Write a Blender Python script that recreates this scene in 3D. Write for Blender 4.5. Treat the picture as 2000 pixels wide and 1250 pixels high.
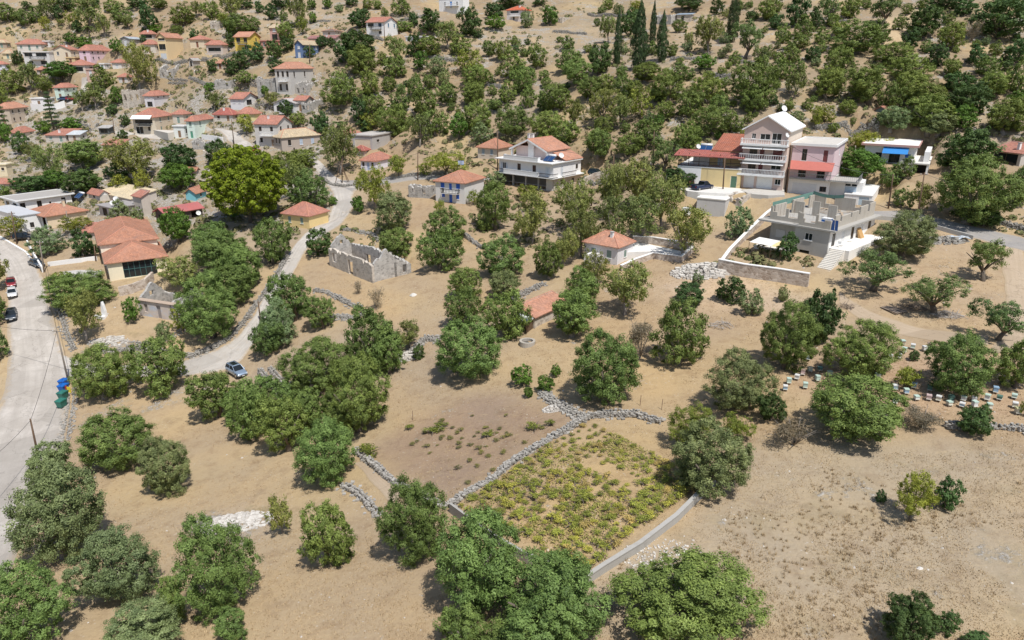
import bpy, math, random
import numpy as np
from mathutils import Vector, Matrix

for o in list(bpy.data.objects):
    bpy.data.objects.remove(o)
S = bpy.context.scene
COL = S.collection
R = math.radians

# ------------------------------------------------------------------ camera
CAMZ, PITCH, FPX = 47.0, R(20.0), 1390.0
cd = bpy.data.cameras.new('camera')
cd.sensor_width = 36.0
cd.lens = FPX / 2000.0 * 36.0
cd.clip_start = 0.5
cd.clip_end = 6000.0
cam = bpy.data.objects.new('camera', cd)
COL.objects.link(cam)
cam.location = (0, 0, CAMZ)
cam.rotation_euler = (R(90) - PITCH, 0, 0)
S.camera = cam
S.render.resolution_x, S.render.resolution_y = 1024, 640

# ------------------------------------------------------------------ world, sun, exposure
SUN_EL = R(62.0)
SHADOW_AZ = R(30.0)          # shadows fall away from the camera and this far to the left
ldir = Vector((-math.sin(SHADOW_AZ) * math.cos(SUN_EL), math.cos(SHADOW_AZ) * math.cos(SUN_EL), -math.sin(SUN_EL)))
w = bpy.data.worlds.new('World'); S.world = w; w.use_nodes = True
nt = w.node_tree
sky = nt.nodes.new('ShaderNodeTexSky'); sky.sky_type = 'NISHITA'; sky.sun_disc = False
sky.sun_elevation = SUN_EL
sky.sun_rotation = math.atan2(-ldir.x, -ldir.y)
sky.altitude = 100; sky.air_density = 1.0; sky.dust_density = 1.2; sky.ozone_density = 1.0
bg = nt.nodes['Background']; bg.inputs['Strength'].default_value = 0.105
nt.links.new(sky.outputs['Color'], bg.inputs['Color'])
sd = bpy.data.lights.new('sun', 'SUN'); sd.energy = 4.3; sd.angle = R(0.53); sd.color = (1.0, 0.965, 0.91)
sun = bpy.data.objects.new('sun', sd); COL.objects.link(sun)
sun.rotation_euler = ldir.to_track_quat('-Z', 'Y').to_euler()
sun.location = (60, -60, 140)
vs = S.view_settings
vs.view_transform = 'Standard'; vs.look = 'None'; vs.exposure = 0.12; vs.gamma = 1.0; vs.use_curve_mapping = False

# ------------------------------------------------------------------ the lie of the land
cp, sp = math.cos(PITCH), math.sin(PITCH)
def ray(px, py):
    u = (px - 1000.0) / FPX; v = (625.0 - py) / FPX
    return np.array((u, cp + v * sp, -sp + v * cp))
def proj(p):
    x, y, z = p[0], p[1], p[2] - CAMZ
    d = y * cp - z * sp
    return 1000 + FPX * x / d, 625 - FPX * (y * sp + z * cp) / d, d
# surveyed spots: photo column, row, distance along the view axis
CTRL = [(25,615,135),(120,790,112),(0,1120,69),(70,515,152),(260,545,140),(70,440,168),(605,447,158),(463,730,116),
 (700,550,129),(1044,640,106),(1170,785,84),(1130,950,65),(1150,1140,55),(1700,1100,56),(1700,760,79),(300,1150,63),
 (900,1200,56),(1190,515,120),(1560,560,106),(1900,600,97),(1525,371,139),(1900,450,124),(1750,320,148),(1050,375,163),
 (880,402,158),(280,262,228),(570,182,222),(190,125,262),(745,70,248),(880,27,268),(1350,48,238),(1250,140,192),
 (1700,130,176),(1100,200,192),(1700,230,158),(1300,250,164),(50,10,300),(1950,20,205),(1000,10,283),(1500,5,238),
 (100,210,245),(30,330,208),(200,310,206),(330,345,194),(400,430,165),(650,380,172),(720,332,190),(450,590,132),
 (320,615,131),(560,800,102),(750,860,88),(900,700,100),(800,600,118),(980,500,133),(1100,440,146),(1250,420,142),
 (1450,650,99),(1450,480,122),(1975,850,70),(1400,850,76),(600,1000,75),(580,280,206),(500,110,250),(660,130,232),
 (860,150,222),(1600,60,205),(1850,160,172),(1380,320,150),(1965,330,138),(1650,420,128),(420,150,240),(300,116,256),
 (10,140,268),(170,50,290),(400,30,285),(600,30,278),(1180,60,245),(150,640,128),(200,880,96),(450,900,90),(1550,900,70)]
pts = []
for px, py, d in CTRL:
    r_ = ray(px, py) * d
    pts.append((r_[0], r_[1], r_[2] + CAMZ))
pts += [(-150, 0, -1), (0, -60, 0), (160, 0, 6), (-330, 210, 12), (330, 190, 58), (-330, 470, 122), (0, 470, 130),
        (330, 470, 150), (300, 40, 14), (-330, 0, -3), (-330, -60, -3), (330, -60, 6)]
pts = np.array(pts)
def tps_fit(P, lam):
    n = len(P)
    xy = P[:, :2] / 100.0
    d2 = ((xy[:, None, :] - xy[None, :, :]) ** 2).sum(-1)
    K = 0.5 * d2 * np.log(d2 + 1e-12)
    A = np.zeros((n + 3, n + 3))
    A[:n, :n] = K + lam * np.eye(n)
    A[:n, n] = 1; A[:n, n+1:n+3] = xy
    A[n, :n] = 1; A[n+1:n+3, :n] = xy.T
    b = np.zeros(n + 3); b[:n] = P[:, 2]
    return np.linalg.solve(A, b), xy
TW, TXY = tps_fit(pts, 0.035)
def tps(x, y):
    x = np.asarray(x) / 100.0; y = np.asarray(y) / 100.0
    z = TW[-3] + TW[-2] * x + TW[-1] * y
    for i in range(len(TXY)):
        d2 = (x - TXY[i, 0]) ** 2 + (y - TXY[i, 1]) ** 2
        z = z + TW[i] * 0.5 * d2 * np.log(d2 + 1e-12)
    return z
STEP = 1.5
GX0, GX1, GY0, GY1 = -330.0, 330.0, -60.0, 465.0
NX = int((GX1 - GX0) / STEP) + 1; NY = int((GY1 - GY0) / STEP) + 1
gxs = GX0 + STEP * np.arange(NX); gys = GY0 + STEP * np.arange(NY)
MX, MY = np.meshgrid(gxs, gys)
def vnoise(x, y, seed):
    rs = np.random.RandomState(seed)
    z = np.zeros_like(x)
    for k in range(10):
        a = rs.rand() * 6.28; f = 0.6 + rs.rand() * 0.9; ph = rs.rand() * 6.28
        z += np.sin((x * math.cos(a) + y * math.sin(a)) * f + ph + 1.3 * np.sin((x * math.sin(a) - y * math.cos(a)) * f * 0.7 + ph))
    return z / 10 ** 0.5
GZ = tps(MX, MY)
hill = np.clip((GZ - 14.0) / 14.0, 0, 1)
GZ += (0.05 + 0.30 * hill) * vnoise(MX / 5.5, MY / 5.5, 3) + 0.10 * (0.4 + hill) * vnoise(MX / 2.4, MY / 2.4, 8)
# stone-built terraces: the slope is stepped a little
tstep = 3.4
fr = GZ / tstep - np.floor(GZ / tstep)
stepz = (np.floor(GZ / tstep) + np.clip((fr - 0.62) / 0.38, 0, 1) * 0.55 + fr * 0.45) * tstep
GZ = GZ * (1 - 0.55 * hill) + stepz * 0.55 * hill
def ground(x, y):
    fx = (np.asarray(x, float) - GX0) / STEP; fy = (np.asarray(y, float) - GY0) / STEP
    i = np.clip(np.floor(fx).astype(int), 0, NX - 2); j = np.clip(np.floor(fy).astype(int), 0, NY - 2)
    a = np.clip(fx - i, 0, 1); b = np.clip(fy - j, 0, 1)
    z00 = GZ[j, i]; z10 = GZ[j, i+1]; z01 = GZ[j+1, i]; z11 = GZ[j+1, i+1]
    # the mesh splits each cell along the 00-11 diagonal
    return np.where(a > b, z00 + a * (z10 - z00) + b * (z11 - z10), z00 + b * (z01 - z00) + a * (z11 - z01))
TT = np.arange(30.0, 430.0, 0.5)
def hit(px, py):
    r_ = ray(px, py)
    P = r_[None, :] * TT[:, None]; P[:, 2] += CAMZ
    below = P[:, 2] < ground(P[:, 0], P[:, 1])
    k = int(np.argmax(below)) if below.any() else len(TT) - 1
    lo, hi = TT[max(k - 1, 0)], TT[k]
    for _ in range(18):
        m = 0.5 * (lo + hi); q = r_ * m
        if q[2] + CAMZ < float(ground(q[0], q[1])): hi = m
        else: lo = m
    q = r_ * hi
    return Vector((q[0], q[1], float(ground(q[0], q[1]))))
def at_z(px, py, z):
    r_ = ray(px, py); t = (z - CAMZ) / r_[2]
    return Vector((r_[0] * t, r_[1] * t, z))
def scale_at(p):
    return FPX / proj(p)[2]          # photo pixels per metre
# ------------------------------------------------------------------ where the buildings stand
def bis(fn, lo, hi):
    fl = fn(lo)
    for _ in range(50):
        m = (lo + hi) / 2; fm = fn(m)
        if (fm > 0) == (fl > 0): lo = m
        else: hi = m
    return (lo + hi) / 2
SURVEYED = {}
def survey(Cp, ye, Lp, Rp, psi=None, rel=-32):
    if Cp not in SURVEYED: SURVEYED[Cp] = survey_(Cp, ye, Lp, Rp, psi, rel)
    return SURVEYED[Cp]
def survey_(Cp, ye, Lp, Rp, psi=None, rel=-32, O=None):
    """corner on the land, eaves height, facing and the two face lengths"""
    O = O or hit(*Cp)
    h = bis(lambda z: proj((O.x, O.y, O.z + z))[1] - ye, 0, 40)
    phi = math.atan2(O.x, O.y)
    if psi is None: psi = -phi + R(rel)
    elif psi == 'eaves':
        E = O + Vector((0, 0, h)); PL = at_z(*Lp, E.z); PR = at_z(*Rp, E.z)
        a = math.atan2((E - PL).y, (E - PL).x); b = math.atan2((PR - E).y, (PR - E).x) - math.pi / 2
        wl, wr = abs(Cp[0] - Lp[0]), abs(Rp[0] - Cp[0])
        psi = (a * wl + b * wr) / (wl + wr)
    else: psi = R(psi)
    X = Vector((math.cos(psi), math.sin(psi), 0)); Y = Vector((-X.y, X.x, 0)); E = O + Vector((0, 0, h))
    W = bis(lambda l: proj(E - X * l)[0] - Lp[0], 0.3, 60); D = bis(lambda l: proj(E + Y * l)[0] - Rp[0], 0.3, 60)
    return O, psi, min(W, 23.0), min(D, 8.0 if Cp == (1414, 424) else (19.0 if Cp == (1613, 505) else 14.0)), h
T1, T2, T3, T4, OCH, PUR = (.44, .195, .14), (.43, .205, .13), (.36, .115, .09), (.50, .25, .165), (.52, .41, .27), (.33, .16, .15)
GS, BS, WS, BR = ('s', (.22, .30, .26)), ('s', (.03, .12, .50)), ('s', (.62, .64, .66)), ('s', (.23, .10, .06))
# name, label, corner, eaves row, left end, right end, facing, roof, rise, wall, roof colour, storeys, shutters
HOUSES = [
 ('cottage', 'small yellow cottage with terracotta hipped roof beside the lane bend', (605,447), 422, (552,417), (640,413), 'eaves', 'hip', 2.3, (.76,.58,.28), T1, 1, [('F',.25,1.0,.8,1.3,GS),('F',.72,1.0,.8,1.3,GS)]),
 ('cottage', 'white cottage with salmon hipped roof and grey shutters on a white terrace', (1205,518), 483, (1142,470), (1237,466), 'eaves', 'hip', 1.9, (.72,.70,.70), T4, 1, [('F',.28,1.0,.9,1.3,GS),('F',.75,1.0,.9,1.3,GS),('S',.5,.9,.8,1.2,GS)]),
 ('house', 'grey two storey house with bright blue shutters and terracotta hipped roof', (908,399), 358, (850,354), (945,349), 'eaves', 'hip', 2.0, (.66,.64,.61), T2, 2, [('F',.25,3.3,1.0,1.4,BS),('F',.52,2.9,.8,2.1,('d',(.03,.12,.50))),('F',.78,3.3,1.0,1.4,BS),('F',.27,1.2,.8,.8,BS),('F',.52,.05,.9,2.0,('d',(.03,.12,.5))),('F',.76,1.0,.8,1.1,BS)]),
 ('cottage', 'small cream house with orange hipped roof behind the white villa', (972,311), 290, (933,287), (999,288), None, 'hip', 2.0, (.62,.53,.43), T2, 1, [('F',.28,1.0,.8,1.3,('s',(.3,.36,.4))),('F',.7,1.0,.8,1.3,('s',(.3,.36,.4)))]),
 ('cottage', 'small lilac white cottage with red hipped roof near the lane fork', (734,333), 315, (704,308), (766,311), None, 'hip', 1.7, (.70,.69,.76), T1, 1, [('F',.18,.9,.7,1.1,'k'),('F',.5,.05,.8,2.0,('d',(.35,.42,.6))),('F',.8,.9,.7,1.1,'k')]),
 ('house', 'old stone house with ochre tiled roof and pale blue shutters', (552,297), 269, (529,263), (624,262), 'eaves', 'hip', 2.0, (.44,.375,.325), OCH, 1, [('F',.2,2.2,.6,1.5,'k'),('F',.5,2.2,.6,1.5,'k'),('F',.8,2.2,.6,1.5,'k'),('S',.2,1.6,1.0,1.6,'k'),('S',.5,1.6,1.0,1.6,('s',(.45,.52,.62))),('S',.8,1.6,1.0,1.6,('s',(.45,.52,.62))),('S',.3,.3,.5,.6,'k')]),
 ('house', 'two storey house with red roof, white chimney and glazed veranda above the street', (545,287), 243, (496,241), (569,238), None, 'gx', 2.1, (.60,.575,.54), T1, 2, None),
 ('cottage', 'red roofed outbuilding half hidden behind the lilac cottage', (712,306), 294, (690,292), (722,290), None, 'hip', 1.2, (.55,.45,.38), T3, 1, None),
 ('shed', 'turquoise gabled shed with terracotta roof among the trees', (383,391), 378, (362,374), (402,369), None, 'gy', 1.3, (.22,.52,.58), T2, 1, [('S',.5,.6,.8,.9,'k')]),
 ('house', 'large cream house with red hipped roof and white awning in the village', (306,262), 229, (258,227), (337,223), None, 'hip', 2.4, (.66,.58,.46), T1, 2, [('F',.25,.05,2.4,2.2,'g'),('F',.7,1.0,.8,1.2,'k'),('F',.5,3.2,6.0,1.2,'k'),('S',.3,3.6,.8,1.3,GS),('S',.3,.9,.8,1.2,GS),('S',.75,3.6,.8,1.3,GS)]),
 ('cottage', 'small cream house with red roof right of the white awning house', (360,241), 223, (336,222), (372,220), None, 'hip', 1.3, (.62,.55,.46), T1, 1, None),
 ('house', 'pale mint green two storey house with red roof beside the village street', (383,270), 236, (363,236), (416,235), None, 'hip', 1.9, (.68,.78,.70), T1, 2, [('F',.5,3.4,.8,1.4,GS),('F',.5,.05,.9,2.0,('d',(.1,.3,.2))),('S',.3,3.4,.8,1.3,GS),('S',.7,.4,1.3,1.6,('d',(.45,.05,.05)))]),
 ('house', 'white house with red roof above the red roofed pair', (476,208), 193, (449,190), (503,192), None, 'gx', 1.8, (.70,.70,.71), T1, 1, [('F',.3,1.0,.8,1.0,WS),('F',.7,1.0,.8,1.0,WS),('S',.4,.3,3,1.6,'k')]),
 ('house', 'house with broad red roof left of the yellow walled house', (455,237), 224, (417,223), (468,221), None, 'hip', 1.9, (.60,.56,.50), T3, 1, None),
 ('house', 'yellow walled house with red roof left of the huge fir', (498,236), 222, (464,221), (509,219), None, 'hip', 1.9, (.78,.66,.34), T1, 1, [('F',.4,.9,1.1,1.2,'g')]),
 ('house', 'white balcony house with grey gabled roof below the stone mansion', (578,224), 202, (534,201), (590,199), None, 'gy', 1.4, (.74,.73,.72), (.46,.42,.40), 1, [('F',.3,.9,2.6,1.6,'k'),('F',.75,.9,.8,1.3,'g')]),
 ('house', 'pinkish annex with red roof beside the white balcony house', (598,218), 196, (575,195), (612,196), None, 'gx', 1.2, (.64,.57,.50), T1, 1, None),
 ('mansion', 'old stone mansion with orange hipped roof and tall windows', (570,184), 134, (536,133), (614,131), None, 'hip', 1.9, (.56,.535,.50), T4, 2, [('F',.2,5.1,.8,1.7,'k'),('F',.52,5.1,.8,1.7,'k'),('F',.84,5.1,.8,1.7,'k'),('S',.18,5.1,.8,1.6,'k'),('S',.62,5.1,.8,1.6,'k'),('F',.3,1.0,.8,2.0,'k'),('F',.72,1.0,.8,2.0,'k')]),
 ('house', 'mustard yellow two storey house with balcony and terracotta roof', (490,100), 72, (457,71), (508,68), None, 'gx', 1.8, (.72,.53,.12), T4, 2, [('F',.25,3.1,1.6,1.9,'k'),('F',.72,3.1,1.4,1.9,'k'),('F',.72,.05,1.3,2.0,'g'),('S',.6,3.3,.8,1.2,'k')]),
 ('house', 'pink two storey house with tan roof on the upper slope', (546,80), 54, (526,54), (562,52), None, 'gx', 1.4, (.60,.36,.31), OCH, 2, [('F',.5,3.1,1.2,1.4,WS),('F',.5,.4,2.2,1.9,'k'),('S',.5,3.1,.8,1.2,WS)]),
 ('house', 'low red walled house right of the mustard house', (540,94), 80, (507,79), (546,79), None, 'flat', 0, (.52,.25,.20), (.5,.42,.36), 1, [('F',.25,.5,.8,1.5,'g'),('F',.75,.5,.8,1.5,'g')]),
 ('house', 'blue walled house with ochre gabled roof hidden by shrubs', (593,113), 87, (575,88), (622,85), None, 'gy', 1.6, (.13,.20,.36), OCH, 2, None),
 ('barn', 'long low barn with dull purple roof above the blue house', (655,83), 75, (602,74), (668,72), None, 'gx', 1.0, (.56,.48,.41), PUR, 1, [('F',.35,.9,.7,.7,'k')]),
 ('house', 'white two storey villa with red gabled roof high on the slope', (752,71), 43, (715,42), (776,40), None, 'gx', 1.8, (.80,.79,.78), T1, 2, [('F',.25,3.2,2.4,1.7,'k'),('F',.75,3.1,1.4,1.9,('d',(.03,.06,.10))),('F',.75,.8,1.2,1.0,'k'),('S',.3,3.1,.8,1.5,('s',(.1,.2,.3))),('S',.75,3.1,.8,1.5,('s',(.1,.2,.3)))]),
 ('house', 'white flat roofed house with blue arched door at the top edge', (905,28), -6, (857,-6), (916,-9), None, 'flat', 0, (.82,.81,.80), (.6,.58,.55), 2, [('F',.5,2.6,.95,2.1,('d',(.04,.22,.62))),('F',.25,3.3,.6,1.2,'k'),('F',.75,3.3,.6,1.2,'k')]),
 ('house', 'small white and pink house with bright red roof and balcony on the slope', (1020,43), 19, (990,18), (1036,16), None, 'hip', 1.5, (.76,.68,.65), (.55,.13,.06), 2, [('F',.5,3.0,3.5,1.6,'k'),('F',.45,.8,.8,1.0,'k')]),
 ('house', 'tall cream yellow three storey house with gabled front', (329,117), 73, (306,71), (356,69), None, 'gy', 2.2, (.78,.60,.36), T4, 3, [('F',.5,.3,2.2,1.9,WS),('F',.5,3.4,2.8,1.9,'k'),('F',.5,6.5,2.8,1.9,'k')]),
 ('house', 'cream house with red roof right of the tall yellow house', (400,93), 77, (370,77), (414,75), None, 'hip', 1.5, (.70,.60,.45), T1, 1, None),
 ('house', 'pinkish house with red roof and dark veranda left of the mustard house', (436,106), 87, (402,87), (443,85), None, 'hip', 1.5, (.62,.53,.47), T1, 1, [('F',.5,1.0,5,1.2,'k')]),
 ('house', 'cream house with red roof left of the tall yellow house', (305,104), 86, (278,86), (312,84), None, 'hip', 1.5, (.66,.60,.52), T1, 1, None),
 ('pavilion', 'open pavilion with red hipped roof behind the tall yellow house', (300,76), 66, (274,67), (305,65), None, 'hip', 1.3, (.40,.36,.33), T1, 1, [('F',.5,.3,4,1.2,'k')]),
 ('shed', 'shed with grey blue metal gabled roof on the upper village edge', (255,90), 76, (235,75), (276,72), None, 'gy', .9, (.44,.42,.40), (.42,.46,.49), 1, None),
 ('house', 'lilac pink two storey house with red hipped roof', (178,119), 98, (153,98), (223,97), None, 'hip', 2.2, (.72,.55,.62), T1, 2, None),
 ('house', 'house with wide red roof and dark porch below the lilac house', (168,141), 127, (131,126), (188,124), None, 'hip', 1.8, (.62,.57,.50), T1, 1, [('F',.6,.3,3.5,1.5,'k'),('S',.5,.3,2,1.5,'k')]),
 ('house', 'low pinkish flat roofed house below the red porch house', (186,149), 136, (167,136), (230,133), None, 'flat', 0, (.58,.40,.34), (.62,.56,.50), 1, None),
 ('house', 'tiny white block house between two red roofs', (205,134), 125, (194,125), (216,124), None, 'flat', 0, (.76,.75,.74), (.5,.47,.45), 1, None),
 ('house', 'cream gabled house with red roof above the long white house', (140,114), 97, (103,96), (152,95), None, 'gy', 1.6, (.72,.62,.48), T1, 1, None),
 ('house', 'long white two storey flat roofed house with balconies', (100,128), 102, (44,103), (110,101), None, 'flat', 0, (.66,.645,.63), (.42,.40,.38), 2, [('F',.2,3.2,3,1.7,'k'),('F',.7,3.2,4,1.7,'k'),('F',.25,.6,1.6,1.1,'g'),('F',.75,.4,2.4,1.3,'k')]),
 ('house', 'cream house with broad red roof above the long white house', (82,99), 86, (32,86), (96,85), None, 'hip', 1.9, (.70,.66,.60), T1, 1, None),
 ('house', 'small pale yellow house with tan roof at the left edge', (26,115), 104, (4,104), (33,103), None, 'hip', 1.5, (.75,.63,.40), OCH, 1, None),
 ('house', 'white house with pale blue trim cut by the left edge', (12,144), 125, (-8,126), (16,124), None, 'hip', 1.0, (.72,.75,.82), T1, 2, None),
 ('house', 'dark porch house with tan roof at the upper left edge', (14,94), 83, (-8,84), (20,82), None, 'hip', 1.2, (.42,.33,.26), OCH, 1, None),
 ('cottage', 'small grey cottage with red roof below the long white house', (88,146), 136, (71,136), (97,135), None, 'hip', 1.2, (.54,.47,.42), T1, 1, None),
 ('house', 'mint green two storey house with red roof in the upper village', (128,192), 171, (105,170), (150,169), None, 'hip', 1.4, (.60,.73,.64), T1, 2, None),
 ('house', 'beige two storey house with orange roof at the left edge', (24,242), 212, (-12,210), (53,210), None, 'hip', 1.8, (.58,.49,.40), T4, 2, None),
 ('cottage', 'small grey house with red roof beside the big round tree', (250,161), 150, (231,149), (259,148), None, 'hip', 1.2, (.58,.56,.55), T1, 1, None),
 ('house', 'white two storey house with orange roof next to the tall stone shell', (303,209), 187, (281,187), (328,186), None, 'hip', 1.5, (.66,.64,.66), T1, 2, [('F',.5,.1,1.8,1.6,'k'),('F',.3,3.2,.7,1.1,WS),('F',.75,3.2,.7,1.1,WS),('S',.3,3.2,.7,1.1,'k'),('S',.7,3.2,.7,1.1,'k')]),
 ('chapel', 'tiny grey stone chapel with gabled roof on the slope', (378,130), 118, (368,118), (390,118), None, 'gy', 1.6, (.44,.41,.38), (.42,.39,.36), 1, [('F',.5,.05,.7,1.8,'k')]),
 ('cottage', 'tiny stone hut with orange roof above the terrace', (436,135), 123, (423,123), (450,122), None, 'hip', 1.1, (.52,.45,.38), T4, 1, None),
 ('cottage', 'small white house with red roof below the dark conifer', (42,268), 259, (20,258), (66,256), None, 'hip', 1.7, (.70,.66,.62), T1, 1, None),
 ('cottage', 'long low house with faded red roof among village gardens', (130,277), 264, (88,263), (160,258), None, 'sy', 1.2, (.56,.51,.46), T1, 1, None),
 ('cottage', 'cream house corner cut by the left edge above the road', (16,344), 322, (-14,318), (22,321), None, 'flat', 0, (.72,.63,.45), (.6,.54,.46), 1, [('F',.7,1.6,.8,.8,'k')]),
 ('cottage', 'low terracotta roofed house at the left edge above the flat roofed house', (20,372), 358, (-16,360), (28,352), None, 'hip', 1.2, (.56,.48,.42), T1, 1, None),
 ('garage', 'grey concrete garage with cream door and flat roof beside the slope', (728,291), 266, (688,264), (763,258), None, 'flat', 0, (.46,.44,.42), (.48,.45,.42), 1, [('F',.5,.1,5.2,2.4,('d',(.66,.56,.42))),('S',.3,1.6,1.4,.7,'k')]),
 ('shed', 'low shed with faded terracotta roof left of the concrete garage', (692,274), 262, (668,262), (704,258), None, 'hip', 1.2, (.44,.36,.30), T1, 1, None),
 ('shelter', 'dark open shelter with slatted roof beside the village street', (214,262), 250, (192,250), (221,248), None, 'sy', .6, (.10,.11,.11), (.42,.40,.38), 1, [('F',.5,.3,2.4,1.3,'k')]),
 ('shed', 'low shed with rusty red roof behind village trees', (236,292), 283, (200,284), (252,279), None, 'sy', 1.2, (.34,.27,.23), T1, 1, None),
 ('shed', 'small garden shed with red roof below the ochre roofed house', (384,341), 333, (365,331), (388,331), None, 'gx', .8, (.40,.32,.27), T2, 1, None),
 ('house', 'low white flat roofed house beside the white village wall', (92,209), 193, (60,194), (106,191), None, 'flat', 0, (.78,.77,.76), (.66,.64,.6), 1, None),
 ('house', 'small ochre walled house below the cream gabled house', (148,125), 113, (128,114), (157,112), None, 'flat', 0, (.68,.50,.28), (.5,.44,.38), 1, None),
 ('house', 'tiny white rooftop house with chimneys at the upper left', (98,91), 81, (84,82), (105,80), None, 'flat', 0, (.72,.70,.68), (.5,.48,.46), 1, None),
 ('house', 'white lower block left of the pale mint green house', (362,269), 247, (338,247), (367,245), None, 'flat', 0, (.76,.78,.75), (.6,.58,.55), 1, None),
 ('shed', 'long shed with pale metal roof right of the faded red roof', (158,275), 263, (132,263), (169,258), None, 'sy', .9, (.55,.50,.45), (.52,.54,.55), 1, None),
 ('hut', 'stone hut with dark brown roof above the purple roofed barn', (655,68), 61, (630,61), (668,59), None, 'hip', .8, (.60,.55,.50), (.20,.15,.12), 1, None),
 ('house', 'low grey flat roofed house below the hillside white villa', (825,81), 72, (792,72), (852,70), None, 'flat', 0, (.66,.66,.68), (.44,.43,.42), 1, None),
 ('house', 'pale house with red roof between the lilac house and the red porch', (238,134), 122, (218,122), (250,121), None, 'hip', 1.2, (.70,.66,.62), T1, 1, None),
 ('shed', 'little shed with red roof left of the dense slope grove', (1732,221), 216, (1710,216), (1742,212), None, 'gy', .9, (.16,.22,.22), T1, 1, None),
 ('house', 'far right house with red roof above a dark shaded porch', (1990,325), 300, (1938,302), (2030,296), None, 'sy', 1.6, (.50,.46,.42), T1, 1, [('F',.5,.1,6,2.2,'k')]),
]

for row in HOUSES: survey(*row[2:7])
PSG = math.degrees(survey((216,550), 514, (201,491), (323,500), 'eaves')[1])
survey((203,518), 478, (184,460), (306,465), PSG); survey((195,462), 453, (160,447), (232,446)); survey((222,448), 441, (200,441), (246,436))
PSW = math.degrees(survey((40,418), 393, (6,385), (138,379), 'eaves')[1])
survey((44,455), 423, (-20,428), (80,412), PSW); survey((94,448), 423, (52,427), (168,404), PSW); survey((224,428), 407, (192,394), (284,399), PSW)
survey((258,402), 389, (190,391), (292,386), PSW); survey((281,420), 385, (258,383), (292,381), PSW); survey((196,392), 382, (172,380), (214,376), PSW); survey((326,437), 418, (303,409), (394,413), PSW)
survey((1044,642), 619, (1014,592), (1108,598), -38); survey((1080,374), 347, (975,334), (1134,337), 'eaves')
PS4 = math.degrees(survey((1527,372), 343, (1446,338), (1566,338), -31)[1])
survey((1617,385), 352, (1541,350), (1650,344), PS4); survey((1444,368), 332, (1324,322), (1472,322), PS4 + 6); survey((1414,424), 390, (1362,386), (1456,372), PS4)
survey((1700,404), 384, (1650,385), (1742,381), PS4); survey((1782,322), 288, (1690,276), (1800,276), PS4); survey((1810,342), 322, (1782,316), (1834,318), PS4)
survey((1613,505), 450, (1491,427), (1711,412), 'eaves'); survey((728,553), 517, (641,496), (802,505), 'eaves'); survey((356,630), 597, (268,583), (400,575), 'eaves')
# level ground is cut into the slope for each building
for Cp, (O_, ps_, W_, D_, h_) in SURVEYED.items():
    if Cp == (1414, 424): continue
    lift_, xr_ = (h_ - 3.3, 4.0) if Cp == (1613, 505) else (.15, 1.2)
    c_, s_ = math.cos(ps_), math.sin(ps_)
    dx, dy = MX - O_.x, MY - O_.y
    lx, ly = dx * c_ + dy * s_, -dx * s_ + dy * c_
    out = np.maximum.reduce([-W_ - 1.0 - lx, lx - xr_, -1.2 - ly, ly - D_ - .8, np.zeros_like(lx)])
    near = out < 4.0
    cut = np.maximum(O_.z + lift_ + np.maximum(out - .4, 0) * 1.15, GZ - (3.2 if Cp != (1613, 505) else 6))
    near &= ly < 15
    GZ = np.where(near, np.minimum(GZ, cut), GZ)
    if Cp in ((1444, 368), (1527, 372)):       # the level yard before the doors
        yo = np.maximum.reduce([-W_ - 1.0 - lx, lx - 2.0, -6.5 - ly, ly - 1.0, np.zeros_like(lx)])
        GZ = np.where(yo < 3.0, np.maximum(GZ, O_.z - .15 - yo * 1.0), GZ); GZ = np.where(yo < .1, np.minimum(GZ, O_.z - .05), GZ)
    fill = O_.z - .25 - np.maximum(out - .2, 0) * .9
    GZ = np.where(near & (out < 2.5), np.maximum(GZ, fill), GZ)
BUSY = np.zeros(MX.shape, bool)
for Cp, (O_, ps_, W_, D_, h_) in SURVEYED.items():
    c_, s_ = math.cos(ps_), math.sin(ps_); dx, dy = MX - O_.x, MY - O_.y; lx, ly = dx * c_ + dy * s_, -dx * s_ + dy * c_
    BUSY |= (lx > -W_ - 1) & (lx < 1) & (ly > -1) & (ly < D_ + 1)
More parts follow.
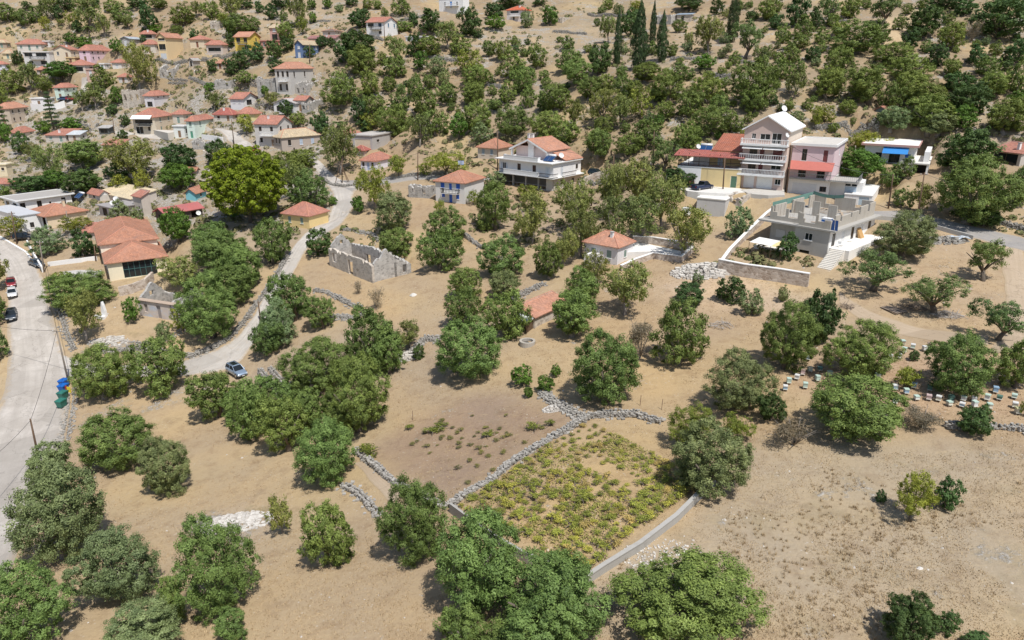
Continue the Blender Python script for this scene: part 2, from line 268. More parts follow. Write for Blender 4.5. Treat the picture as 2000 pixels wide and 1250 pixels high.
# ------------------------------------------------------------------ helpers
def tag(o, label=None, cat=None, group=None, kind=None):
    if label: o['label'] = label
    if cat: o['category'] = cat
    if group: o['group'] = group
    if kind: o['kind'] = kind
    return o
def empty(name, loc=(0, 0, 0), rz=0.0, label=None, cat=None, group=None):
    o = bpy.data.objects.new(name, None); COL.objects.link(o)
    o.empty_display_size = 0.3
    o.location = loc; o.rotation_euler = (0, 0, rz)
    return tag(o, label, cat, group)
def link(name, me, parent=None):
    o = bpy.data.objects.new(name, me); COL.objects.link(o)
    if parent is not None: o.parent = parent
    return o
class MB:
    def __init__(s): s.v = []; s.f = []; s.uv = {}; s.var = []
    def quad(s, a, b, c, d, uv=None):
        n = len(s.v); s.v += [tuple(a), tuple(b), tuple(c), tuple(d)]; s.f.append((n, n+1, n+2, n+3))
        if uv: s.uv[len(s.f) - 1] = uv
    def tri(s, a, b, c, uv=None):
        n = len(s.v); s.v += [tuple(a), tuple(b), tuple(c)]; s.f.append((n, n+1, n+2))
        if uv: s.uv[len(s.f) - 1] = uv
    def hexa(s, P):      # 8 points: bottom ring 0-3, top ring 4-7, counter-clockwise from above
        n = len(s.v); s.v += [tuple(p) for p in P]
        s.f += [(n+3, n+2, n+1, n), (n+4, n+5, n+6, n+7), (n, n+1, n+5, n+4), (n+1, n+2, n+6, n+5), (n+2, n+3, n+7, n+6), (n+3, n, n+4, n+7)]
    def box(s, x0, x1, y0, y1, z0, z1):
        s.hexa([(x0,y0,z0),(x1,y0,z0),(x1,y1,z0),(x0,y1,z0),(x0,y0,z1),(x1,y0,z1),(x1,y1,z1),(x0,y1,z1)])
    def tube(s, pts, rads, n=6, cap=True):
        pts = [Vector(p) for p in pts]; base = len(s.v)
        for i, p in enumerate(pts):
            t = (pts[min(i+1, len(pts)-1)] - pts[max(i-1, 0)]).normalized()
            a = t.orthogonal().normalized() if abs(t.z) < 0.9 else Vector((1, 0, 0)).cross(t).normalized()
            if abs(t.z) < 0.9: a = Vector((0, 0, 1)).cross(t).normalized()
            b = t.cross(a)
            for k in range(n):
                an = 2 * math.pi * k / n
                s.v.append(tuple(p + (a * math.cos(an) + b * math.sin(an)) * rads[i]))
        for i in range(len(pts) - 1):
            for k in range(n):
                k2 = (k + 1) % n
                s.f.append((base+i*n+k, base+i*n+k2, base+(i+1)*n+k2, base+(i+1)*n+k))
        if cap:
            s.f.append(tuple(base + k for k in range(n))[::-1]); s.f.append(tuple(base + (len(pts)-1)*n + k for k in range(n)))
    def prism(s, prof, y0, y1):     # profile in x,z; extruded in y
        n = len(prof); b = len(s.v)
        s.v += [(x, y0, z) for x, z in prof] + [(x, y1, z) for x, z in prof]
        s.f.append(tuple(b + i for i in range(n))); s.f.append(tuple(b + n + i for i in range(n))[::-1])
        for i in range(n):
            j = (i + 1) % n
            s.f.append((b + i, b + n + i, b + n + j, b + j))
    def mesh(s, name, mat, smooth=False):
        me = bpy.data.meshes.new(name); me.from_pydata(s.v, [], s.f)
        if s.uv:
            l = me.uv_layers.new(name='UVMap')
            for fi, uvs in s.uv.items():
                for k, li in enumerate(me.polygons[fi].loop_indices): l.data[li].uv = uvs[k]
        me.materials.append(mat)
        if smooth: me.polygons.foreach_set('use_smooth', [True] * len(me.polygons))
        me.update()
        return me
    def build(s, name, mat, parent=None, smooth=False):
        return link(name, s.mesh(name, mat, smooth), parent)

# ------------------------------------------------------------------ materials
MATS = {}
def nodes_of(m):
    m.use_nodes = True
    return m.node_tree, m.node_tree.nodes['Principled BSDF']
def N(t, kind, **kw):
    n = t.nodes.new(kind)
    for k, v in kw.items(): setattr(n, k, v)
    return n
def noise(t, vec, scale, detail=4, rough=0.55):
    n = N(t, 'ShaderNodeTexNoise'); n.inputs['Scale'].default_value = scale
    n.inputs['Detail'].default_value = detail; n.inputs['Roughness'].default_value = rough
    if vec is not None: t.links.new(vec, n.inputs['Vector'])
    return n.outputs['Fac']
def ramp(t, fac, stops):
    r = N(t, 'ShaderNodeValToRGB'); e = r.color_ramp.elements
    while len(e) > 1: e.remove(e[-1])
    e[0].position, e[0].color = stops[0][0], (*stops[0][1], 1) if len(stops[0][1]) == 3 else stops[0][1]
    for p, c in stops[1:]:
        q = e.new(p); q.color = (*c, 1) if len(c) == 3 else c
    t.links.new(fac, r.inputs['Fac']); return r.outputs['Color']
def mixc(t, fac, a, b, mode='MIX'):
    m = N(t, 'ShaderNodeMix', data_type='RGBA', blend_type=mode)
    for sck, v in ((m.inputs[0], fac), (m.inputs[6], a), (m.inputs[7], b)):
        if isinstance(v, (int, float)): sck.default_value = v
        elif isinstance(v, tuple): sck.default_value = (*v, 1) if len(v) == 3 else v
        else: t.links.new(v, sck)
    return m.outputs[2]
def mathn(t, op, a, b=None):
    m = N(t, 'ShaderNodeMath', operation=op)
    for i, v in enumerate((a, b)):
        if v is None: continue
        if isinstance(v, (int, float)): m.inputs[i].default_value = v
        else: t.links.new(v, m.inputs[i])
    return m.outputs[0]
def bump(t, bs, h, strength=0.3, dist=0.05):
    b = N(t, 'ShaderNodeBump'); b.inputs['Strength'].default_value = strength; b.inputs['Distance'].default_value = dist
    t.links.new(h, b.inputs['Height']); t.links.new(b.outputs['Normal'], bs.inputs['Normal'])
def wpos(t): return N(t, 'ShaderNodeNewGeometry').outputs['Position']

def paint(col, rough=0.8, wear=0.25, grime=(0.30, 0.26, 0.21), scale=0.6):
    """plaster or paint with blotches, streaks and dirt of its own"""
    key = ('paint', tuple(round(c, 3) for c in col), rough, wear, grime)
    if key in MATS: return MATS[key]
    m = bpy.data.materials.new('plaster'); t, bs = nodes_of(m)
    p = wpos(t)
    sc = N(t, 'ShaderNodeVectorMath', operation='MULTIPLY'); t.links.new(p, sc.inputs[0]); sc.inputs[1].default_value = (1.6, 1.6, 0.35)
    streak = noise(t, sc.outputs[0], 1.1, 5, 0.6)
    blot = noise(t, p, scale, 5, 0.62)
    f = mathn(t, 'MULTIPLY', streak, blot)
    fac = ramp(t, f, [(0.24, (0, 0, 0)), (0.44, (wear, wear, wear))])
    c = mixc(t, fac, tuple(col), grime)
    c2 = mixc(t, 0.35, c, mixc(t, noise(t, p, 3.5, 3), tuple(x * 0.82 for x in col), tuple(min(x * 1.12, 0.9) for x in col)))
    t.links.new(c2, bs.inputs['Base Color']); bs.inputs['Roughness'].default_value = rough
    bs.inputs['Specular IOR Level'].default_value = 0.25
    bump(t, bs, noise(t, p, 6, 4), 0.15, 0.03)
    MATS[key] = m; return m
def plain(col, rough=0.5, metal=0.0, spec=0.5):
    key = ('plain', tuple(round(c, 3) for c in col), rough, metal)
    if key in MATS: return MATS[key]
    m = bpy.data.materials.new('finish'); t, bs = nodes_of(m)
    c = mixc(t, noise(t, wpos(t), 2.2, 4), tuple(x * 0.86 for x in col), tuple(min(1, x * 1.1) for x in col))
    t.links.new(c, bs.inputs['Base Color']); bs.inputs['Roughness'].default_value = rough
    bs.inputs['Metallic'].default_value = metal; bs.inputs['Specular IOR Level'].default_value = spec
    MATS[key] = m; return m
def tiles(col, pitch=0.24, metal=False):
    key = ('tiles', tuple(round(c, 3) for c in col), pitch)
    if key in MATS: return MATS[key]
    m = bpy.data.materials.new('roof_tiles'); t, bs = nodes_of(m)
    uv = N(t, 'ShaderNodeUVMap').outputs['UV']
    wv = N(t, 'ShaderNodeTexWave', wave_type='BANDS', bands_direction='X', wave_profile='SIN')
    wv.inputs['Scale'].default_value = 0.314 / pitch; wv.inputs['Distortion'].default_value = 0.0 if metal else 0.25
    t.links.new(uv, wv.inputs['Vector'])
    br = N(t, 'ShaderNodeTexBrick'); br.inputs['Scale'].default_value = 1.0
    br.inputs['Brick Width'].default_value = pitch; br.inputs['Row Height'].default_value = 0.38
    br.inputs['Mortar Size'].default_value = 0.012; br.offset = 0.0
    br.inputs['Color1'].default_value = (*[c * 0.78 for c in col], 1); br.inputs['Color2'].default_value = (*[min(c * 1.22, 1) for c in col], 1)
    br.inputs['Mortar'].default_value = (*[c * 0.6 for c in col], 1)
    t.links.new(uv, br.inputs['Vector'])
    p = wpos(t)
    old = ramp(t, noise(t, p, 0.8, 6, 0.65), [(0.42, (0, 0, 0)), (0.68, (0.55, 0.55, 0.55))])
    c = mixc(t, old, br.outputs['Color'] if not metal else tuple(col), (col[0] * 0.55 + .06, col[1] * 0.62 + .06, col[2] * 0.7 + .06))
    c = mixc(t, ramp(t, noise(t, p, 0.25, 3), [(0.45, (0, 0, 0)), (0.7, (0.35, 0.35, 0.35))]), c, tuple(min(1, x * 1.25 + 0.03) for x in col))
    t.links.new(c, bs.inputs['Base Color']); bs.inputs['Roughness'].default_value = 0.85 if not metal else 0.55
    bs.inputs['Specular IOR Level'].default_value = 0.2
    bump(t, bs, wv.outputs['Fac'], 0.75 if not metal else 0.4, 0.07)
    MATS[key] = m; return m
def stone_mat(name, c1, c2, scale, mortar=(0.5, 0.43, 0.34), gap=0.06, bd=0.05):
    """mortared rubble masonry"""
    key = ('stone', name)
    if key in MATS: return MATS[key]
    m = bpy.data.materials.new(name); t, bs = nodes_of(m)
    p = wpos(t)
    dj = N(t, 'ShaderNodeVectorMath', operation='ADD'); t.links.new(p, dj.inputs[0])
    nn = N(t, 'ShaderNodeTexNoise'); nn.inputs['Scale'].default_value = 2.0; t.links.new(p, nn.inputs['Vector'])
    sc = N(t, 'ShaderNodeVectorMath', operation='SCALE'); sc.inputs['Scale'].default_value = 0.25; t.links.new(nn.outputs['Color'], sc.inputs[0])
    t.links.new(sc.outputs[0], dj.inputs[1])
    sq = N(t, 'ShaderNodeVectorMath', operation='MULTIPLY'); t.links.new(dj.outputs[0], sq.inputs[0]); sq.inputs[1].default_value = (1, 1, 1.5)
    v = N(t, 'ShaderNodeTexVoronoi'); v.inputs['Scale'].default_value = scale; t.links.new(sq.outputs[0], v.inputs['Vector'])
    e = N(t, 'ShaderNodeTexVoronoi', feature='DISTANCE_TO_EDGE'); e.inputs['Scale'].default_value = scale; t.links.new(sq.outputs[0], e.inputs['Vector'])
    sep = N(t, 'ShaderNodeSeparateColor'); t.links.new(v.outputs['Color'], sep.inputs[0])
    c = mixc(t, sep.outputs[0], c1, c2)
    c = mixc(t, ramp(t, noise(t, p, 0.7, 5, .65), [(0.4, (0, 0, 0)), (0.7, (.5, .5, .5))]), c, tuple(x * .62 for x in c1))
    ef = ramp(t, e.outputs['Distance'], [(0.0, (1, 1, 1)), (gap, (0, 0, 0))])
    c = mixc(t, ef, c, mortar)
    t.links.new(c, bs.inputs['Base Color']); bs.inputs['Roughness'].default_value = 0.92; bs.inputs['Specular IOR Level'].default_value = 0.15
    bump(t, bs, mathn(t, 'MINIMUM', e.outputs['Distance'], 0.12), 0.9, bd * 4)
    MATS[key] = m; return m
def var_mat(name, c1, c2, rough=0.9, mott=0.35, dark=(0.2, 0.19, 0.18)):
    """colour varies piece by piece through the 'var' attribute"""
    key = ('var', name)
    if key in MATS: return MATS[key]
    m = bpy.data.materials.new(name); t, bs = nodes_of(m)
    a = N(t, 'ShaderNodeAttribute'); a.attribute_name = 'var'
    c = mixc(t, a.outputs['Fac'], c1, c2)
    c = mixc(t, ramp(t, noise(t, wpos(t), 2.5, 5, .7), [(0.45, (0, 0, 0)), (0.7, (mott,) * 3)]), c, dark)
    t.links.new(c, bs.inputs['Base Color']); bs.inputs['Roughness'].default_value = rough; bs.inputs['Specular IOR Level'].default_value = 0.15
    MATS[key] = m; return m
def add_var(me, per_face):
    at = me.attributes.new('var', 'FLOAT', 'FACE'); at.data.foreach_set('value', np.asarray(per_face, dtype=np.float32))

glass = bpy.data.materials.new('dark_glass'); t, bs = nodes_of(glass)
bs.inputs['Base Color'].default_value = (0.015, 0.02, 0.024, 1); bs.inputs['Roughness'].default_value = 0.08
glass_mat = glass
concrete = paint((0.40, 0.385, 0.355), 0.9, 0.6, (0.25, 0.23, 0.21))
white = paint((0.80, 0.79, 0.77), 0.7, 0.22, (0.55, 0.50, 0.44))
white_trim = plain((0.80, 0.80, 0.79), 0.5)
wood_dark = plain((0.12, 0.075, 0.045), 0.75)
steel = plain((0.45, 0.46, 0.47), 0.35, 0.8)
black = plain((0.02, 0.02, 0.022), 0.5)
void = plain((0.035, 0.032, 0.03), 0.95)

# ------------------------------------------------------------------ the ground
def poly_mask(px_poly, soft=2):
    P = np.array([hit(*p)[:2] for p in px_poly])
    x0, y0 = P.min(0) - 6; x1, y1 = P.max(0) + 6
    i0, i1 = max(int((x0 - GX0) / STEP), 0), min(int((x1 - GX0) / STEP) + 2, NX)
    j0, j1 = max(int((y0 - GY0) / STEP), 0), min(int((y1 - GY0) / STEP) + 2, NY)
    X, Y = MX[j0:j1, i0:i1], MY[j0:j1, i0:i1]
    ins = np.zeros(X.shape, bool); n = len(P)
    for a in range(n):
        xa, ya = P[a]; xb, yb = P[(a + 1) % n]
        c = ((ya > Y) != (yb > Y)) & (X < (xb - xa) * (Y - ya) / ((yb - ya) + 1e-9) + xa)
        ins ^= c
    m = ins.astype(float)
    for _ in range(soft):
        q = np.pad(m, 1, mode='edge'); m = (q[1:-1, 1:-1] * 2 + q[:-2, 1:-1] + q[2:, 1:-1] + q[1:-1, :-2] + q[1:-1, 2:]) / 6
    M = np.zeros(MX.shape); M[j0:j1, i0:i1] = m
    return M
def blend(C, M, col, k=1.0):
    a = (M * k)[..., None]; return C * (1 - a) + np.array(col) * a
straw = np.array((0.388, 0.300, 0.196))
C = np.zeros(MX.shape + (3,)) + straw
hz = np.clip((GZ - 17) / 16.0, 0, 1)
C = blend(C, hz, (0.295, 0.232, 0.155))
RK = hz * 0.46
lump = 0.5 + 0.5 * np.clip(vnoise(MX / 14, MY / 14, 21), -1.2, 1.2) / 1.2
C = blend(C, lump * 0.5, (0.31, 0.215, 0.135))
lump2 = np.clip(vnoise(MX / 6, MY / 6, 33), 0, 1.3) / 1.3
C = blend(C, lump2 * 0.6, (0.445, 0.345, 0.200))
lump3 = np.clip(vnoise(MX / 9, MY / 9, 47) - .2, 0, 1.2) / 1.2
C = blend(C, lump3 * 0.55, (0.32, 0.265, 0.205))
for poly, col, k, rk in [
    ([(1130,1160),(1400,970),(1480,860),(2000,870),(2100,1260),(1120,1260)], (0.358, 0.296, 0.215), 0.85, 0.25),
    ([(700,880),(950,760),(1150,815),(960,940),(880,985)], (0.285, 0.208, 0.152), 0.9, 0.12),
    ([(885,995),(1155,818),(1290,828),(1400,930),(1300,1040),(1150,1130)], (0.42, 0.31, 0.175), 0.8, 0.05),
    ([(850,760),(1000,690),(1300,700),(1480,640),(1500,760),(1280,800),(950,760)], (0.43, 0.32, 0.185), 0.7, 0.1),
    ([(0,190),(640,150),(660,420),(400,470),(0,470)], (0.305, 0.25, 0.18), 0.75, 0.75),
    ([(600,560),(760,560),(930,700),(800,680)], (0.40, 0.29, 0.175), 0.6, 0.1),
    ([(1640,560),(1860,440),(1990,480),(1990,640),(1640,620)], (0.395, 0.295, 0.195), 0.8, 0.15),
    ([(1520,760),(1600,690),(1990,690),(1990,820),(1700,800)], (0.42, 0.295, 0.195), 0.8, 0.1),
    ([(1270,560),(1400,520),(1640,600),(1600,620),(1330,600)], (0.50, 0.385, 0.28), 0.7, 0.3),
    ([(140,650),(300,640),(500,780),(380,800),(150,860)], (0.39, 0.29, 0.185), 0.6, 0.45),
    ([(350,1030),(470,985),(545,1010),(510,1075),(400,1040)], (0.40, 0.33, 0.26), 0.7, 1.3),
    ([(1150,1140),(1260,1060),(1370,1090),(1290,1110),(1190,1160)], (0.45, 0.38, 0.29), 0.8, 0.8),
    ([(1370,15),(1500,60),(1480,130),(1300,140),(1320,40)], (0.37, 0.285, 0.195), 0.7, 0.5),
    ([(1700,40),(1820,10),(1800,70),(1700,110)], (0.46, 0.36, 0.24), 0.9, 0.2),
    ([(400,0),(700,0),(700,60),(560,90),(400,60)], (0.35, 0.272, 0.185), 0.7, 0.6),
    ([(900,60),(1180,40),(1180,100),(960,120)], (0.35, 0.275, 0.19), 0.7, 0.6)]:
    M = poly_mask(poly, 3); C = blend(C, M, col, k); RK = RK * (1 - M) + rk * M
def grid_mesh():
    me = bpy.data.meshes.new('ground')
    V = np.stack([MX, MY, GZ], -1).reshape(-1, 3)
    idx = np.arange(NX * NY).reshape(NY, NX)
    a, b, c, d = idx[:-1, :-1].ravel(), idx[:-1, 1:].ravel(), idx[1:, 1:].ravel(), idx[1:, :-1].ravel()
    T = np.concatenate([np.stack([a, b, c], 1), np.stack([a, c, d], 1)])
    me.vertices.add(len(V)); me.vertices.foreach_set('co', V.ravel())
    me.loops.add(T.size); me.loops.foreach_set('vertex_index', T.ravel().astype(np.int32))
    me.polygons.add(len(T)); me.polygons.foreach_set('loop_start', np.arange(0, T.size, 3, dtype=np.int32))
    me.polygons.foreach_set('use_smooth', np.ones(len(T), bool))
    me.update(calc_edges=True)
    at = me.attributes.new('soil', 'FLOAT_COLOR', 'POINT')
    at.data.foreach_set('color', np.concatenate([C.reshape(-1, 3), np.clip(RK, 0, 1.5).reshape(-1, 1)], 1).ravel().astype(np.float32))
    return me
gm = bpy.data.materials.new('dry_ground'); t, bs = nodes_of(gm)
at = N(t, 'ShaderNodeAttribute'); at.attribute_name = 'soil'
p = wpos(t)
big = noise(t, p, 0.09, 6, 0.6); mid = noise(t, p, 0.55, 7, 0.66); fine = noise(t, p, 3.2, 6, 0.7); vf = noise(t, p, 11.0, 3, 0.7)
stretch = N(t, 'ShaderNodeVectorMath', operation='MULTIPLY'); t.links.new(p, stretch.inputs[0]); stretch.inputs[1].default_value = (0.5, 1.7, 1.0)
strk = noise(t, stretch.outputs[0], 1.7, 6, 0.7)
c = mixc(t, ramp(t, big, [(0.42, (0, 0, 0)), (0.62, (0.6, 0.6, 0.6))]), at.outputs['Color'], mixc(t, 1.0, at.outputs['Color'], (1.16, 1.10, 0.96), 'MULTIPLY'))
c = mixc(t, ramp(t, mid, [(0.50, (0, 0, 0)), (0.72, (0.75, 0.75, 0.75))]), c, mixc(t, 1.0, at.outputs['Color'], (0.72, 0.66, 0.62), 'MULTIPLY'))
c = mixc(t, ramp(t, strk, [(0.54, (0, 0, 0)), (0.75, (0.6, 0.6, 0.6))]), c, (0.47, 0.36, 0.21))
c = mixc(t, ramp(t, fine, [(0.28, (0.4, 0.4, 0.4)), (0.48, (0, 0, 0))]), c, mixc(t, 1.0, c, (0.62, 0.56, 0.50), 'MULTIPLY'))
herb = mathn(t, 'MULTIPLY', ramp(t, noise(t, p, 0.32, 6, 0.7), [(0.50, (0, 0, 0)), (0.66, (1, 1, 1))]), mathn(t, 'MULTIPLY', at.outputs['Alpha'], 0.9))
c = mixc(t, herb, c, (0.175, 0.155, 0.075))
# stones showing through
vo = N(t, 'ShaderNodeTexVoronoi'); vo.inputs['Scale'].default_value = 1.9; vo.inputs['Randomness'].default_value = 1.0; t.links.new(p, vo.inputs['Vector'])
peb = ramp(t, vo.outputs['Distance'], [(0.10, (1, 1, 1)), (0.22, (0, 0, 0))])
rockn = mathn(t, 'ADD', noise(t, p, 0.16, 5, 0.7), mathn(t, 'MULTIPLY', noise(t, p, 1.3, 4, 0.7), 0.35))
rthr = mathn(t, 'MULTIPLY', at.outputs['Alpha'], 0.30)
rk = mathn(t, 'MULTIPLY', mathn(t, 'SUBTRACT', mathn(t, 'ADD', rockn, rthr), 0.86), 9.0)
rkc = N(t, 'ShaderNodeClamp'); t.links.new(rk, rkc.inputs[0])
rkf = mathn(t, 'MULTIPLY', rkc.outputs[0], ramp(t, noise(t, p, 2.6, 6, 0.75), [(0.40, (0, 0, 0)), (0.56, (1, 1, 1))]))
rcol = mixc(t, vf, (0.32, 0.30, 0.275), (0.53, 0.51, 0.475))
c = mixc(t, rkf, c, rcol)
pm = mathn(t, 'MULTIPLY', peb, ramp(t, noise(t, p, 0.35, 4), [(0.46, (0, 0, 0)), (0.66, (1, 1, 1))]))
c = mixc(t, mathn(t, 'MULTIPLY', pm, 0.6), c, (0.52, 0.48, 0.42))
t.links.new(c, bs.inputs['Base Color']); bs.inputs['Roughness'].default_value = 0.95; bs.inputs['Specular IOR Level'].default_value = 0.1
hh = mathn(t, 'ADD', mathn(t, 'MULTIPLY', fine, 0.5), mathn(t, 'ADD', mathn(t, 'MULTIPLY', rkf, 0.6), mathn(t, 'MULTIPLY', mid, 0.5)))
bump(t, bs, hh, 0.7, 0.25)
gme = grid_mesh(); gme.materials.append(gm)
g = link('ground', gme); tag(g, kind='structure')
# the land beyond the village, out to the horizon
mb = MB()
ring = [(i, 0) for i in range(0, NX, 8)] + [(NX - 1, j) for j in range(0, NY, 8)] + [(i, NY - 1) for i in range(NX - 1, -1, -8)] + [(0, j) for j in range(NY - 1, -1, -8)]
loops = []
for k, (s_, rise) in enumerate([(1.0, 0), (1.35, 8), (2.2, 30), (4.0, 40), (8.0, 20)]):
    L_ = []
    for (i, j) in ring:
        x, y, z = MX[j, i], MY[j, i], GZ[j, i]
        cx_, cy_ = 0.0, 200.0
        back = max(0.0, (y - 300) / 165.0)
        L_.append((cx_ + (x - cx_) * s_, cy_ + (y - cy_) * s_, z + rise * back * 2.0 - (0.02 if k == 0 else 0)))
    loops.append(L_)
for A_, B_ in zip(loops[:-1], loops[1:]):
    for q in range(len(A_)):
        q2 = (q + 1) % len(A_); mb.quad(A_[q], B_[q], B_[q2], A_[q2])
hills_mat = paint((0.34, 0.27, 0.18), 0.95, 0.8, (0.10, 0.115, 0.05), 0.05)
tag(mb.build('hills', hills_mat, smooth=True), kind='structure')

# ------------------------------------------------------------------ roads and paths
def road_mat(name, c1, c2, edge):
    m = bpy.data.materials.new(name); t, bs = nodes_of(m); p = wpos(t)
    c = mixc(t, ramp(t, noise(t, p, 0.22, 6, .65), [(0.38, (0, 0, 0)), (0.64, (1, 1, 1))]), c1, c2)
    c = mixc(t, ramp(t, noise(t, p, 1.4, 6, .7), [(0.5, (0, 0, 0)), (0.75, (.6, .6, .6))]), c, edge)
    st = N(t, 'ShaderNodeVectorMath', operation='MULTIPLY'); t.links.new(N(t, 'ShaderNodeUVMap').outputs['UV'], st.inputs[0]); st.inputs[1].default_value = (0.55, 0.025, 1)
    tr = noise(t, st.outputs[0], 1.6, 5, .6)
    c = mixc(t, ramp(t, tr, [(0.36, (0.45, 0.45, 0.45)), (0.56, (0, 0, 0))]), c, tuple(x * .8 for x in c1))
    sx = N(t, 'ShaderNodeSeparateXYZ'); t.links.new(N(t, 'ShaderNodeUVMap').outputs['UV'], sx.inputs[0])
    ed = mathn(t, 'MINIMUM', sx.outputs[0], mathn(t, 'SUBTRACT', 10.0, sx.outputs[0]))
    ed = mathn(t, 'ADD', ed, mathn(t, 'MULTIPLY', mathn(t, 'SUBTRACT', noise(t, p, 0.9, 6, .75), 0.5), 3.6))
    c = mixc(t, ramp(t, mathn(t, 'MULTIPLY', ed, 0.4), [(0.10, (.85, .85, .85)), (0.42, (0, 0, 0))]), c, (0.41, 0.315, 0.205))
    vp = N(t, 'ShaderNodeTexVoronoi'); vp.inputs['Scale'].default_value = 0.11; t.links.new(p, vp.inputs['Vector']); sv = N(t, 'ShaderNodeSeparateColor'); t.links.new(vp.outputs['Color'], sv.inputs[0])
    c = mixc(t, ramp(t, sv.outputs[0], [(0.74, (0, 0, 0)), (0.78, (.4, .4, .4))]), c, tuple(x * .68 for x in c1))
    ck = N(t, 'ShaderNodeTexVoronoi', feature='DISTANCE_TO_EDGE'); ck.inputs['Scale'].default_value = 0.16
    dn = N(t, 'ShaderNodeTexNoise'); dn.inputs['Scale'].default_value = 0.5; dn.inputs['Detail'].default_value = 6; t.links.new(p, dn.inputs['Vector'])
    ad = N(t, 'ShaderNodeVectorMath', operation='MULTIPLY_ADD'); t.links.new(dn.outputs['Color'], ad.inputs[0]); ad.inputs[1].default_value = (4, 4, 4); t.links.new(p, ad.inputs[2])
    t.links.new(ad.outputs[0], ck.inputs['Vector'])
    c = mixc(t, ramp(t, ck.outputs['Distance'], [(0.0, (.55, .55, .55)), (0.012, (0, 0, 0))]), c, tuple(x * .5 for x in c1))
    c = mixc(t, ramp(t, noise(t, p, 14, 3, .7), [(0.35, (.4, .4, .4)), (0.55, (0, 0, 0))]), c, tuple(x * .7 for x in c1))
    t.links.new(c, bs.inputs['Base Color']); bs.inputs['Roughness'].default_value = 0.9; bs.inputs['Specular IOR Level'].default_value = 0.15
    bump(t, bs, noise(t, p, 9, 4), 0.3, 0.03)
    return m
def strip(name, Lp, Rp, mat, lift=0.07, ragged=0.0, seed=1, step=0.8):
    """sheet laid over the land between two edges"""
    rg = random.Random(seed)
    A = [hit(*p) for p in Lp]; B = [hit(*p) for p in Rp]
    def dense(Q, n):
        cum = [0.0]
        for a, b in zip(Q[:-1], Q[1:]): cum.append(cum[-1] + (b - a).length)
        out = []
        for k in range(n):
            s_ = cum[-1] * k / (n - 1); i = 0
            while i < len(Q) - 2 and cum[i+1] < s_: i += 1
            u = (s_ - cum[i]) / max(cum[i+1] - cum[i], 1e-6)
            p0, p1, p2, p3 = Q[max(i-1, 0)], Q[i], Q[i+1], Q[min(i+2, len(Q)-1)]
            out.append(0.5 * ((2*p1) + (p2-p0)*u + (2*p0-5*p1+4*p2-p3)*u*u + (3*p1-p0-3*p2+p3)*u**3))
        return out, cum[-1]
    ln = max(sum((b - a).length for a, b in zip(A[:-1], A[1:])), sum((b - a).length for a, b in zip(B[:-1], B[1:])))
    n = max(int(ln / step), 2)
    A, _ = dense(A, n); B, _ = dense(B, n)
    wmax = max((a - b).length for a, b in zip(A, B)); m = max(int(wmax / step), 2)
    V, F, UV = [], [], []
    ph = [rg.random() * 6 for _ in range(4)]
    for k in range(n):
        a, b = A[k], B[k]; d = (b - a)
        ja = ragged * (math.sin(k * 0.9 + ph[0]) + math.sin(k * 0.37 + ph[1])) * 0.5; jb = ragged * (math.sin(k * 0.8 + ph[2]) + math.sin(k * 0.41 + ph[3])) * 0.5
        a2 = a - d.normalized() * ja; b2 = b + d.normalized() * jb
        for q in range(m + 1):
            pt = a2.lerp(b2, q / m)
            z = float(ground(pt.x, pt.y)) + (lift if 0 < q < m else 0.02)
            BUSY[min(max(int(round((pt.y - GY0) / STEP)), 0), NY - 1), min(max(int(round((pt.x - GX0) / STEP)), 0), NX - 1)] = True
            V.append((pt.x, pt.y, z)); UV.append((10.0 * q / m, k * step))
    for k in range(n - 1):
        for q in range(m):
            F.append((k*(m+1)+q, k*(m+1)+q+1, (k+1)*(m+1)+q+1, (k+1)*(m+1)+q))
    me = bpy.data.meshes.new(name); me.from_pydata(V, [], F)
    if me.polygons[len(F)//2].normal.z < 0: me.flip_normals()
    l = me.uv_layers.new(name='UVMap')
    for lp in me.loops: l.data[lp.index].uv = UV[lp.vertex_index]
    me.polygons.foreach_set('use_smooth', [True] * len(me.polygons)); me.materials.append(mat)
    return tag(link(name, me), kind='structure')
asphalt = road_mat('sun_bleached_asphalt', (0.42, 0.38, 0.335), (0.545, 0.50, 0.45), (0.36, 0.32, 0.275))
lane_m = road_mat('pale_lane_concrete', (0.44, 0.405, 0.365), (0.545, 0.51, 0.465), (0.44, 0.355, 0.265))
track_m = road_mat('dirt_track', (0.43, 0.335, 0.235), (0.47, 0.375, 0.275), (0.40, 0.305, 0.205))
grey_road = road_mat('grey_asphalt', (0.30, 0.285, 0.27), (0.36, 0.335, 0.31), (0.40, 0.34, 0.27))
strip('main_road', [(-120,452),(-45,480),(0,515),(14,560),(14,640),(16,700),(6,770),(-25,840),(-60,960),(-120,1160)],
      [(-40,445),(10,468),(52,492),(82,540),(98,600),(116,660),(128,700),(136,780),(128,850),(94,930),(52,1030),(22,1120)], asphalt, 0.08, 0.12, 3)
strip('side_lane', [(112,688),(180,712),(250,713),(330,712),(395,692),(450,668),(486,630),(512,585),(548,520),(582,470),(612,444),(640,428),(650,400),(650,380),(640,362)],
      [(122,742),(180,738),(250,738),(330,736),(420,728),(470,705),(505,655),(545,588),(578,525),(605,480),(640,455),(672,432),(690,402),(690,382),(700,366)], lane_m, 0.09, 0.12, 5)
strip('village_lane', [(640,366),(622,340),(590,305)], [(700,368),(668,352),(612,302)], lane_m, 0.12, 0.1, 6)
strip('hillside_lane', [(640,352),(700,352),(800,343),(960,345)], [(690,376),(720,366),(800,354),(960,354)], grey_road, 0.11, 0.1, 7)
strip('village_street', [(490,300),(445,275),(436,262),(380,252),(300,262),(222,252)], [(512,296),(478,272),(462,258),(390,264),(310,272),(226,262)], lane_m, 0.12, 0.1, 8)
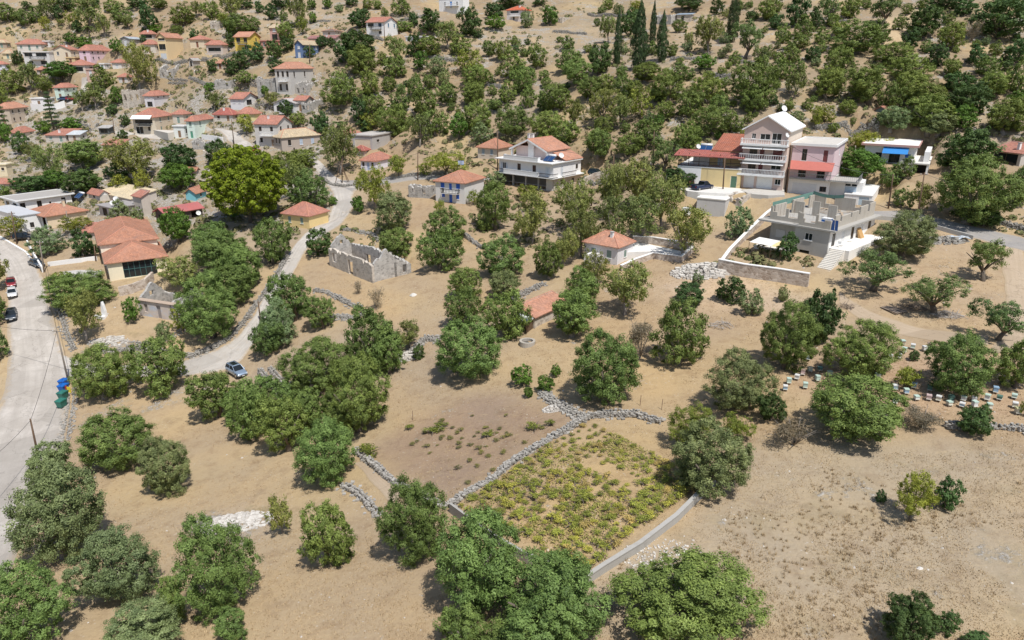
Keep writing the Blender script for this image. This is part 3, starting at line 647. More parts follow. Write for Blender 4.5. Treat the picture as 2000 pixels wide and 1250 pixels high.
strip('upper_street', [(128,204),(146,186),(158,170),(160,152)], [(150,206),(166,188),(172,170),(170,150)], lane_m, 0.12, 0.1, 9)
strip('upper_lane', [(400,103),(440,98),(482,90)], [(402,107),(442,102),(484,95)], lane_m, 0.14, 0.05, 19)
strip('dirt_track', [(1960,466),(1958,520),(1968,600),(1955,650),(1930,690)], [(2000,468),(2005,520),(2030,600),(2040,650),(2060,690)], track_m, 0.07, 0.2, 10)
strip('hill_road', [(1705,412),(1760,412),(1830,425),(1900,442),(1990,462),(2080,480)], [(1700,425),(1760,428),(1830,446),(1900,465),(1990,490),(2080,512)], grey_road, 0.10, 0.08, 11)
strip('wheel_track', [(1640,570),(1700,608),(1800,640),(1930,655)], [(1640,592),(1700,634),(1800,662),(1930,676)], track_m, 0.06, 0.25, 12)
strip('walled_path', [(692,905),(730,945),(765,985)], [(715,900),(752,935),(790,965)], track_m, 0.06, 0.15, 13)

# ------------------------------------------------------------------ walls
stone_c = var_mat('dry_stone', (0.25, 0.235, 0.21), (0.44, 0.415, 0.375), 0.92, 0.5, (0.22, 0.205, 0.185))
def path3(pp, n_step):
    Q = [hit(*p) for p in pp]; out = []
    for a, b in zip(Q[:-1], Q[1:]):
        k = max(int((b - a).length / n_step), 1)
        out += [a.lerp(b, i / k) for i in range(k)]
    out.append(Q[-1]); return out
def dry_wall(label, pp, h=1.0, wd=0.6, tumble=0.15, seed=0, top_w=None):
    rg = random.Random(seed * 7 + 13); mb = MB(); var = []
    Q = path3(pp, 0.25); org = Q[0]; n = len(Q)
    ph = rg.random() * 9
    for i, q in enumerate(Q):
        tdir = (Q[min(i+1, n-1)] - Q[max(i-1, 0)]); tdir.z = 0; tdir.normalize(); sd_ = Vector((-tdir.y, tdir.x, 0))
        hh = h * (0.84 + 0.16 * math.sin(i * 0.17 + ph) + 0.1 * math.sin(i * 0.05 + ph * 2)) * (1 - 0.5 * tumble * rg.random())
        nc = max(int(round(hh / 0.19)), 1); na = max(int(round(wd / 0.26)), 2)
        for c_ in range(nc):
            for a in range(na):
                off = (a / (na - 1) - 0.5) * wd * (1 - 0.25 * c_ / nc) + rg.uniform(-.1, .1)
                ctr = q + sd_ * off + tdir * rg.uniform(-.17, .17)
                z = float(ground(ctr.x, ctr.y)) + c_ * 0.165 + rg.uniform(-.05, .05)
                lx, ly, lz = rg.uniform(.08, .21), rg.uniform(.07, .16), rg.uniform(.055, .12)
                ra = rg.uniform(-1.3, 1.3); ca, sa = math.cos(ra), math.sin(ra)
                P = []
                for zz in (-1, 1):
                    for xx, yy in ((-1, -1), (1, -1), (1, 1), (-1, 1)):
                        kx = lx * xx * rg.uniform(.75, 1.05); ky = ly * yy * rg.uniform(.75, 1.05)
                        v_ = tdir * (kx * ca - ky * sa) + sd_ * (kx * sa + ky * ca)
                        P.append((ctr.x + v_.x - org.x, ctr.y + v_.y - org.y, z + .1 + lz * zz * rg.uniform(.8, 1.05) - org.z))
                mb.hexa(P); var += [rg.random()] * 6
        if rg.random() < tumble * 2:      # a fallen stone
            ctr = q + sd_ * rg.choice((-1, 1)) * (wd * .5 + rg.uniform(.1, .7)); r_ = rg.uniform(.1, .22)
            z = float(ground(ctr.x, ctr.y)) + r_ * .3
            mb.hexa([(ctr.x + xx * r_ * rg.uniform(.7, 1.2) - org.x, ctr.y + yy * r_ * rg.uniform(.7, 1.2) - org.y, z + zz * r_ * .6 - org.z) for zz in (-1, 1) for xx, yy in ((-1, -1), (1, -1), (1, 1), (-1, 1))]); var += [rg.random()] * 6
    me = mb.mesh('dry_stone_wall', stone_c); add_var(me, var)
    o = link('dry_stone_wall', me); o.location = org
    return tag(o, label, 'wall')
def solid_wall(name, label, pp, h, wd, mat, cap=None, cap_mat=None, top_level=False, below=0.6):
    """masonry or concrete wall; its top follows the land, or stays level"""
    Q = path3(pp, 1.2); org = Q[0]; mb = MB(); mc = MB()
    zt = max(q.z for q in Q) + h
    secs = []
    for i, q in enumerate(Q):
        td = Q[min(i+1, len(Q)-1)] - Q[max(i-1, 0)]; td.z = 0; td.normalize(); sd_ = Vector((-td.y, td.x, 0))
        top = (zt if top_level else q.z + h) - org.z; bot = q.z - below - org.z
        secs.append((q - org, sd_, bot, top))
    def pt(s_, o_, z): return (s_[0].x + s_[1].x * o_, s_[0].y + s_[1].y * o_, z)
    for a, b in zip(secs[:-1], secs[1:]):
        w2 = wd / 2
        mb.quad(pt(a, -w2, a[2]), pt(b, -w2, b[2]), pt(b, -w2, b[3]), pt(a, -w2, a[3]))
        mb.quad(pt(b, w2, b[2]), pt(a, w2, a[2]), pt(a, w2, a[3]), pt(b, w2, b[3]))
        mb.quad(pt(a, -w2, a[3]), pt(b, -w2, b[3]), pt(b, w2, b[3]), pt(a, w2, a[3]))
        if cap:
            c2 = w2 + 0.05
            mc.hexa([pt(a, -c2, a[3] + .004), pt(b, -c2, b[3] + .004), pt(b, c2, b[3] + .004), pt(a, c2, a[3] + .004),
                     pt(a, -c2, a[3] + cap), pt(b, -c2, b[3] + cap), pt(b, c2, b[3] + cap), pt(a, c2, a[3] + cap)])
    for s_, fl in ((secs[0], 1), (secs[-1], -1)):
        w2 = wd / 2 * fl
        mb.quad(pt(s_, w2, s_[2]), pt(s_, -w2, s_[2]), pt(s_, -w2, s_[3]), pt(s_, w2, s_[3]))
    if cap:
        e = empty(name, org, 0, label, 'wall'); mb.build('wall_body', mat, e); mc.build('coping', cap_mat, e); return e
    o = mb.build(name, mat); o.location = org
    return tag(o, label, 'wall')
rubble_pink = stone_mat('pink_rubble', (0.36, 0.28, 0.22), (0.66, 0.58, 0.50), 1.7, (0.60, 0.51, 0.42), 0.07)
rubble_grey = stone_mat('grey_rubble', (0.40, 0.37, 0.33), (0.56, 0.52, 0.47), 2.4, (0.34, 0.30, 0.26), 0.05)
ruin_wall = stone_mat('weathered_masonry', (0.36, 0.315, 0.265), (0.62, 0.565, 0.50), 1.3, (0.56, 0.495, 0.415), 0.16, 0.03)
ruin_grey = stone_mat('weathered_grey_masonry', (0.30, 0.285, 0.265), (0.54, 0.515, 0.48), 1.4, (0.46, 0.435, 0.40), 0.16, 0.03)
for k, (lab, pp, h, wd, tb) in enumerate([
    ('dry stone wall dividing the two vineyard plots, running up to the right', [(878,990),(915,962),(960,938),(1000,905),(1040,880),(1085,852),(1155,815)], 0.9, 0.95, .12),
    ('short dry stone wall along the top edge of the walled vineyard', [(1155,815),(1195,812),(1240,812),(1290,826)], 1.1, 0.9, .2),
    ('collapsed heap-like dry stone wall above the left vineyard plot', [(1058,768),(1082,788),(1112,803),(1140,815)], 0.8, 1.3, .6),
    ('dry stone wall on the right side of the walled path below the left vineyard', [(694,880),(722,905),(752,930),(785,955),(830,975),(872,992)], 1.0, 0.6, .1),
    ('dry stone wall on the left side of the walled path, above bottom olives', [(672,950),(700,965),(722,988),(742,1010)], 1.0, 0.75, .25),
    ('grey dry stone wall beside the silver car, between lane and olive grove', [(508,728),(528,752),(552,775),(575,800)], 1.3, 0.7, .1),
    ('second dry stone wall right of the silver car, under the olives', [(528,722),(548,742),(572,766),(596,790)], 0.9, 0.7, .3),
    ('dry stone wall on the left edge of the side lane, climbing past olives', [(372,698),(410,684),(446,664),(476,632),(500,598),(524,565),(545,530),(562,502)], 1.1, 0.8, .25),
    ('low dry stone wall above the side lane opposite two olives', [(190,690),(235,686),(280,682),(330,690),(372,698)], 0.9, 0.8, .6),
    ('long dry stone wall at the left of the lane junction below the ruin', [(250,672),(290,672),(330,660),(368,640)], 0.6, 0.7, .7),
    ('curved dry stone wall below the roofless stone ruin', [(614,568),(640,572),(664,585),(690,598),(706,602)], 0.8, 0.7, .3),
    ('broken dry stone wall below the small olive near the ruin', [(640,622),(665,618),(690,622),(715,612)], 0.9, 1.0, .5),
    ('tumbled dry stone wall left of the big round olive in the middle', [(770,700),(800,690),(830,662),(860,665)], 0.9, 1.2, .7),
    ('dry stone wall between two olives below the blue shuttered house', [(908,462),(925,474),(942,486),(962,486)], 1.2, 0.6, .1),
    ('dry stone wall left of the red roofed shed', [(1000,590),(1020,578),(1042,566),(1062,556)], 1.2, 0.9, .3),
    ('dry stone wall at the right edge below the beehives', [(1850,836),(1900,832),(1950,836),(2020,842)], 1.0, 0.8, .15),
    ('rough dry stone wall beside the hill road at the far right', [(1925,418),(1950,436),(1985,446),(2040,460)], 1.2, 1.0, .4),
    ('dry stone edging strip right of the main road by the bins', [(140,758),(138,790),(132,830),(126,862)], 0.4, 0.9, .8),
    ('dry stone wall right of the main road below the ruin with blue paint', [(102,545),(112,585),(122,625),(136,665),(146,684)], 0.7, 0.7, .35),
    ('grey dry stone wall along the hillside lane left of the villa', [(752,352),(790,346),(830,342),(870,340)], 1.3, 0.6, .1),
    ('curved dry stone wall behind the lane fork by the wooden poles', [(632,352),(648,362),(672,366),(700,362)], 1.2, 0.6, .1),
    ('dry stone wall beside the lane above the roofless ruin', [(672,450),(700,452),(728,460),(740,470)], 0.9, 0.6, .3),
    ('stone terrace wall on the slope right of the villa', [(1138,352),(1160,362),(1190,350),(1230,340)], 1.4, 0.7, .3),
    ('bleached stone terrace wall on the slope below the cypresses', [(1380,148),(1400,150),(1425,150)], 1.6, 0.8, .3),
    ('long stone terrace wall on the slope above the pink four storey house', [(1190,172),(1215,178),(1240,190)], 1.0, 0.8, .4),
    ('stone terrace wall with dry grass behind the pink house at right', [(1590,252),(1630,250),(1680,252),(1715,254)], 1.8, 0.7, .15),
    ('upper retaining wall below the cream houses of the upper village', [(395,118),(430,112),(470,104),(500,98)], 1.6, 0.7, .1),
    ('retaining wall on the terrace right of the yellow three storey house', [(330,160),(365,162),(400,166),(425,170)], 1.6, 0.7, .2),
    ('crumbled terrace wall beside the old stone mansion', [(420,165),(450,172),(480,176),(510,170)], 1.8, 0.8, .3),
    ('stone terrace wall in the middle of the olive slope', [(950,165),(975,170),(990,176)], 1.4, 0.8, .3),
    ('rubble terrace wall under the white house with blue door', [(780,44),(815,36),(850,30)], 1.6, 0.7, .1),
    ('terrace wall below the tall yellow house in the upper village', [(300,122),(330,124),(366,122)], 1.6, .7, .2), ('terrace wall above the mint green house', [(60,162),(90,166),(125,164)], 1.5, .7, .3), ('terrace wall below the white balcony house', [(500,206),(520,210),(536,216)], 1.5, .7, .2),
    ('terrace wall across the upper olive slope below the white house', [(838,112),(875,118),(915,122)], 1.5, .8, .3), ('terrace wall left of the lone cypress', [(1310,118),(1345,116),(1372,114)], 1.2, .8, .4), ('terrace wall in the grove above the four storey house', [(1500,172),(1525,176),(1548,182)], 1.2, .8, .4), ('terrace wall below the lone cypress', [(1445,122),(1470,124),(1500,128)], 1.2, .8, .4),
    ('terrace wall below the hillside white villa', [(690,66),(715,72),(748,80)], 1.8, .7, .2), ('terrace wall on the bare slope above the purple barn', [(560,48),(600,44),(645,42)], 1.2, .8, .5), ('terrace wall on the rocky slope below the small pink house', [(1080,62),(1110,64),(1145,68)], 1.2, .9, .5), ('terrace wall under the grass clearing at upper right', [(1590,38),(1620,40),(1655,44)], 1.2, .8, .4), ('terrace wall beside the pale village yard', [(150,250),(170,248),(192,246)], 1.6, .7, .2),
    ('pale terrace wall right of the small red roofed house at top', [(1150,30),(1185,32),(1225,34)], 1.8, 0.7, .1),
    ]):
    dry_wall(lab, pp, h * .75, wd * .7, tb, k + 1)
solid_wall('concrete_wall', 'grey concrete wall along the lower right side of the walled vineyard', [(1146,1140),(1180,1117),(1250,1074),(1320,1020),(1360,980),(1395,945)], 0.75, 0.28, concrete, .1, concrete)
solid_wall('concrete_wall', 'grey concrete block wall below the vineyard, behind the foreground olives', [(880,1000),(920,1030),(975,1068),(1030,1100),(1108,1128)], 1.0, 0.25, concrete)
solid_wall('retaining_wall', 'pinkish stone retaining wall under the garden of the unfinished concrete house', [(1402,530),(1450,540),(1520,550),(1578,560)], 2.0, 0.5, rubble_pink, .12, white)
solid_wall('stone_wall', 'pinkish stone wall climbing beside the unfinished concrete house', [(1402,530),(1425,498),(1460,462),(1495,428),(1512,415)], 1.1, 0.45, rubble_pink, .1, white)
solid_wall('stone_wall', 'stone wall behind the white terrace of the salmon roofed cottage', [(1236,474),(1275,476),(1310,482),(1352,490)], 1.2, 0.4, rubble_pink, .1, white)
solid_wall('stone_wall', 'stone wall in front of the white terrace of the salmon roofed cottage', [(1212,530),(1240,517),(1275,505),(1330,512),(1352,492)], 1.0, 0.4, rubble_pink, .1, white)
solid_wall('yard_wall', 'white painted roadside wall left of the villa garden', [(55,480),(72,512),(84,532)], 1.3, 0.3, white)
solid_wall('kerb_wall', 'low white kerb wall along the curve of the main road', [(0,463),(25,478),(52,494),(60,505)], 0.25, 0.4, white)
solid_wall('road_wall', 'grey retaining wall below the hill road at right', [(1705,428),(1760,432),(1830,448),(1900,468)], 0.7, 0.3, concrete)
solid_wall('garden_wall', 'white garden wall below the village street', [(395,272),(415,274),(436,278)], 1.4, 0.3, white)
solid_wall('garden_wall', 'white wall below the mint house in the upper village', [(62,214),(85,216),(110,214),(128,208)], 2.0, 0.3, white)
solid_wall('garden_wall', 'concrete garden wall beside the road below the glass fronted house', [(95,520),(125,516),(160,512),(190,508)], 0.9, 0.3, white)
solid_wall('stone_wall', 'stone retaining wall under the glass fronted house', [(234,578),(260,572),(285,562),(300,548)], 1.8, 0.5, rubble_pink)
solid_wall('stone_wall', 'stone boundary wall beside the villa steps', [(1130,368),(1160,352),(1190,345)], 1.6, 0.4, rubble_pink)
# ------------------------------------------------------------------ buildings
TH = 0.28
class House:
    def __init__(s, name, label, O, psi, W, D, cat='house', group=None):
        s.e = empty(name, O, psi, label, cat, group); s.W, s.D = W, D
    def face(s, f):        # start, direction, inward normal, length
        W, D = s.W, s.D
        return {'F': ((-W, 0), (1, 0), (0, 1), W), 'S': ((0, 0), (0, 1), (-1, 0), D), 'B': ((0, D), (-1, 0), (0, -1), W), 'L': ((-W, D), (0, -1), (1, 0), D)}[f]
    def pt(s, f, u, n, z):
        P, U, Nn, l = s.face(f); return (P[0] + U[0] * u + Nn[0] * n, P[1] + U[1] * u + Nn[1] * n, z)
    def fbox(s, mb, f, u0, u1, n0, n1, z0, z1):
        q = [s.pt(f, u, n, z) for z in (z0, z1) for u, n in ((u0, n0), (u1, n0), (u1, n1), (u0, n1))]; mb.hexa(q)
    def walls(s, z0, z1, mat, holes=None, faces='FSBL', name='wall', th=TH, parent=None):
        holes = holes or {}; mb = MB()
        for f in faces:
            l = s.face(f)[3]; a, b = (0, l) if f in 'FB' else (th, l - th)
            hs = [h for h in holes.get(f, []) if h[1] > a and h[0] < b]
            us = sorted({a, b, *[min(max(q, a), b) for h in hs for q in h[:2]]}); zs = sorted({z0, z1, *[min(max(q, z0), z1) for h in hs for q in h[2:4]]})
            for ua, ub in zip(us[:-1], us[1:]):
                for za, zb in zip(zs[:-1], zs[1:]):
                    um, zm = (ua + ub) / 2, (za + zb) / 2
                    if any(h[0] < um < h[1] and h[2] < zm < h[3] for h in hs) or ub - ua < .01: continue
                    s.fbox(mb, f, ua, ub, 0, th, za, zb)
        return mb.build(name, mat, parent or s.e)
    def opening(s, f, u0, u1, z0, z1, style):
        w, h = u1 - u0, z1 - z0
        if style == 'o': return
        if style == 'g' or style == 'k':
            fr = MB(); t_ = .07
            for a, b, c, d in ((u0, u1, z0, z0 + t_), (u0, u1, z1 - t_, z1), (u0, u0 + t_, z0 + t_, z1 - t_), (u1 - t_, u1, z0 + t_, z1 - t_)): s.fbox(fr, f, a, b, .06, .13, c, d)
            if w > .7: s.fbox(fr, f, (u0 + u1) / 2 - .03, (u0 + u1) / 2 + .03, .07, .12, z0 + t_, z1 - t_)
            o = fr.build('window', white_trim if style == 'g' else wood_dark, s.e)
            pn = MB(); s.fbox(pn, f, u0 + t_, u1 - t_, .10, .115, z0 + t_, z1 - t_); pn.build('pane', glass_mat, o)
            if z0 > .5: sl = MB(); s.fbox(sl, f, u0 - .08, u1 + .08, -.10, .06, z0 - .09, z0 - .004); sl.build('sill', white_trim, o)
        elif style == 'gar':
            mb = MB(); n = max(int(h / .28), 3)
            for k in range(n): s.fbox(mb, f, u0, u1, .10 + .02 * (k % 2), .16, z0 + h * k / n, z0 + h * (k + 1) / n - .01)
            mb.build('garage_door', white_trim, s.e)
        else:
            kind, col = style; mb = MB()
            m = plain(col, .6)
            if kind == 's':
                for a, b in ((u0, (u0 + u1) / 2 - .015), ((u0 + u1) / 2 + .015, u1)):
                    s.fbox(mb, f, a, b, .02, .06, z0, z1)
                    for k in range(3): s.fbox(mb, f, a + .06, b - .06, 0.0, .03, z0 + h * (k + .12) / 3, z0 + h * (k + .88) / 3)
                o = mb.build('shutter', m, s.e)
                if z0 > .5: sl = MB(); s.fbox(sl, f, u0 - .08, u1 + .08, -.10, .02, z0 - .1, z0 - .004); sl.build('sill', white_trim, o)
            elif kind == 'os':      # open shutters either side of a dark window
                s.opening(f, u0, u1, z0, z1, 'g')
                for a, b in ((u0 - w * .48, u0 - .03), (u1 + .03, u1 + w * .48)): s.fbox(mb, f, a, b, -.05, -.01, z0, z1)
                mb.build('shutter', m, s.e)
            elif kind == 'd':
                s.fbox(mb, f, u0 + .05, u1 - .05, .07, .12, z0, z1 - .05); o = mb.build('door', m, s.e)
                fr = MB()
                for a, b, c, d in ((u0, u1, z1 - .05, z1), (u0, u0 + .05, z0, z1 - .05), (u1 - .05, u1, z0, z1 - .05)): s.fbox(fr, f, a, b, .04, .13, c, d)
                fr.build('door_frame', white_trim, o)
                hd = MB(); s.fbox(hd, f, u1 - .2, u1 - .12, .02, .07, z0 + 1.0, z0 + 1.06); hd.build('handle', steel, o)
    def skin(s, z0, z1, mat, ops, faces='FSBL', name='wall'):
        """walls with openings; ops: face, centre 0..1 left to right, sill above z0, width, height, style"""
        holes = {}
        for f, u, z, w, h, st in ops:
            l = s.face(f)[3]; w = min(w, l * .8); c = min(max(u * l, w / 2 + .32), l - w / 2 - .32)
            holes.setdefault(f, []).append((c - w / 2, c + w / 2, z, min(z + h, z1 - .12), st))
        wall = s.walls(z0, z1, mat, {k: [h[:4] for h in v] for k, v in holes.items()}, faces, name)
        for f, v in holes.items():
            for h in v: s.opening(f, *h)
        return wall
    def box(s, name, x0, x1, y0, y1, z0, z1, mat, parent=None):
        mb = MB(); mb.box(x0, x1, y0, y1, z0, z1); return mb.build(name, mat, parent or s.e)
    def roof(s, kind, z, rh, mat, over=.45, x0=None, x1=None, y0=None, y1=None, wallmat=None, caps=None, name='roof', edge=None):
        X0 = (-s.W if x0 is None else x0); X1 = (0 if x1 is None else x1); Y0 = (0 if y0 is None else y0); Y1 = (s.D if y1 is None else y1)
        a0, a1, b0, b1 = X0 - over, X1 + over, Y0 - over, Y1 + over; mb = MB(); e_ = edge or .14
        zb = z - (over * rh / (min(a1 - a0, b1 - b0) / 2)) * .6
        def plane(P, org, du, dv):
            uv = [((Vector(q) - Vector(org)).dot(du), (Vector(q) - Vector(org)).dot(dv)) for q in P]
            (mb.quad if len(P) == 4 else mb.tri)(*P, uv=uv)
        def slope(P):      # first edge is the eave
            du = (Vector(P[1]) - Vector(P[0])).normalized(); nn = du.cross(Vector(P[-1]) - Vector(P[0])).normalized(); plane(P, P[0], du, nn.cross(du))
        c = [(a0, b0, zb + e_), (a1, b0, zb + e_), (a1, b1, zb + e_), (a0, b1, zb + e_)]; lines = []
        if kind == 'hip':
            w, d = a1 - a0, b1 - b0
            if w >= d: r0, r1 = (a0 + d / 2, (b0 + b1) / 2, zb + rh + e_), (a1 - d / 2, (b0 + b1) / 2, zb + rh + e_)
            else: r0, r1 = ((a0 + a1) / 2, b0 + w / 2, zb + rh + e_), ((a0 + a1) / 2, b1 - w / 2, zb + rh + e_)
            flat_ = (Vector(r0) - Vector(r1)).length < .05
            if w >= d:
                slope([c[0], c[1], r1, r0] if not flat_ else [c[0], c[1], r1]); slope([c[1], c[2], r1]); slope([c[2], c[3], r0, r1] if not flat_ else [c[2], c[3], r0]); slope([c[3], c[0], r0])
                lines = [(c[0], r0), (c[3], r0), (c[1], r1), (c[2], r1), (r0, r1)]
            else:
                slope([c[0], c[1], r0]); slope([c[1], c[2], r1, r0]); slope([c[2], c[3], r1]); slope([c[3], c[0], r0, r1])
                lines = [(c[0], r0), (c[1], r0), (c[2], r1), (c[3], r1), (r0, r1)]
        elif kind in ('gx', 'gy'):
            gl = []; ins = .02
            if kind == 'gx':
                ym = (b0 + b1) / 2; r0, r1 = (a0, ym, zb + rh + e_), (a1, ym, zb + rh + e_)
                slope([c[0], c[1], r1, r0]); slope([c[2], c[3], r0, r1]); ends = [(c[1], r1, c[2]), (c[3], r0, c[0])]
                for xx in (X0 + ins, X1 - ins - TH):
                    g = MB(); gl.append(g); g.hexa([(xx, Y0, z - .02), (xx + TH, Y0, z - .02), (xx + TH, Y1, z - .02), (xx, Y1, z - .02)] + [(xx, ym - .1, zb + rh - .02), (xx + TH, ym - .1, zb + rh - .02), (xx + TH, ym + .1, zb + rh - .02), (xx, ym + .1, zb + rh - .02)])
            else:
                xm = (a0 + a1) / 2; r0, r1 = (xm, b0, zb + rh + e_), (xm, b1, zb + rh + e_)
                slope([c[1], c[2], r1, r0]); slope([c[3], c[0], r0, r1]); ends = [(c[0], r0, c[1]), (c[2], r1, c[3])]
                for yy in (Y0 + ins, Y1 - ins - TH):
                    g = MB(); gl.append(g); g.hexa([(X0, yy, z - .02), (X1, yy, z - .02), (X1, yy + TH, z - .02), (X0, yy + TH, z - .02)] + [(xm - .1, yy, zb + rh - .02), (xm + .1, yy, zb + rh - .02), (xm + .1, yy + TH, zb + rh - .02), (xm - .1, yy + TH, zb + rh - .02)])
            lines = [(r0, r1)]; dn = lambda q, k=1: (q[0], q[1], q[2] - e_ * k)
            for A_, B_, C_ in ends:
                mb.quad(dn(A_), dn(B_), B_, A_); mb.quad(dn(B_), dn(C_), C_, B_)
            (e0, t0, f0), (e1, t1, f1) = ends
            mb.quad(dn(e0), dn(f1), dn(t1), dn(t0)); mb.quad(dn(t0), dn(t1), dn(e1), dn(f0))
            if wallmat:
                for g in gl: g.build('gable', wallmat, s.e)
        elif kind in ('sx', 'sy', 'sxn', 'syn'):       # one slope: high at back (sy), at left (sx), at front (syn) or right (sxn)
            up = {'sy': (0, 0, 1, 1), 'syn': (1, 1, 0, 0), 'sx': (1, 0, 0, 1), 'sxn': (0, 1, 1, 0)}[kind]
            q = [(c[i][0], c[i][1], c[i][2] + rh * up[i]) for i in range(4)]; st = {'sy': 0, 'syn': 2, 'sx': 1, 'sxn': 3}[kind]
            slope(q[st:] + q[:st]); c = q
            if wallmat:
                hi = [(X0, Y0), (X1, Y0), (X1, Y1), (X0, Y1)]; g = MB()
                zz = [z + max(0, rh * u - .12) for u in up]
                for i in range(4):
                    j = (i + 1) % 4
                    g.quad((*hi[i], z - .02), (*hi[j], z - .02), (*hi[j], zz[j] + .1), (*hi[i], zz[i] + .1))
                g.build('gable', wallmat, s.e)
        for i in (range(4) if kind not in ('gx', 'gy') else ((0, 2) if kind == 'gx' else (1, 3))):
            j = (i + 1) % 4; p0, p1 = c[i], c[j]; mb.quad((p0[0], p0[1], p0[2] - e_), (p1[0], p1[1], p1[2] - e_), p1, p0)
        if kind not in ('gx', 'gy'): mb.quad(*[(q[0], q[1], q[2] - e_) for q in c[::-1]])
        o = mb.build(name, mat, s.e)
        if caps and lines:
            cm = MB()
            for p0, p1 in lines:
                if (Vector(p0) - Vector(p1)).length > .2: cm.tube([p0, p1], [.10, .10], 5)
            cm.build('ridge_cap', caps, o)
        return o
    def flat(s, z, mat, over=.35, th=.22, edge=None, x0=None, x1=None, y0=None, y1=None, parapet=0, pmat=None, name='roof'):
        X0 = (-s.W if x0 is None else x0) - over; X1 = (0 if x1 is None else x1) + over; Y0 = (0 if y0 is None else y0) - over; Y1 = (s.D if y1 is None else y1) + over
        o = s.box(name, X0, X1, Y0, Y1, z, z + th, mat)
        if parapet:
            mb = MB(); w_ = .18
            for q in ((X0 - .003, X1 + .003, Y0 - .003, Y0 + w_), (X0 - .003, X1 + .003, Y1 - w_, Y1 + .003), (X0 - .003, X0 + w_, Y0 + w_, Y1 - w_), (X1 - w_, X1 + .003, Y0 + w_, Y1 - w_)): mb.box(*q, z - .003, z + th + parapet)
            mb.build('parapet', pmat or mat, o)
        return o
    def chimney(s, x, y, z, h, mat=None, w=.5, parent=None):
        o = s.box('chimney', x - w / 2, x + w / 2, y - w / 2, y + w / 2, z, z + h, mat or white, parent)
        s.box('chimney_cap', x - w / 2 - .08, x + w / 2 + .08, y - w / 2 - .08, y + w / 2 + .08, z + h + .003, z + h + .1, concrete, o) if parent is None else None
        return o
    def rail(s, pts, z, h, mat, solid=False, step=.28, name='railing', post=.035):
        mb = MB()
        for (xa, ya), (xb, yb) in zip(pts[:-1], pts[1:]):
            L_ = math.hypot(xb - xa, yb - ya); ux, uy = (xb - xa) / L_, (yb - ya) / L_
            def bar(a, b, z0, z1, w_):
                nx, ny = -uy * w_, ux * w_; p = [(xa + ux * q - nx * g_, ya + uy * q - ny * g_) for q, g_ in ((a, 1), (b, 1), (b, -1), (a, -1))]
                mb.hexa([(*q, z0) for q in p] + [(*q, z1) for q in p])
            bar(-.05, L_ + .05, z + h - .1, z + h, .07); bar(0, L_, z, z + .12, .05)
            if solid: bar(0, L_, z + .12, z + h - .1, .04)
            else:
                n = max(int(L_ / step), 1)
                for k in range(n + 1): bar(L_ * k / n - post, L_ * k / n + post, z + .12, z + h - .1, post)
        return mb.build(name, mat, s.e)
    def solar(s, x, y, z, w=1.9, d=1.6, rz=0):
        e = empty('solar_heater', s.e.matrix_basis @ Vector((x, y, z)), s.e.rotation_euler.z + rz)
        mb = MB(); mb.hexa([(-w/2, 0, .15), (w/2, 0, .15), (w/2, d * .7, 1.05), (-w/2, d * .7, 1.05), (-w/2, -.05, .25), (w/2, -.05, .25), (w/2, d * .7 - .05, 1.15), (-w/2, d * .7 - .05, 1.15)])
        p = mb.build('solar_panel', plain((.02, .06, .16), .12), e)
        fr = MB()
        for k in (-w/2, -.03, w/2 - .06): fr.hexa([(k, -.06, .24), (k + .06, -.06, .24), (k + .06, d * .7 - .06, 1.16), (k, d * .7 - .06, 1.16), (k, -.09, .27), (k + .06, -.09, .27), (k + .06, d * .7 - .09, 1.19), (k, d * .7 - .09, 1.19)])
        fr.build('panel_frame', steel, p)
        tk = MB(); tk.tube([(-w * .45, d * .7 + .2, 1.3), (w * .45, d * .7 + .2, 1.3)], [.27, .27], 12); tk.build('tank', plain((.72, .72, .72), .3), e, True)
        lg = MB()
        for k in (-w * .4, w * .4): lg.box(k - .03, k + .03, d * .7 + .17, d * .7 + .23, 0, 1.1); lg.box(k - .03, k + .03, .02, .08, 0, .2)
        lg.build('stand', steel, e)
        return e
    def dish(s, x, y, z, r=.45, az=-90, label='white satellite dish'):
        e = empty('satellite_dish', s.e.matrix_basis @ Vector((x, y, z)), 0, label, 'dish')
        d = Vector((math.cos(R(az)), math.sin(R(az)), .55)).normalized(); u = Vector((0, 0, 1)).cross(d).normalized(); v = d.cross(u)
        mb = MB(); c0 = Vector((0, 0, 1.0)); n = 14; prev = None
        for k in range(5):
            q = k / 4; ringp = [tuple(c0 + d * (.28 * r * q * q) + (u * math.cos(6.2832 * j / n) + v * math.sin(6.2832 * j / n)) * r * q) for j in range(n)]
            if prev:
                for j in range(n): mb.quad(prev[j], prev[(j+1) % n], ringp[(j+1) % n], ringp[j])
            prev = ringp
        mb.build('reflector', plain((.74, .74, .73), .45), e, True)
        p = MB(); p.tube([(0, 0, 0), (0, 0, .95)], [.03, .03], 6); p.build('mast', steel, e)
        a = MB(); a.tube([c0 - v * r * .9, c0 + d * r * .9], [.015, .015], 5); a.box(*[q for c_ in (c0 + d * r * .9) for q in (c_ - .05, c_ + .05)]); a.build('feed_arm', steel, e)
        return e
CAPC = plain((.52, .24, .16), .85)
def autos(W, D, h, st, style, faces='FS'):
    ops = []; fl = h / st
    for k in range(st):
        for f in faces:
            l = W if f == 'F' else D
            n = min(max(1, int(l / 3.0)), 5)
            for q in range(n):
                u = (q + .5) / n
                if k == 0 and f == 'F' and q == n // 2: ops.append((f, u, .05, 1.0, min(2.05, fl - .3), ('d', style[1] if isinstance(style, tuple) else (.25, .16, .1))))
                else: ops.append((f, u, fl * k + fl * .36, .9, fl * .42, style))
    return ops
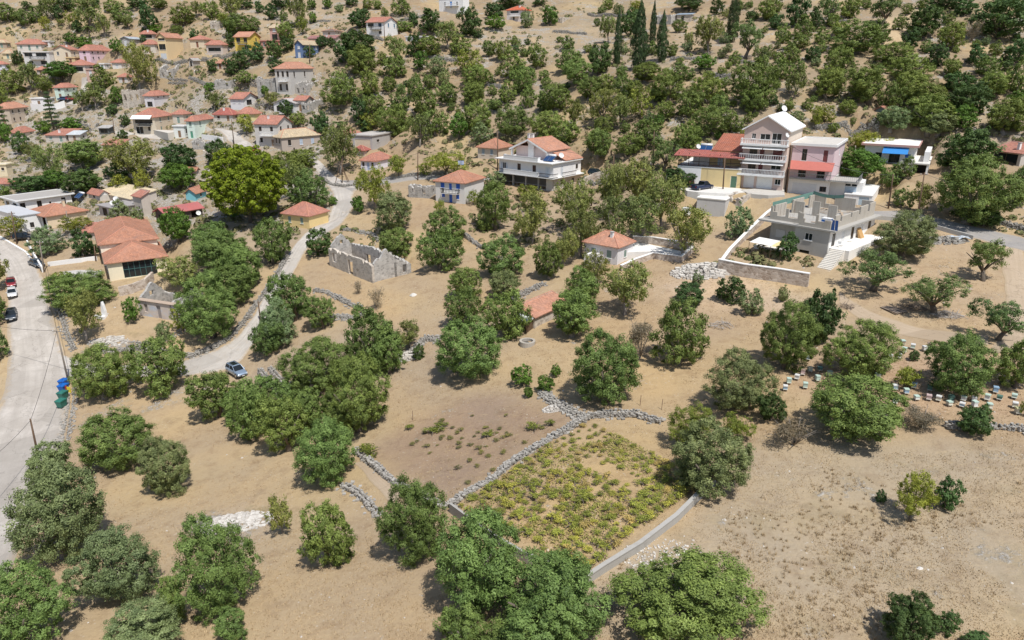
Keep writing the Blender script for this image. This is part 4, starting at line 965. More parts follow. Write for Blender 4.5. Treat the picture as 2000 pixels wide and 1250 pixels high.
def gen_house(row):
    name, label, Cp, ye, Lp, Rp, psi, roof, rise, wc, rc, st, ops = row
    O, ps, W, D, h = survey(Cp, ye, Lp, Rp, psi)
    H = House(name, label, O, ps, W, D, 'house' if name in ('cottage', 'mansion', 'house') else name)
    rg = random.Random(hash(label) % 1000 if False else len(label) * 7 + int(Cp[0]))
    if ops is None: ops = autos(W, D, h, st, rg.choice([GS, WS, 'k', 'g', BR]))
    ops = [(f, u, min(z, h - .8), w_, min(hh, h - .25 - min(z, h - .8)), s_) for f, u, z, w_, hh, s_ in ops]
    wm = paint(wc, .85, .42 if max(wc) < .6 else .25)
    H.skin(-2.5, h, wm, ops)
    tm = tiles(rc) if rc[0] > rc[1] * 1.25 else tiles(rc, .3)
    if roof == 'flat': H.flat(h + .003, paint(rc, .9, .5), .25, .18, parapet=.14, pmat=paint(tuple(min(.8, c * 1.15) for c in wc), .85))
    else:
        r_ = H.roof(roof, h + .003, min(rise, .42 * min(W, D) + .3), tm, .38, wallmat=wm, caps=CAPC if roof != 'sy' else None)
    if roof != 'flat' and st >= 1 and rg.random() < .4 and W > 5: H.chimney(-W * rg.uniform(.25, .6), D * .3, h, rise * .8 + .5)
    if st >= 2 and W > 5:
        z1 = h / st * (st - 1) if st == 2 else h / st
        H.box('balcony', -W * .72, -W * .18, -1.1, -.003, z1 - .16, z1, concrete if rg.random() < .5 else white)
        H.rail([(-W * .72, -.05), (-W * .72, -1.05), (-W * .18, -1.05), (-W * .18, -.05)], z1 + .003, .95, white_trim if rg.random() < .6 else black, step=.35)
    return H
HS = {row[1]: gen_house(row) for row in HOUSES}
H = HS['large cream house with red hipped roof and white awning in the village']
mb = MB(); W = H.W; mb.hexa([(-W * .98, -1.5, 4.6), (-W * .08, -1.5, 4.6), (-W * .08, -.02, 5.6), (-W * .98, -.02, 5.6), (-W * .98, -1.5, 4.7), (-W * .08, -1.5, 4.7), (-W * .08, -.02, 5.7), (-W * .98, -.02, 5.7)]); mb.build('awning', white_trim, H.e)

# ---- long roofs and walls of the glass fronted house
O, psi, W, D, h = survey((216,550), 514, (201,491), (323,500), 'eaves')
H = House('village_hall', 'cream house with wide glass front and terracotta hipped roof above the main road', O, psi, W, D, 'house')
cream = paint((.80, .72, .54), .8, .2)
gl0, gl1 = .245 * D, .82 * D
holes = {'S': [(gl0, gl1, .35, h - .25)], 'F': [(W * .2, W * .32, 1.2, 2.8), (W * .45, W * .57, 1.2, 2.8), (W * .7, W * .82, 1.2, 2.8)]}
H.walls(-2.5, h, cream, holes)
for a, b, c, d in holes['F']: H.opening('F', a, b, c, d, 'g')
fr = MB(); green = plain((.05, .12, .12), .4); pn = []
nw, nh = 6, 2
for k in range(nw + 1): H.fbox(fr, 'S', gl0 + (gl1 - gl0) * k / nw - .05, gl0 + (gl1 - gl0) * k / nw + .05, .04, .14, .35, h - .25)
for k in range(nh + 1): zz = .35 + (h - .6) * (0, .52, 1)[k]; H.fbox(fr, 'S', gl0, gl1, .035, .145, zz - .06, zz + .06)
win = fr.build('glass_front', green, H.e)
for i in range(nw):
    for j in range(nh):
        pm_ = MB(); z0, z1 = .35 + (h - .6) * (0, .52)[j], .35 + (h - .6) * (.52, 1)[j]
        H.fbox(pm_, 'S', gl0 + (gl1 - gl0) * i / nw + .05, gl0 + (gl1 - gl0) * (i + 1) / nw - .05, .09, .10, z0 + .06, z1 - .06); pm_.build('pane', glass_mat, win)
H.roof('hip', h + .003, 2.4, tiles(T2), .5, caps=CAPC)
psg = math.degrees(psi)
O2, p2, W2, D2, h2 = survey((203,518), 478, (184,460), (306,465), psg)
G = House('house', 'long rear house with terracotta roof behind the glass fronted house', O2, p2, W2, D2)
G.skin(-2.5, h2, paint((.78, .71, .58), .85, .25), [('F', .3, 1.2, .8, 1.4, 'g'), ('F', .7, 1.2, .8, 1.4, 'g'), ('S', .85, 1.0, .7, .7, 'k')]); G.roof('hip', h2 + .003, 2.2, tiles(T2), .45, caps=CAPC)
for lab, C_, ye_, L_, R_, rc, wc in [('low house with faded terracotta roof behind the long rear house', (195,462), 453, (160,447), (232,446), T1, (.55,.47,.42)),
        ('small gabled house with red roof left of the tall garden post', (222,448), 441, (200,441), (246,436), T1, (.62,.58,.54))]:
    O2, p2, W2, D2, h2 = survey(C_, ye_, L_, R_); G = House('house', lab, O2, p2, W2, D2)
    G.skin(-2.5, h2, paint(wc, .85), [('S', .5, .6, .8, .8, 'k')]); G.roof('gx', h2 + .003, 1.4, tiles(rc), .4, wallmat=paint(wc, .85))
# ---- flat roofed white house with loggia
O, psi, W, D, h = survey((40,418), 393, (6,385), (138,379), 'eaves')
H = House('house', 'flat roofed white house with dark window openings above the main road', O, psi, W, D)
H.skin(-3, h, white, [('S', .07, .9, 1.2, 1.7, 'k'), ('S', .38, .7, 1.1, 1.9, 'k'), ('S', .58, 1.5, .5, .5, 'k'), ('S', .84, .7, 1.0, 1.9, 'k'), ('F', .25, .3, 2.0, 2.2, 'k'), ('F', .75, .3, 2.0, 2.2, 'k')])
H.flat(h + .003, paint((.38, .36, .34), .9, .5), .7, .2, parapet=.12, pmat=white)
psw = math.degrees(psi)
O, psi, W, D, h = survey((44,455), 423, (-20,428), (80,412), psw)
G = House('house', 'low white annex with grey flat roof below the flat roofed white house', O, psi, W, D)
G.skin(-2.5, h, white, [('F', .75, 1.3, .9, 1.0, 'k'), ('S', .5, .9, .9, 1.2, 'k')]); G.flat(h + .003, paint((.50, .51, .53), .9, .4), .2, .2)
O, psi, W, D, h = survey((94,448), 423, (52,427), (168,404), psw)
G = House('house', 'terracotta roofed house with columned porch below the flat roofed white house', O, psi, W, D)
cr2 = paint((.74, .60, .42), .85)
G.skin(-2, h, cr2, [('S', .5, .9, .9, 1.2, 'g')], faces='SBL'); tr_ = G.roof('hip', h + .003, 1.8, tiles(T2), .5, caps=CAPC); G.chimney(-W * .3, D * .62, h, 2.6, cr2)
G.walls(-2, h, cr2, {}, 'F', 'plinth') if False else G.box('porch_floor', -W, 0, 0, 2.6, -2, .1, concrete)
G.box('porch_back_wall', -W + .3, -.3, 2.6, 2.85, .1, h, cr2)
for k in range(5): G.box('column', -W + .2 + (W - .6) * k / 4 - .12, -W + .2 + (W - .6) * k / 4 + .12, .1, .34, .1, h, white_trim)
# ---- houses with satellite dishes
O, psi, W, D, h = survey((224,428), 407, (192,394), (284,399), psw)
G = House('house', 'grey flat roofed house with white satellite dishes behind the gardens', O, psi, W, D)
G.skin(-2, h, paint((.52, .47, .43), .9, .5), [('F', .4, .3, 2.2, 1.9, 'k'), ('S', .3, 1.0, .9, 1.1, 'k')]); G.flat(h + .003, paint((.33, .31, .30), .9, .5), .5, .2)
G.dish(-W * .1, .5, h + .2, .55, -70, 'white satellite dish on the near corner of the grey flat roof'); G.dish(-W * .75, D * .45, h + .2, .6, -70, 'white satellite dish at the left end of the grey flat roof')
G.dish(-W * .2, D * .8, h + .2, .6, -60, 'white satellite dish at the back of the grey flat roof')
O, psi, W, D, h = survey((258,402), 389, (190,391), (292,386), psw)
G = House('house', 'house with pale tan roof behind the grey flat roofed house', O, psi, W, D * 1.4)
G.skin(-2, h, paint((.56, .50, .44), .9), [('S', .5, 1, .8, 1, 'k')]); G.roof('sy', h + .003, 1.4, tiles((.66, .54, .36)), .3, wallmat=paint((.56, .50, .44), .9))
O, psi, W, D, h = survey((281,420), 385, (258,383), (292,381), psw)
G = House('house', 'stone gable house with terracotta roof right of the pale tan roof', O, psi, W, D)
G.skin(-2, h, paint((.56, .50, .43), .9, .5), [('F', .6, 1.2, .6, .8, 'k')]); G.roof('sy', h + .003, 1.3, tiles(T1), .3, wallmat=paint((.56, .50, .43), .9, .5))
O, psi, W, D, h = survey((196,392), 382, (172,380), (214,376), psw)
G = House('house', 'low house with terracotta roof and blue solar panels behind gardens', O, psi, W, D)
G.skin(-2, h, paint((.6, .56, .5), .9), [('F', .5, .4, 1.2, 1.6, 'k')]); G.roof('gx', h + .003, 1.2, tiles(T1), .3, wallmat=white)
tag(G.solar(-W * .9, -3.2, .4, 2.6, 1.8), 'blue solar heater beside the low terracotta house, near the dishes', 'solar heater')
# ---- red metal shed
O, psi, W, D, h = survey((326,437), 418, (303,409), (394,413), psw)
G = House('shed', 'dark timber shed with dusty red metal roof above the gardens', O, psi, W, D, 'shed')
G.skin(-1, h, plain((.10, .085, .075), .8), [('F', .5, .2, 2.0, 1.6, 'o'), ('S', .3, .3, 2.6, 1.6, 'o'), ('S', .8, .3, 2.0, 1.6, 'o')]); G.roof('gy', h + .003, 1.2, tiles((.42, .13, .12), .5, True), .5, wallmat=plain((.10, .085, .075), .8))
G.dish(.6, D * .85, .3, .55, -60, 'white satellite dish beside the red metal shed')
# ---- red roofed shed in the olive grove
O, psi, W, D, h = survey((1044,642), 619, (1014,592), (1108,598), -38)
G = House('stone_shed', 'stone shed with bright terracotta lean-to roof between olives', O, psi, W, D, 'shed')
G.skin(-1, h, ruin_wall, [('F', .5, .05, 1.2, 1.7, ('d', (.16, .12, .09)))]); G.roof('sx', h + .003, 1.3, tiles(T4), .3, wallmat=ruin_wall)
P = hit(1028, 652); K = House('lean_to', 'small white sheet roofed lean-to in front of the red roofed shed', P, psi, 2.6, 2.2, 'shed')
K.roof('sy', 1.7, .5, tiles((.66, .68, .68), .4, True), .2)
for a, b in ((-2.5, .1), (-.1, .1), (-2.5, 2.1), (-.1, 2.1)): K.box('post', a - .06, a + .06, b - .06, b + .06, -.3, 1.75, wood_dark)
K.box('plank_wall', -2.4, -.2, 2.12, 2.2, 0, 1.9, wood_dark); K.box('side_board', -.14, -.08, .2, 2.0, .1, 1.5, wood_dark)
# ---- the white villa
O, psi, W, D, h1 = survey((1080,374), 347, (975,334), (1134,337), 'eaves')
H = House('villa', 'large white two storey villa with balconies, gable and terracotta roofs', O, psi, W, D, 'house')
pinkw = paint((.74, .62, .58), .8, .2); h2 = h1 * 2.05
H.skin(-3, h1, paint((.50, .46, .41), .9, .4), [('S', .3, 1.0, .8, 1.2, 'k'), ('S', .72, 1.0, .9, 1.2, 'k')], faces='SBL', name='ground_floor_wall')
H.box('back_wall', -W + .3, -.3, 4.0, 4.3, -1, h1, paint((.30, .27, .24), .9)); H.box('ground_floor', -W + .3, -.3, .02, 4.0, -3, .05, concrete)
for k, x in enumerate((-W + .2, -W * .74, -W * .5, -W * .27)): H.box('pillar', x - .18, x + .18, .1, .46, .05, h1 - .2, concrete)
H.box('corner_pier', -2.0, -.29, .05, .9, .05, h1 - .2, paint((.60, .56, .50), .9))
H.rail([(-W + .4, .3), (-2.2, .3)], .06, .9, concrete, step=1.2, name='porch_rail')
s1 = H.box('floor_slab', -W - .2, .9, -1.3, D + .1, h1 - .2, h1, white)
H.skin(h1 + .003, h2 - .2, paint((.80, .78, .76), .8, .15), [('F', .1, h1 + .05, 1.0, 2.1, ('os', (.55, .6, .66))), ('F', .38, h1 + .05, 1.0, 2.2, 'k'), ('F', .66, h1 + .05, 1.0, 2.2, 'k'), ('F', .9, h1 + .05, 1.2, 2.2, ('s', (.66, .70, .74))), ('S', .85, h1 + 1.0, .9, 1.1, 'k'), ('S', .3, h1 + .05, .9, 2.1, WS)], name='first_floor_wall')
s2 = H.box('upper_slab', -W - .2, .5, -1.3, D + .1, h2 - .2 + .003, h2, white)
H.rail([(-W * .85, -.3), (-W * .85, -1.2), (-W * .22, -1.2), (-W * .22, -.3)], h1 + .003, .95, white_trim, solid=True, name='balustrade')
H.rail([(-W * .85, -.3), (-W * .85, -1.2), (-W * .22, -1.2), (-W * .22, -.3)], h2 + .003, .95, white_trim, solid=True, name='balustrade')
H.rail([(-W * .21, -1.2), (.8, -1.2), (.8, .6)], h1 + .003, .9, black, step=.3, post=.015)
H.rail([(.8, 2.2), (.8, D * .72)], h1 + .003, .9, black, step=.3, post=.015); H.rail([(-W - .1, -1.2), (-W * .86, -1.2)], h1 + .003, .9, black, step=.3, post=.015)
gx0, gx1, gy0 = -W * .86, -W * .20, 1.6; gz = h2 + 2.1
A = House('attic', None, O, psi, 1, 1); bpy.data.objects.remove(A.e)
mb = MB(); mb.box(gx0 + .4, gx0 + .7, gy0 + 1.5, D - .5, h2 + .003, gz); mb.box(gx1 - .7, gx1 - .4, gy0 + 1.5, D - .5, h2 + .003, gz); mb.box(gx0 + .7, gx1 - .7, D - .8, D - .5, h2 + .003, gz)
mb.box(gx0 + .7, gx1 - .7, gy0 + 1.5, gy0 + 1.8, h2 + .003, gz + .6); mb.build('attic_wall', pinkw, H.e)
xm = (gx0 + gx1) / 2; H.box('chimney_breast', xm - .8, xm + .8, gy0 + .9, gy0 + 1.49, h2 + .003, gz + 1.5, white)
for x in (gx0 + .15, gx1 - .15): H.box('pillar', x - .2, x + .2, gy0 + .1, gy0 + .5, h2 + .003, gz, white)
rf = H.roof('gy', gz + .003, 2.3, tiles(T4), .3, gx0, gx1, gy0, D - .4, wallmat=None, caps=CAPC, edge=.22)
fb = MB()
for sx_ in (-1, 1):
    xa, xb = xm, (gx0 - .3 if sx_ < 0 else gx1 + .3); zr = gz + 2.3 - .02; zl = gz - .12
    fb.hexa(sorted([(xa, gy0 - .36, zr - .3), (xb, gy0 - .36, zl - .3)], key=lambda q: q[0]) + sorted([(xa, gy0 - .305, zr - .3), (xb, gy0 - .305, zl - .3)], key=lambda q: -q[0]) + sorted([(xa, gy0 - .36, zr + .1), (xb, gy0 - .36, zl + .1)], key=lambda q: q[0]) + sorted([(xa, gy0 - .305, zr + .1), (xb, gy0 - .305, zl + .1)], key=lambda q: -q[0]))
fb.build('fascia', white_trim, H.e)
H.chimney(xm - 1.1, gy0 + 1.6, gz + 1.2, 2.2, white, .55); H.chimney(xm - .3, gy0 + 1.9, gz + 1.4, 2.0, white, .55)
H.roof('sx', h2 + .22, 1.5, tiles(T4), .3, gx1 + .35, .2, 4.2, D - .1, name='side_roof')
tag(H.solar(-W * .13, .5, h2, 2.6, 2.0), 'blue solar heater on the terrace of the white villa', 'solar heater')
H.dish(-.1, 2.9, h2 + .35, .6, -70, 'white satellite dish on the right corner of the white villa')
# ---- four storey pink house, its pink neighbour and the red roofed terrace house
O, psi, W, D, h = survey((1527,372), 343, (1446,338), (1566,338), -31)
H = House('apartment_house', 'four storey pinkish house with white balconies and white gabled roof', O, psi, W, D, 'house')
fl = h; pk = paint((.58, .45, .40), .8, .2); top = fl * 4 - .3
ops = [('F', .22, .05, 2.0, 2.4, ('d', (.70, .71, .74))), ('F', .58, .05, 3.0, 2.3, 'gar'), ('F', .88, 1.0, 1.1, 1.1, 'g')]
for k in (1, 2): ops += [('F', .25, k * fl + .6, 1.5, 1.5, 'k'), ('F', .45, k * fl + .1, 1.0, 2.1, ('d', (.13, .03, .03))), ('F', .8, k * fl + (.1 if k == 2 else 1.0), 1.9, 2.1 if k == 2 else 1.1, ('d', (.13, .03, .03)) if k == 2 else 'g')]
ops += [('F', .22, 3 * fl + .9, .8, 1.0, 'g'), ('F', .48, 3 * fl + .8, 1.9, 1.1, 'g'), ('F', .74, 3 * fl + .1, 1.8, 2.0, 'g')]
H.skin(-3, top, pk, ops, faces='FBL'); H.walls(-3, top, paint((.72, .62, .52), .85, .2), {}, 'S', 'side_wall')
H.roof('gy', top + .003, 2.7, paint((.84, .84, .83), .6, .08), .45, wallmat=pk, edge=.25)
for k in (1, 2, 3):
    H.box('balcony', -W - .3, .2, -1.5, -.003, k * fl - .3, k * fl, white_trim)
    H.rail([(-W - .2, -.1), (-W - .2, -1.42), (.1, -1.42), (.1, -.1)], k * fl + .003, 1.0, white_trim, step=.26 if k == 1 else .42, name='balustrade')
for k in (2, 3):
    for a, b in ((-W * .98, -W * .52), (-W * .5, -.1)):
        mb = MB(); zt = k * fl - .32; mb.hexa([(a, -1.6, zt - .55), (b, -1.6, zt - .55), (b, -.3, zt - .05), (a, -.3, zt - .05), (a, -1.6, zt - .48), (b, -1.6, zt - .48), (b, -.3, zt), (a, -.3, zt)]); mb.build('awning', white_trim, H.e)
H.dish(-W * .5, D * .97, top + 2.3, .65, -70, 'white satellite dish on the ridge of the four storey house'); H.dish(-.2, -.9, 3 * fl + .9, .45, -60, 'small white satellite dish on the top balcony of the four storey house')
ps4 = math.degrees(psi)
O, psi, W, D, h = survey((1617,385), 352, (1541,350), (1650,344), ps4)
G = House('house', 'pink two storey house with red awning over white garages', O, psi, W, D)
lil = paint((.70, .55, .57), .8, .2); fl = h
G.skin(-3, fl * .95, white, [('F', .4, .05, 4.5, 2.3, ('d', (.66, .68, .70))), ('F', .85, .9, 1.2, 1.0, 'k')], name='ground_floor_wall')
G.box('terrace_slab', -W, 5.0, -.9, 6, fl * .95 + .003, fl, concrete); G.rail([(-W, -.8), (4.9, -.8), (4.9, 5)], fl + .003, 1.0, steel, step=.35, post=.015)
G.skin(fl + .003, fl * 2.9, lil, [('F', .3, fl * 2 + .1, .9, 2.2, 'k'), ('F', .8, fl * 2 + .1, .9, 2.2, ('d', (.18, .05, .05))), ('F', .3, fl + .2, 1.4, 2.0, 'k'), ('F', .75, fl + .2, 1.4, 2.0, 'k'), ('S', .5, fl * 2 + .8, .8, 1.2, WS)])
G.flat(fl * 2.9 + .003, paint((.56, .53, .48), .9, .5), .35, .22, parapet=.25, pmat=white)
mb = MB(); mb.hexa([(-W, -2.0, fl * 1.55), (.3, -2.0, fl * 1.55), (.3, -.02, fl * 1.98), (-W, -.02, fl * 1.98), (-W, -2.0, fl * 1.58), (.3, -2.0, fl * 1.58), (.3, -.02, fl * 2.01), (-W, -.02, fl * 2.01)]); mb.build('awning', plain((.46, .14, .11), .7), G.e)
for x in (-W + .1, -W * .5, 0): G.box('awning_post', x - .04, x + .04, -1.0, -.92, fl + .003, fl * 1.72, steel)
G.box('garage_annex', .004, 5.6, 1.2, 6, -3, fl * .94, white)
an = MB(); an.box(2.6, 4.6, 1.12, 1.196, -.2, 2.1); an.build('garage_door', plain((.42, .52, .62), .5), G.e)
for k in range(2): mb = MB(); mb.box(2.6 + k * 1.1, 3.5 + k * 1.1, 1.12, 1.196, 2.25, 2.6); mb.build('pane', glass_mat, G.e)
O, psi, W, D, h = survey((1444,368), 332, (1324,322), (1472,322), ps4 + 6)
G = House('house', 'yellow house with open terrace under a broad red roof', O, psi, W, D)
yel = paint((.70, .55, .29), .8, .3); fl = h
G.skin(-3, fl, yel, [('F', .9, .05, 1.2, 2.3, ('d', (.08, .16, .10)))], name='ground_floor_wall')
G.box('white_wall', -W - .01, -W * .62, -.035, -.004, -2, fl, white)
G.box('terrace_floor', -W - .1, .1, -.1, D + .1, fl + .003, fl + .2, white)
G.rail([(-W, 3.5), (-W, .05), (-.4, .05)], fl + .2, 1.0, black, step=.22, post=.012)
for k in range(7): x = -W + .05 + (W - .2) * k / 6; G.box('post', x - .05, x + .05, .02, .12, fl + .2, fl * 1.78, wood_dark)
G.box('upper_wall', -W * .55, -.1, 3.6, max(D, 8), fl + .2, fl * 1.84, yel); G.box('side_room', -W * .82, -W * .55 - .003, 3.6, max(D, 7), fl + .2, fl * 1.7, white)
dr = MB(); dr.box(-W * .42, -W * .34, 3.52, 3.597, fl + .2, fl + 2.3); dr.build('door', plain((.5, .6, .72), .5), G.e)
G.roof('sy', fl * 1.62, .7, tiles(T3, .4), .35, -W - .5, .1, -.4, 4.2, name='terrace_roof')
G.roof('sy', fl * 1.86, 2.2, tiles((.36, .13, .08), .4), .2, -W * .52, .1, 3.7, max(D, 8) + 2.5, name='main_roof')
tag(G.solar(-W * .66, 5.0, fl * 1.7, 2.6, 1.8), 'blue solar heater beside the red terrace roof', 'solar heater'); G.dish(-W * .78, 5.2, fl * 1.7, .5, -70, 'white satellite dish left of the red terrace roof')
tb = empty('table', G.e.matrix_basis @ Vector((-W * .6, 1.6, fl + .2)), psi, 'white plastic table on the red roofed terrace', 'table')
mb = MB(); mb.box(-.7, .7, -.45, .45, .68, .73); mb.build('table_top', white_trim, tb)
for a in (-.6, .6):
    for b in (-.38, .38): mb = MB(); mb.box(a - .03, a + .03, b - .03, b + .03, 0, .68); mb.build('leg', white_trim, tb)
# parking terrace
O, psi, W, D, h = survey((1414,424), 390, (1362,386), (1456,372), ps4)
G = House('parking_terrace', 'white concrete parking terrace in front of the yellow house', O, psi, W, D, 'terrace')
G.walls(-2, h - .2, paint((.55, .54, .53), .9, .4), name='terrace_wall'); G.box('terrace_slab', -W - .1, .1, -.1, D + .2, h - .2 + .003, h, paint((.80, .78, .74), .8, .2))
# small yard walls right of the pink house
O, psi, W, D, h = survey((1700,404), 384, (1650,385), (1742,381), ps4)
G = House('yard_house', 'low white yard building with pale blue door right of the pink house', O, psi, W, D, 'building')
G.skin(-2, h, white, [('F', .72, .1, 1.8, 1.7, ('d', (.46, .56, .62)))]); G.flat(h + .003, paint((.7, .69, .67), .9, .3), .1, .15)
# house with blue awning
O, psi, W, D, h = survey((1782,322), 288, (1690,276), (1800,276), ps4)
G = House('house', 'white flat roofed house with blue awning and vine on the right', O, psi, W, D)
G.skin(-3, h, white, [('F', .62, .2, 2.0, 2.1, 'k'), ('F', .3, .9, 1.2, 1.2, 'k'), ('F', .88, 1.0, 1.0, 1.1, BS)]); G.flat(h + .003, paint((.80, .77, .72), .8, .15), .7, .3, parapet=.1, pmat=paint((.52, .30, .26), .8))
mb = MB(); mb.hexa([(-W * .62, -2.4, h - 1.25), (-W * .12, -2.4, h - 1.25), (-W * .12, -.02, h - .25), (-W * .62, -.02, h - .25), (-W * .62, -2.4, h - 1.2), (-W * .12, -2.4, h - 1.2), (-W * .12, -.02, h - .2), (-W * .62, -.02, h - .2)]); mb.build('awning', plain((.03, .22, .56), .6), G.e)
O, psi, W, D, h = survey((1810,342), 322, (1782,316), (1834,318), ps4)
G = House('garage', 'white garage with dark opening and roof terrace right of the blue awning', O, psi, W, D, 'garage')
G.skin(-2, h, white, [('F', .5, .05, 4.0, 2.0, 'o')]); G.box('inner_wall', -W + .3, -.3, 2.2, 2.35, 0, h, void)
G.flat(h + .003, paint((.66, .64, .60), .9, .3), .15, .2); G.box('stair_house', -W * .4, -.2, 2.4, D, h + .2, h + 2.2, white)
# ---- unfinished concrete house
O, psi, W, D, h = survey((1613,505), 450, (1491,427), (1711,412), 'eaves')
H = House('unfinished_house', 'unfinished grey concrete house with open upper walls and white side terrace', O, psi, W, D, 'house')
split = -W * .50
cg = paint((.44, .425, .395), .9, .5, (.28, .26, .23))
H.W = -split
H.skin(-3.5, h - .25, cg, [('F', .42, h - 2.2, 1.3, 1.2, 'g'), ('F', .35, -1.2, 1.7, 1.9, 'o')], faces='FL', name='front_wall')
H.W = W
holes = [('S', .10, h - 2.9, 1.2, 2.1, 'k'), ('S', .3, h - 2.9, 1.2, 2.1, ('d', (.66, .67, .68))), ('S', .5, h - 2.9, 1.2, 2.1, 'k'), ('S', .7, h - 2.9, 1.2, 2.1, ('d', (.66, .67, .68))), ('S', .88, h - 2.9, 1.2, 2.1, 'k')]
H.skin(-3.5, h - .25, white, holes, faces='SB', name='side_wall')
mb = MB(); mb.box(-W + .3, split, 2.4, 2.7, -3.5, h - .25); mb.box(-W + .3, -W + .6, 2.7, D, -3.5, h - .25); mb.build('recessed_wall', cg, H.e)
H.box('door', -W * .66, -W * .66 + 1.1, 2.3, 2.397, .6, 2.7, plain((.6, .62, .65), .5)); H.box('shutter', -W * .88, -W * .88 + 1.6, 2.3, 2.397, 1.5, 2.8, plain((.5, .5, .5), .5))
H.box('floor_slab', -W - .8, .95, -.25, D + .3, h - .25 + .003, h + .02, concrete)
H.box('patio', -W, split, -2.2, 2.39, -3.2, .5, paint((.76, .73, .68), .8, .3))
zt_ = h - 2.9
H.box('side_terrace', .004, 3.2, .6, D + .2, -4.5, zt_, paint((.78, .76, .72), .85, .25))
def low_wall(name, segs, mat):
    mb = MB()
    for q in segs: mb.box(*q)
    return mb.build(name, mat, H.e)
z = h + .024; t_ = .25
def uw(x0, x1, y, prof):     # upper wall along x with a castellated top
    prev = None; mb = None
    for a, b, za, zb in prof:
        if prev is None or abs(a - prev) > .001:
            if mb: mb.build('upper_wall', uwm, H.e)
            mb = MB()
        mb.box(x0 + (x1 - x0) * a, x0 + (x1 - x0) * b, y, y + t_, z + za, z + zb); prev = b
    mb.build('upper_wall', uwm, H.e)
uwm = paint((.47, .43, .37), .9, .6, (.30, .26, .21))
uw(-W + .5, split + .4, 1.2, [(0, .07, 0, 2.2), (.07, .22, 0, 1.3), (.22, .48, 0, .7), (.48, .57, 0, 2.1), (.57, .86, 0, .65), (.86, .95, 0, 1.9), (.95, 1, 0, 1.1)])
uw(split + .4, -.1, .1, [(0, .13, 0, 2.0), (.13, .18, 0, 1.2), (.18, .52, 0, .6), (.52, .60, 0, 2.1), (.60, .8, 0, 1.1), (.8, 1, 0, 1.4)])
uw(-W + .5, -.4, D - .6, [(0, .2, 0, 2.2), (.2, .35, 0, .8), (.35, .7, 0, 2.3), (.7, .8, 0, .8), (.8, 1, 0, 2.3)])
uw(-W + .5, -.4, D * .5, [(0, .2, 0, 2.1), (.34, .46, 0, 2.5), (.6, .74, 0, 2.2)])
mbx = MB()
for a, b, za, zb in [(.02, .1, 0, 1.4), (.1, .2, 0, 2.0), (.2, .235, 0, .8), (.235, .42, 0, 1.6), (.42, .45, 0, .9), (.45, .6, 0, 1.7), (.6, .63, 0, .9), (.63, .8, 0, 2.2), (.8, .84, 0, .9), (.84, .97, 0, 2.3)]:
    mbx.box(-.4, -.15, D * a, D * b, z + za, z + zb)
mbx.build('upper_wall', uwm, H.e)
for a, b, zb in [(.05, .3, 2.2), (.45, .7, 2.3), (.85, .96, 2.2)]: H.box('upper_wall', -W + .5, -W + .75, 1.5 + (D - 2) * a, 1.5 + (D - 2) * b, z, z + zb, uwm)
rb = MB(); rg = random.Random(4)
for k in range(46):
    x, y = rg.uniform(-W + .6, -.5), rg.uniform(.5, D - .5); rb.tube([(x, y, z), (x + rg.uniform(-.06, .06), y + rg.uniform(-.06, .06), z + rg.uniform(1.2, 3.5))], [.012, .012], 3)
rb.build('starter_bars', plain((.16, .09, .06), .8, .3), H.e)
jk = MB()
for k in range(26):
    x, y = rg.uniform(-W + .9, -.9), rg.uniform(1.8, D - 1); a = rg.uniform(0, 3.14); l_ = rg.uniform(.6, 1.6); w_ = rg.uniform(.06, .2)
    c_, s_ = math.cos(a), math.sin(a); P = [(x + c_ * u - s_ * v, y + s_ * u + c_ * v) for u, v in ((-l_, -w_), (l_, -w_), (l_, w_), (-l_, w_))]; zz = z + rg.uniform(.0, .3)
    jk.hexa([(*q, zz) for q in P] + [(*q, zz + .06) for q in P])
tag(jk.build('building_timber', plain((.42, .33, .24), .8)), 'scattered building timber on the open floor of the concrete house', 'timber'); bpy.data.objects['building_timber'].matrix_world = H.e.matrix_basis
nt_ = MB()
for k in range(10):
    a0, a1 = -W + .4 + 5.6 * k / 10, -W + .4 + 5.6 * (k + 1) / 10; s0, s1 = .35 * math.sin(math.pi * k / 10), .35 * math.sin(math.pi * (k + 1) / 10)
    nt_.quad((a0, D - 1.2, z + 2.3 - s0), (a1, D - 1.2, z + 2.3 - s1), (a1, D - 1.25, z + 2.9 - s1), (a0, D - 1.25, z + 2.9 - s0))
for k in range(5): nt_.quad((-W + .35, 2 + (D - 3.2) * k / 5, z + 1.7), (-W + .35, 2 + (D - 3.2) * (k + 1) / 5, z + 1.7), (-W + .3, 2 + (D - 3.2) * (k + 1) / 5, z + 2.7), (-W + .3, 2 + (D - 3.2) * k / 5, z + 2.7))
o = nt_.build('debris_net', plain((.13, .25, .21), .9)); o.matrix_world = H.e.matrix_basis; tag(o, 'green debris netting strung along the top of the concrete house', 'netting')
M4 = H.e.matrix_basis
def thing_at(name, label, cat, x, y, zz, rz=0): return empty(name, M4 @ Vector((x, y, zz)), psi + rz, label, cat)
e = thing_at('water_tank', 'small blue and white tank on the floor of the concrete house', 'tank', -W * .18, 3.2, z)
mb = MB(); mb.box(-.7, .7, -.5, .5, 0, 1.1); mb.build('tank_body', plain((.03, .20, .62), .4), e)
mb = MB()
for q in ((-.75, .75, -.56, -.5, .95, 1.2), (-.75, .75, -.56, -.5, -.02, .12), (-.8, -.7, -.58, -.5, 0, 1.2), (.7, .8, -.58, -.5, 0, 1.2), (-.75, .75, -.55, .55, 1.11, 1.2)): mb.box(*q)
mb.build('tank_frame', white_trim, e)
e = thing_at('panel_pair', 'two dark blue solar panels leaning on the concrete house corner', 'panel', .45, .5, h + .03)
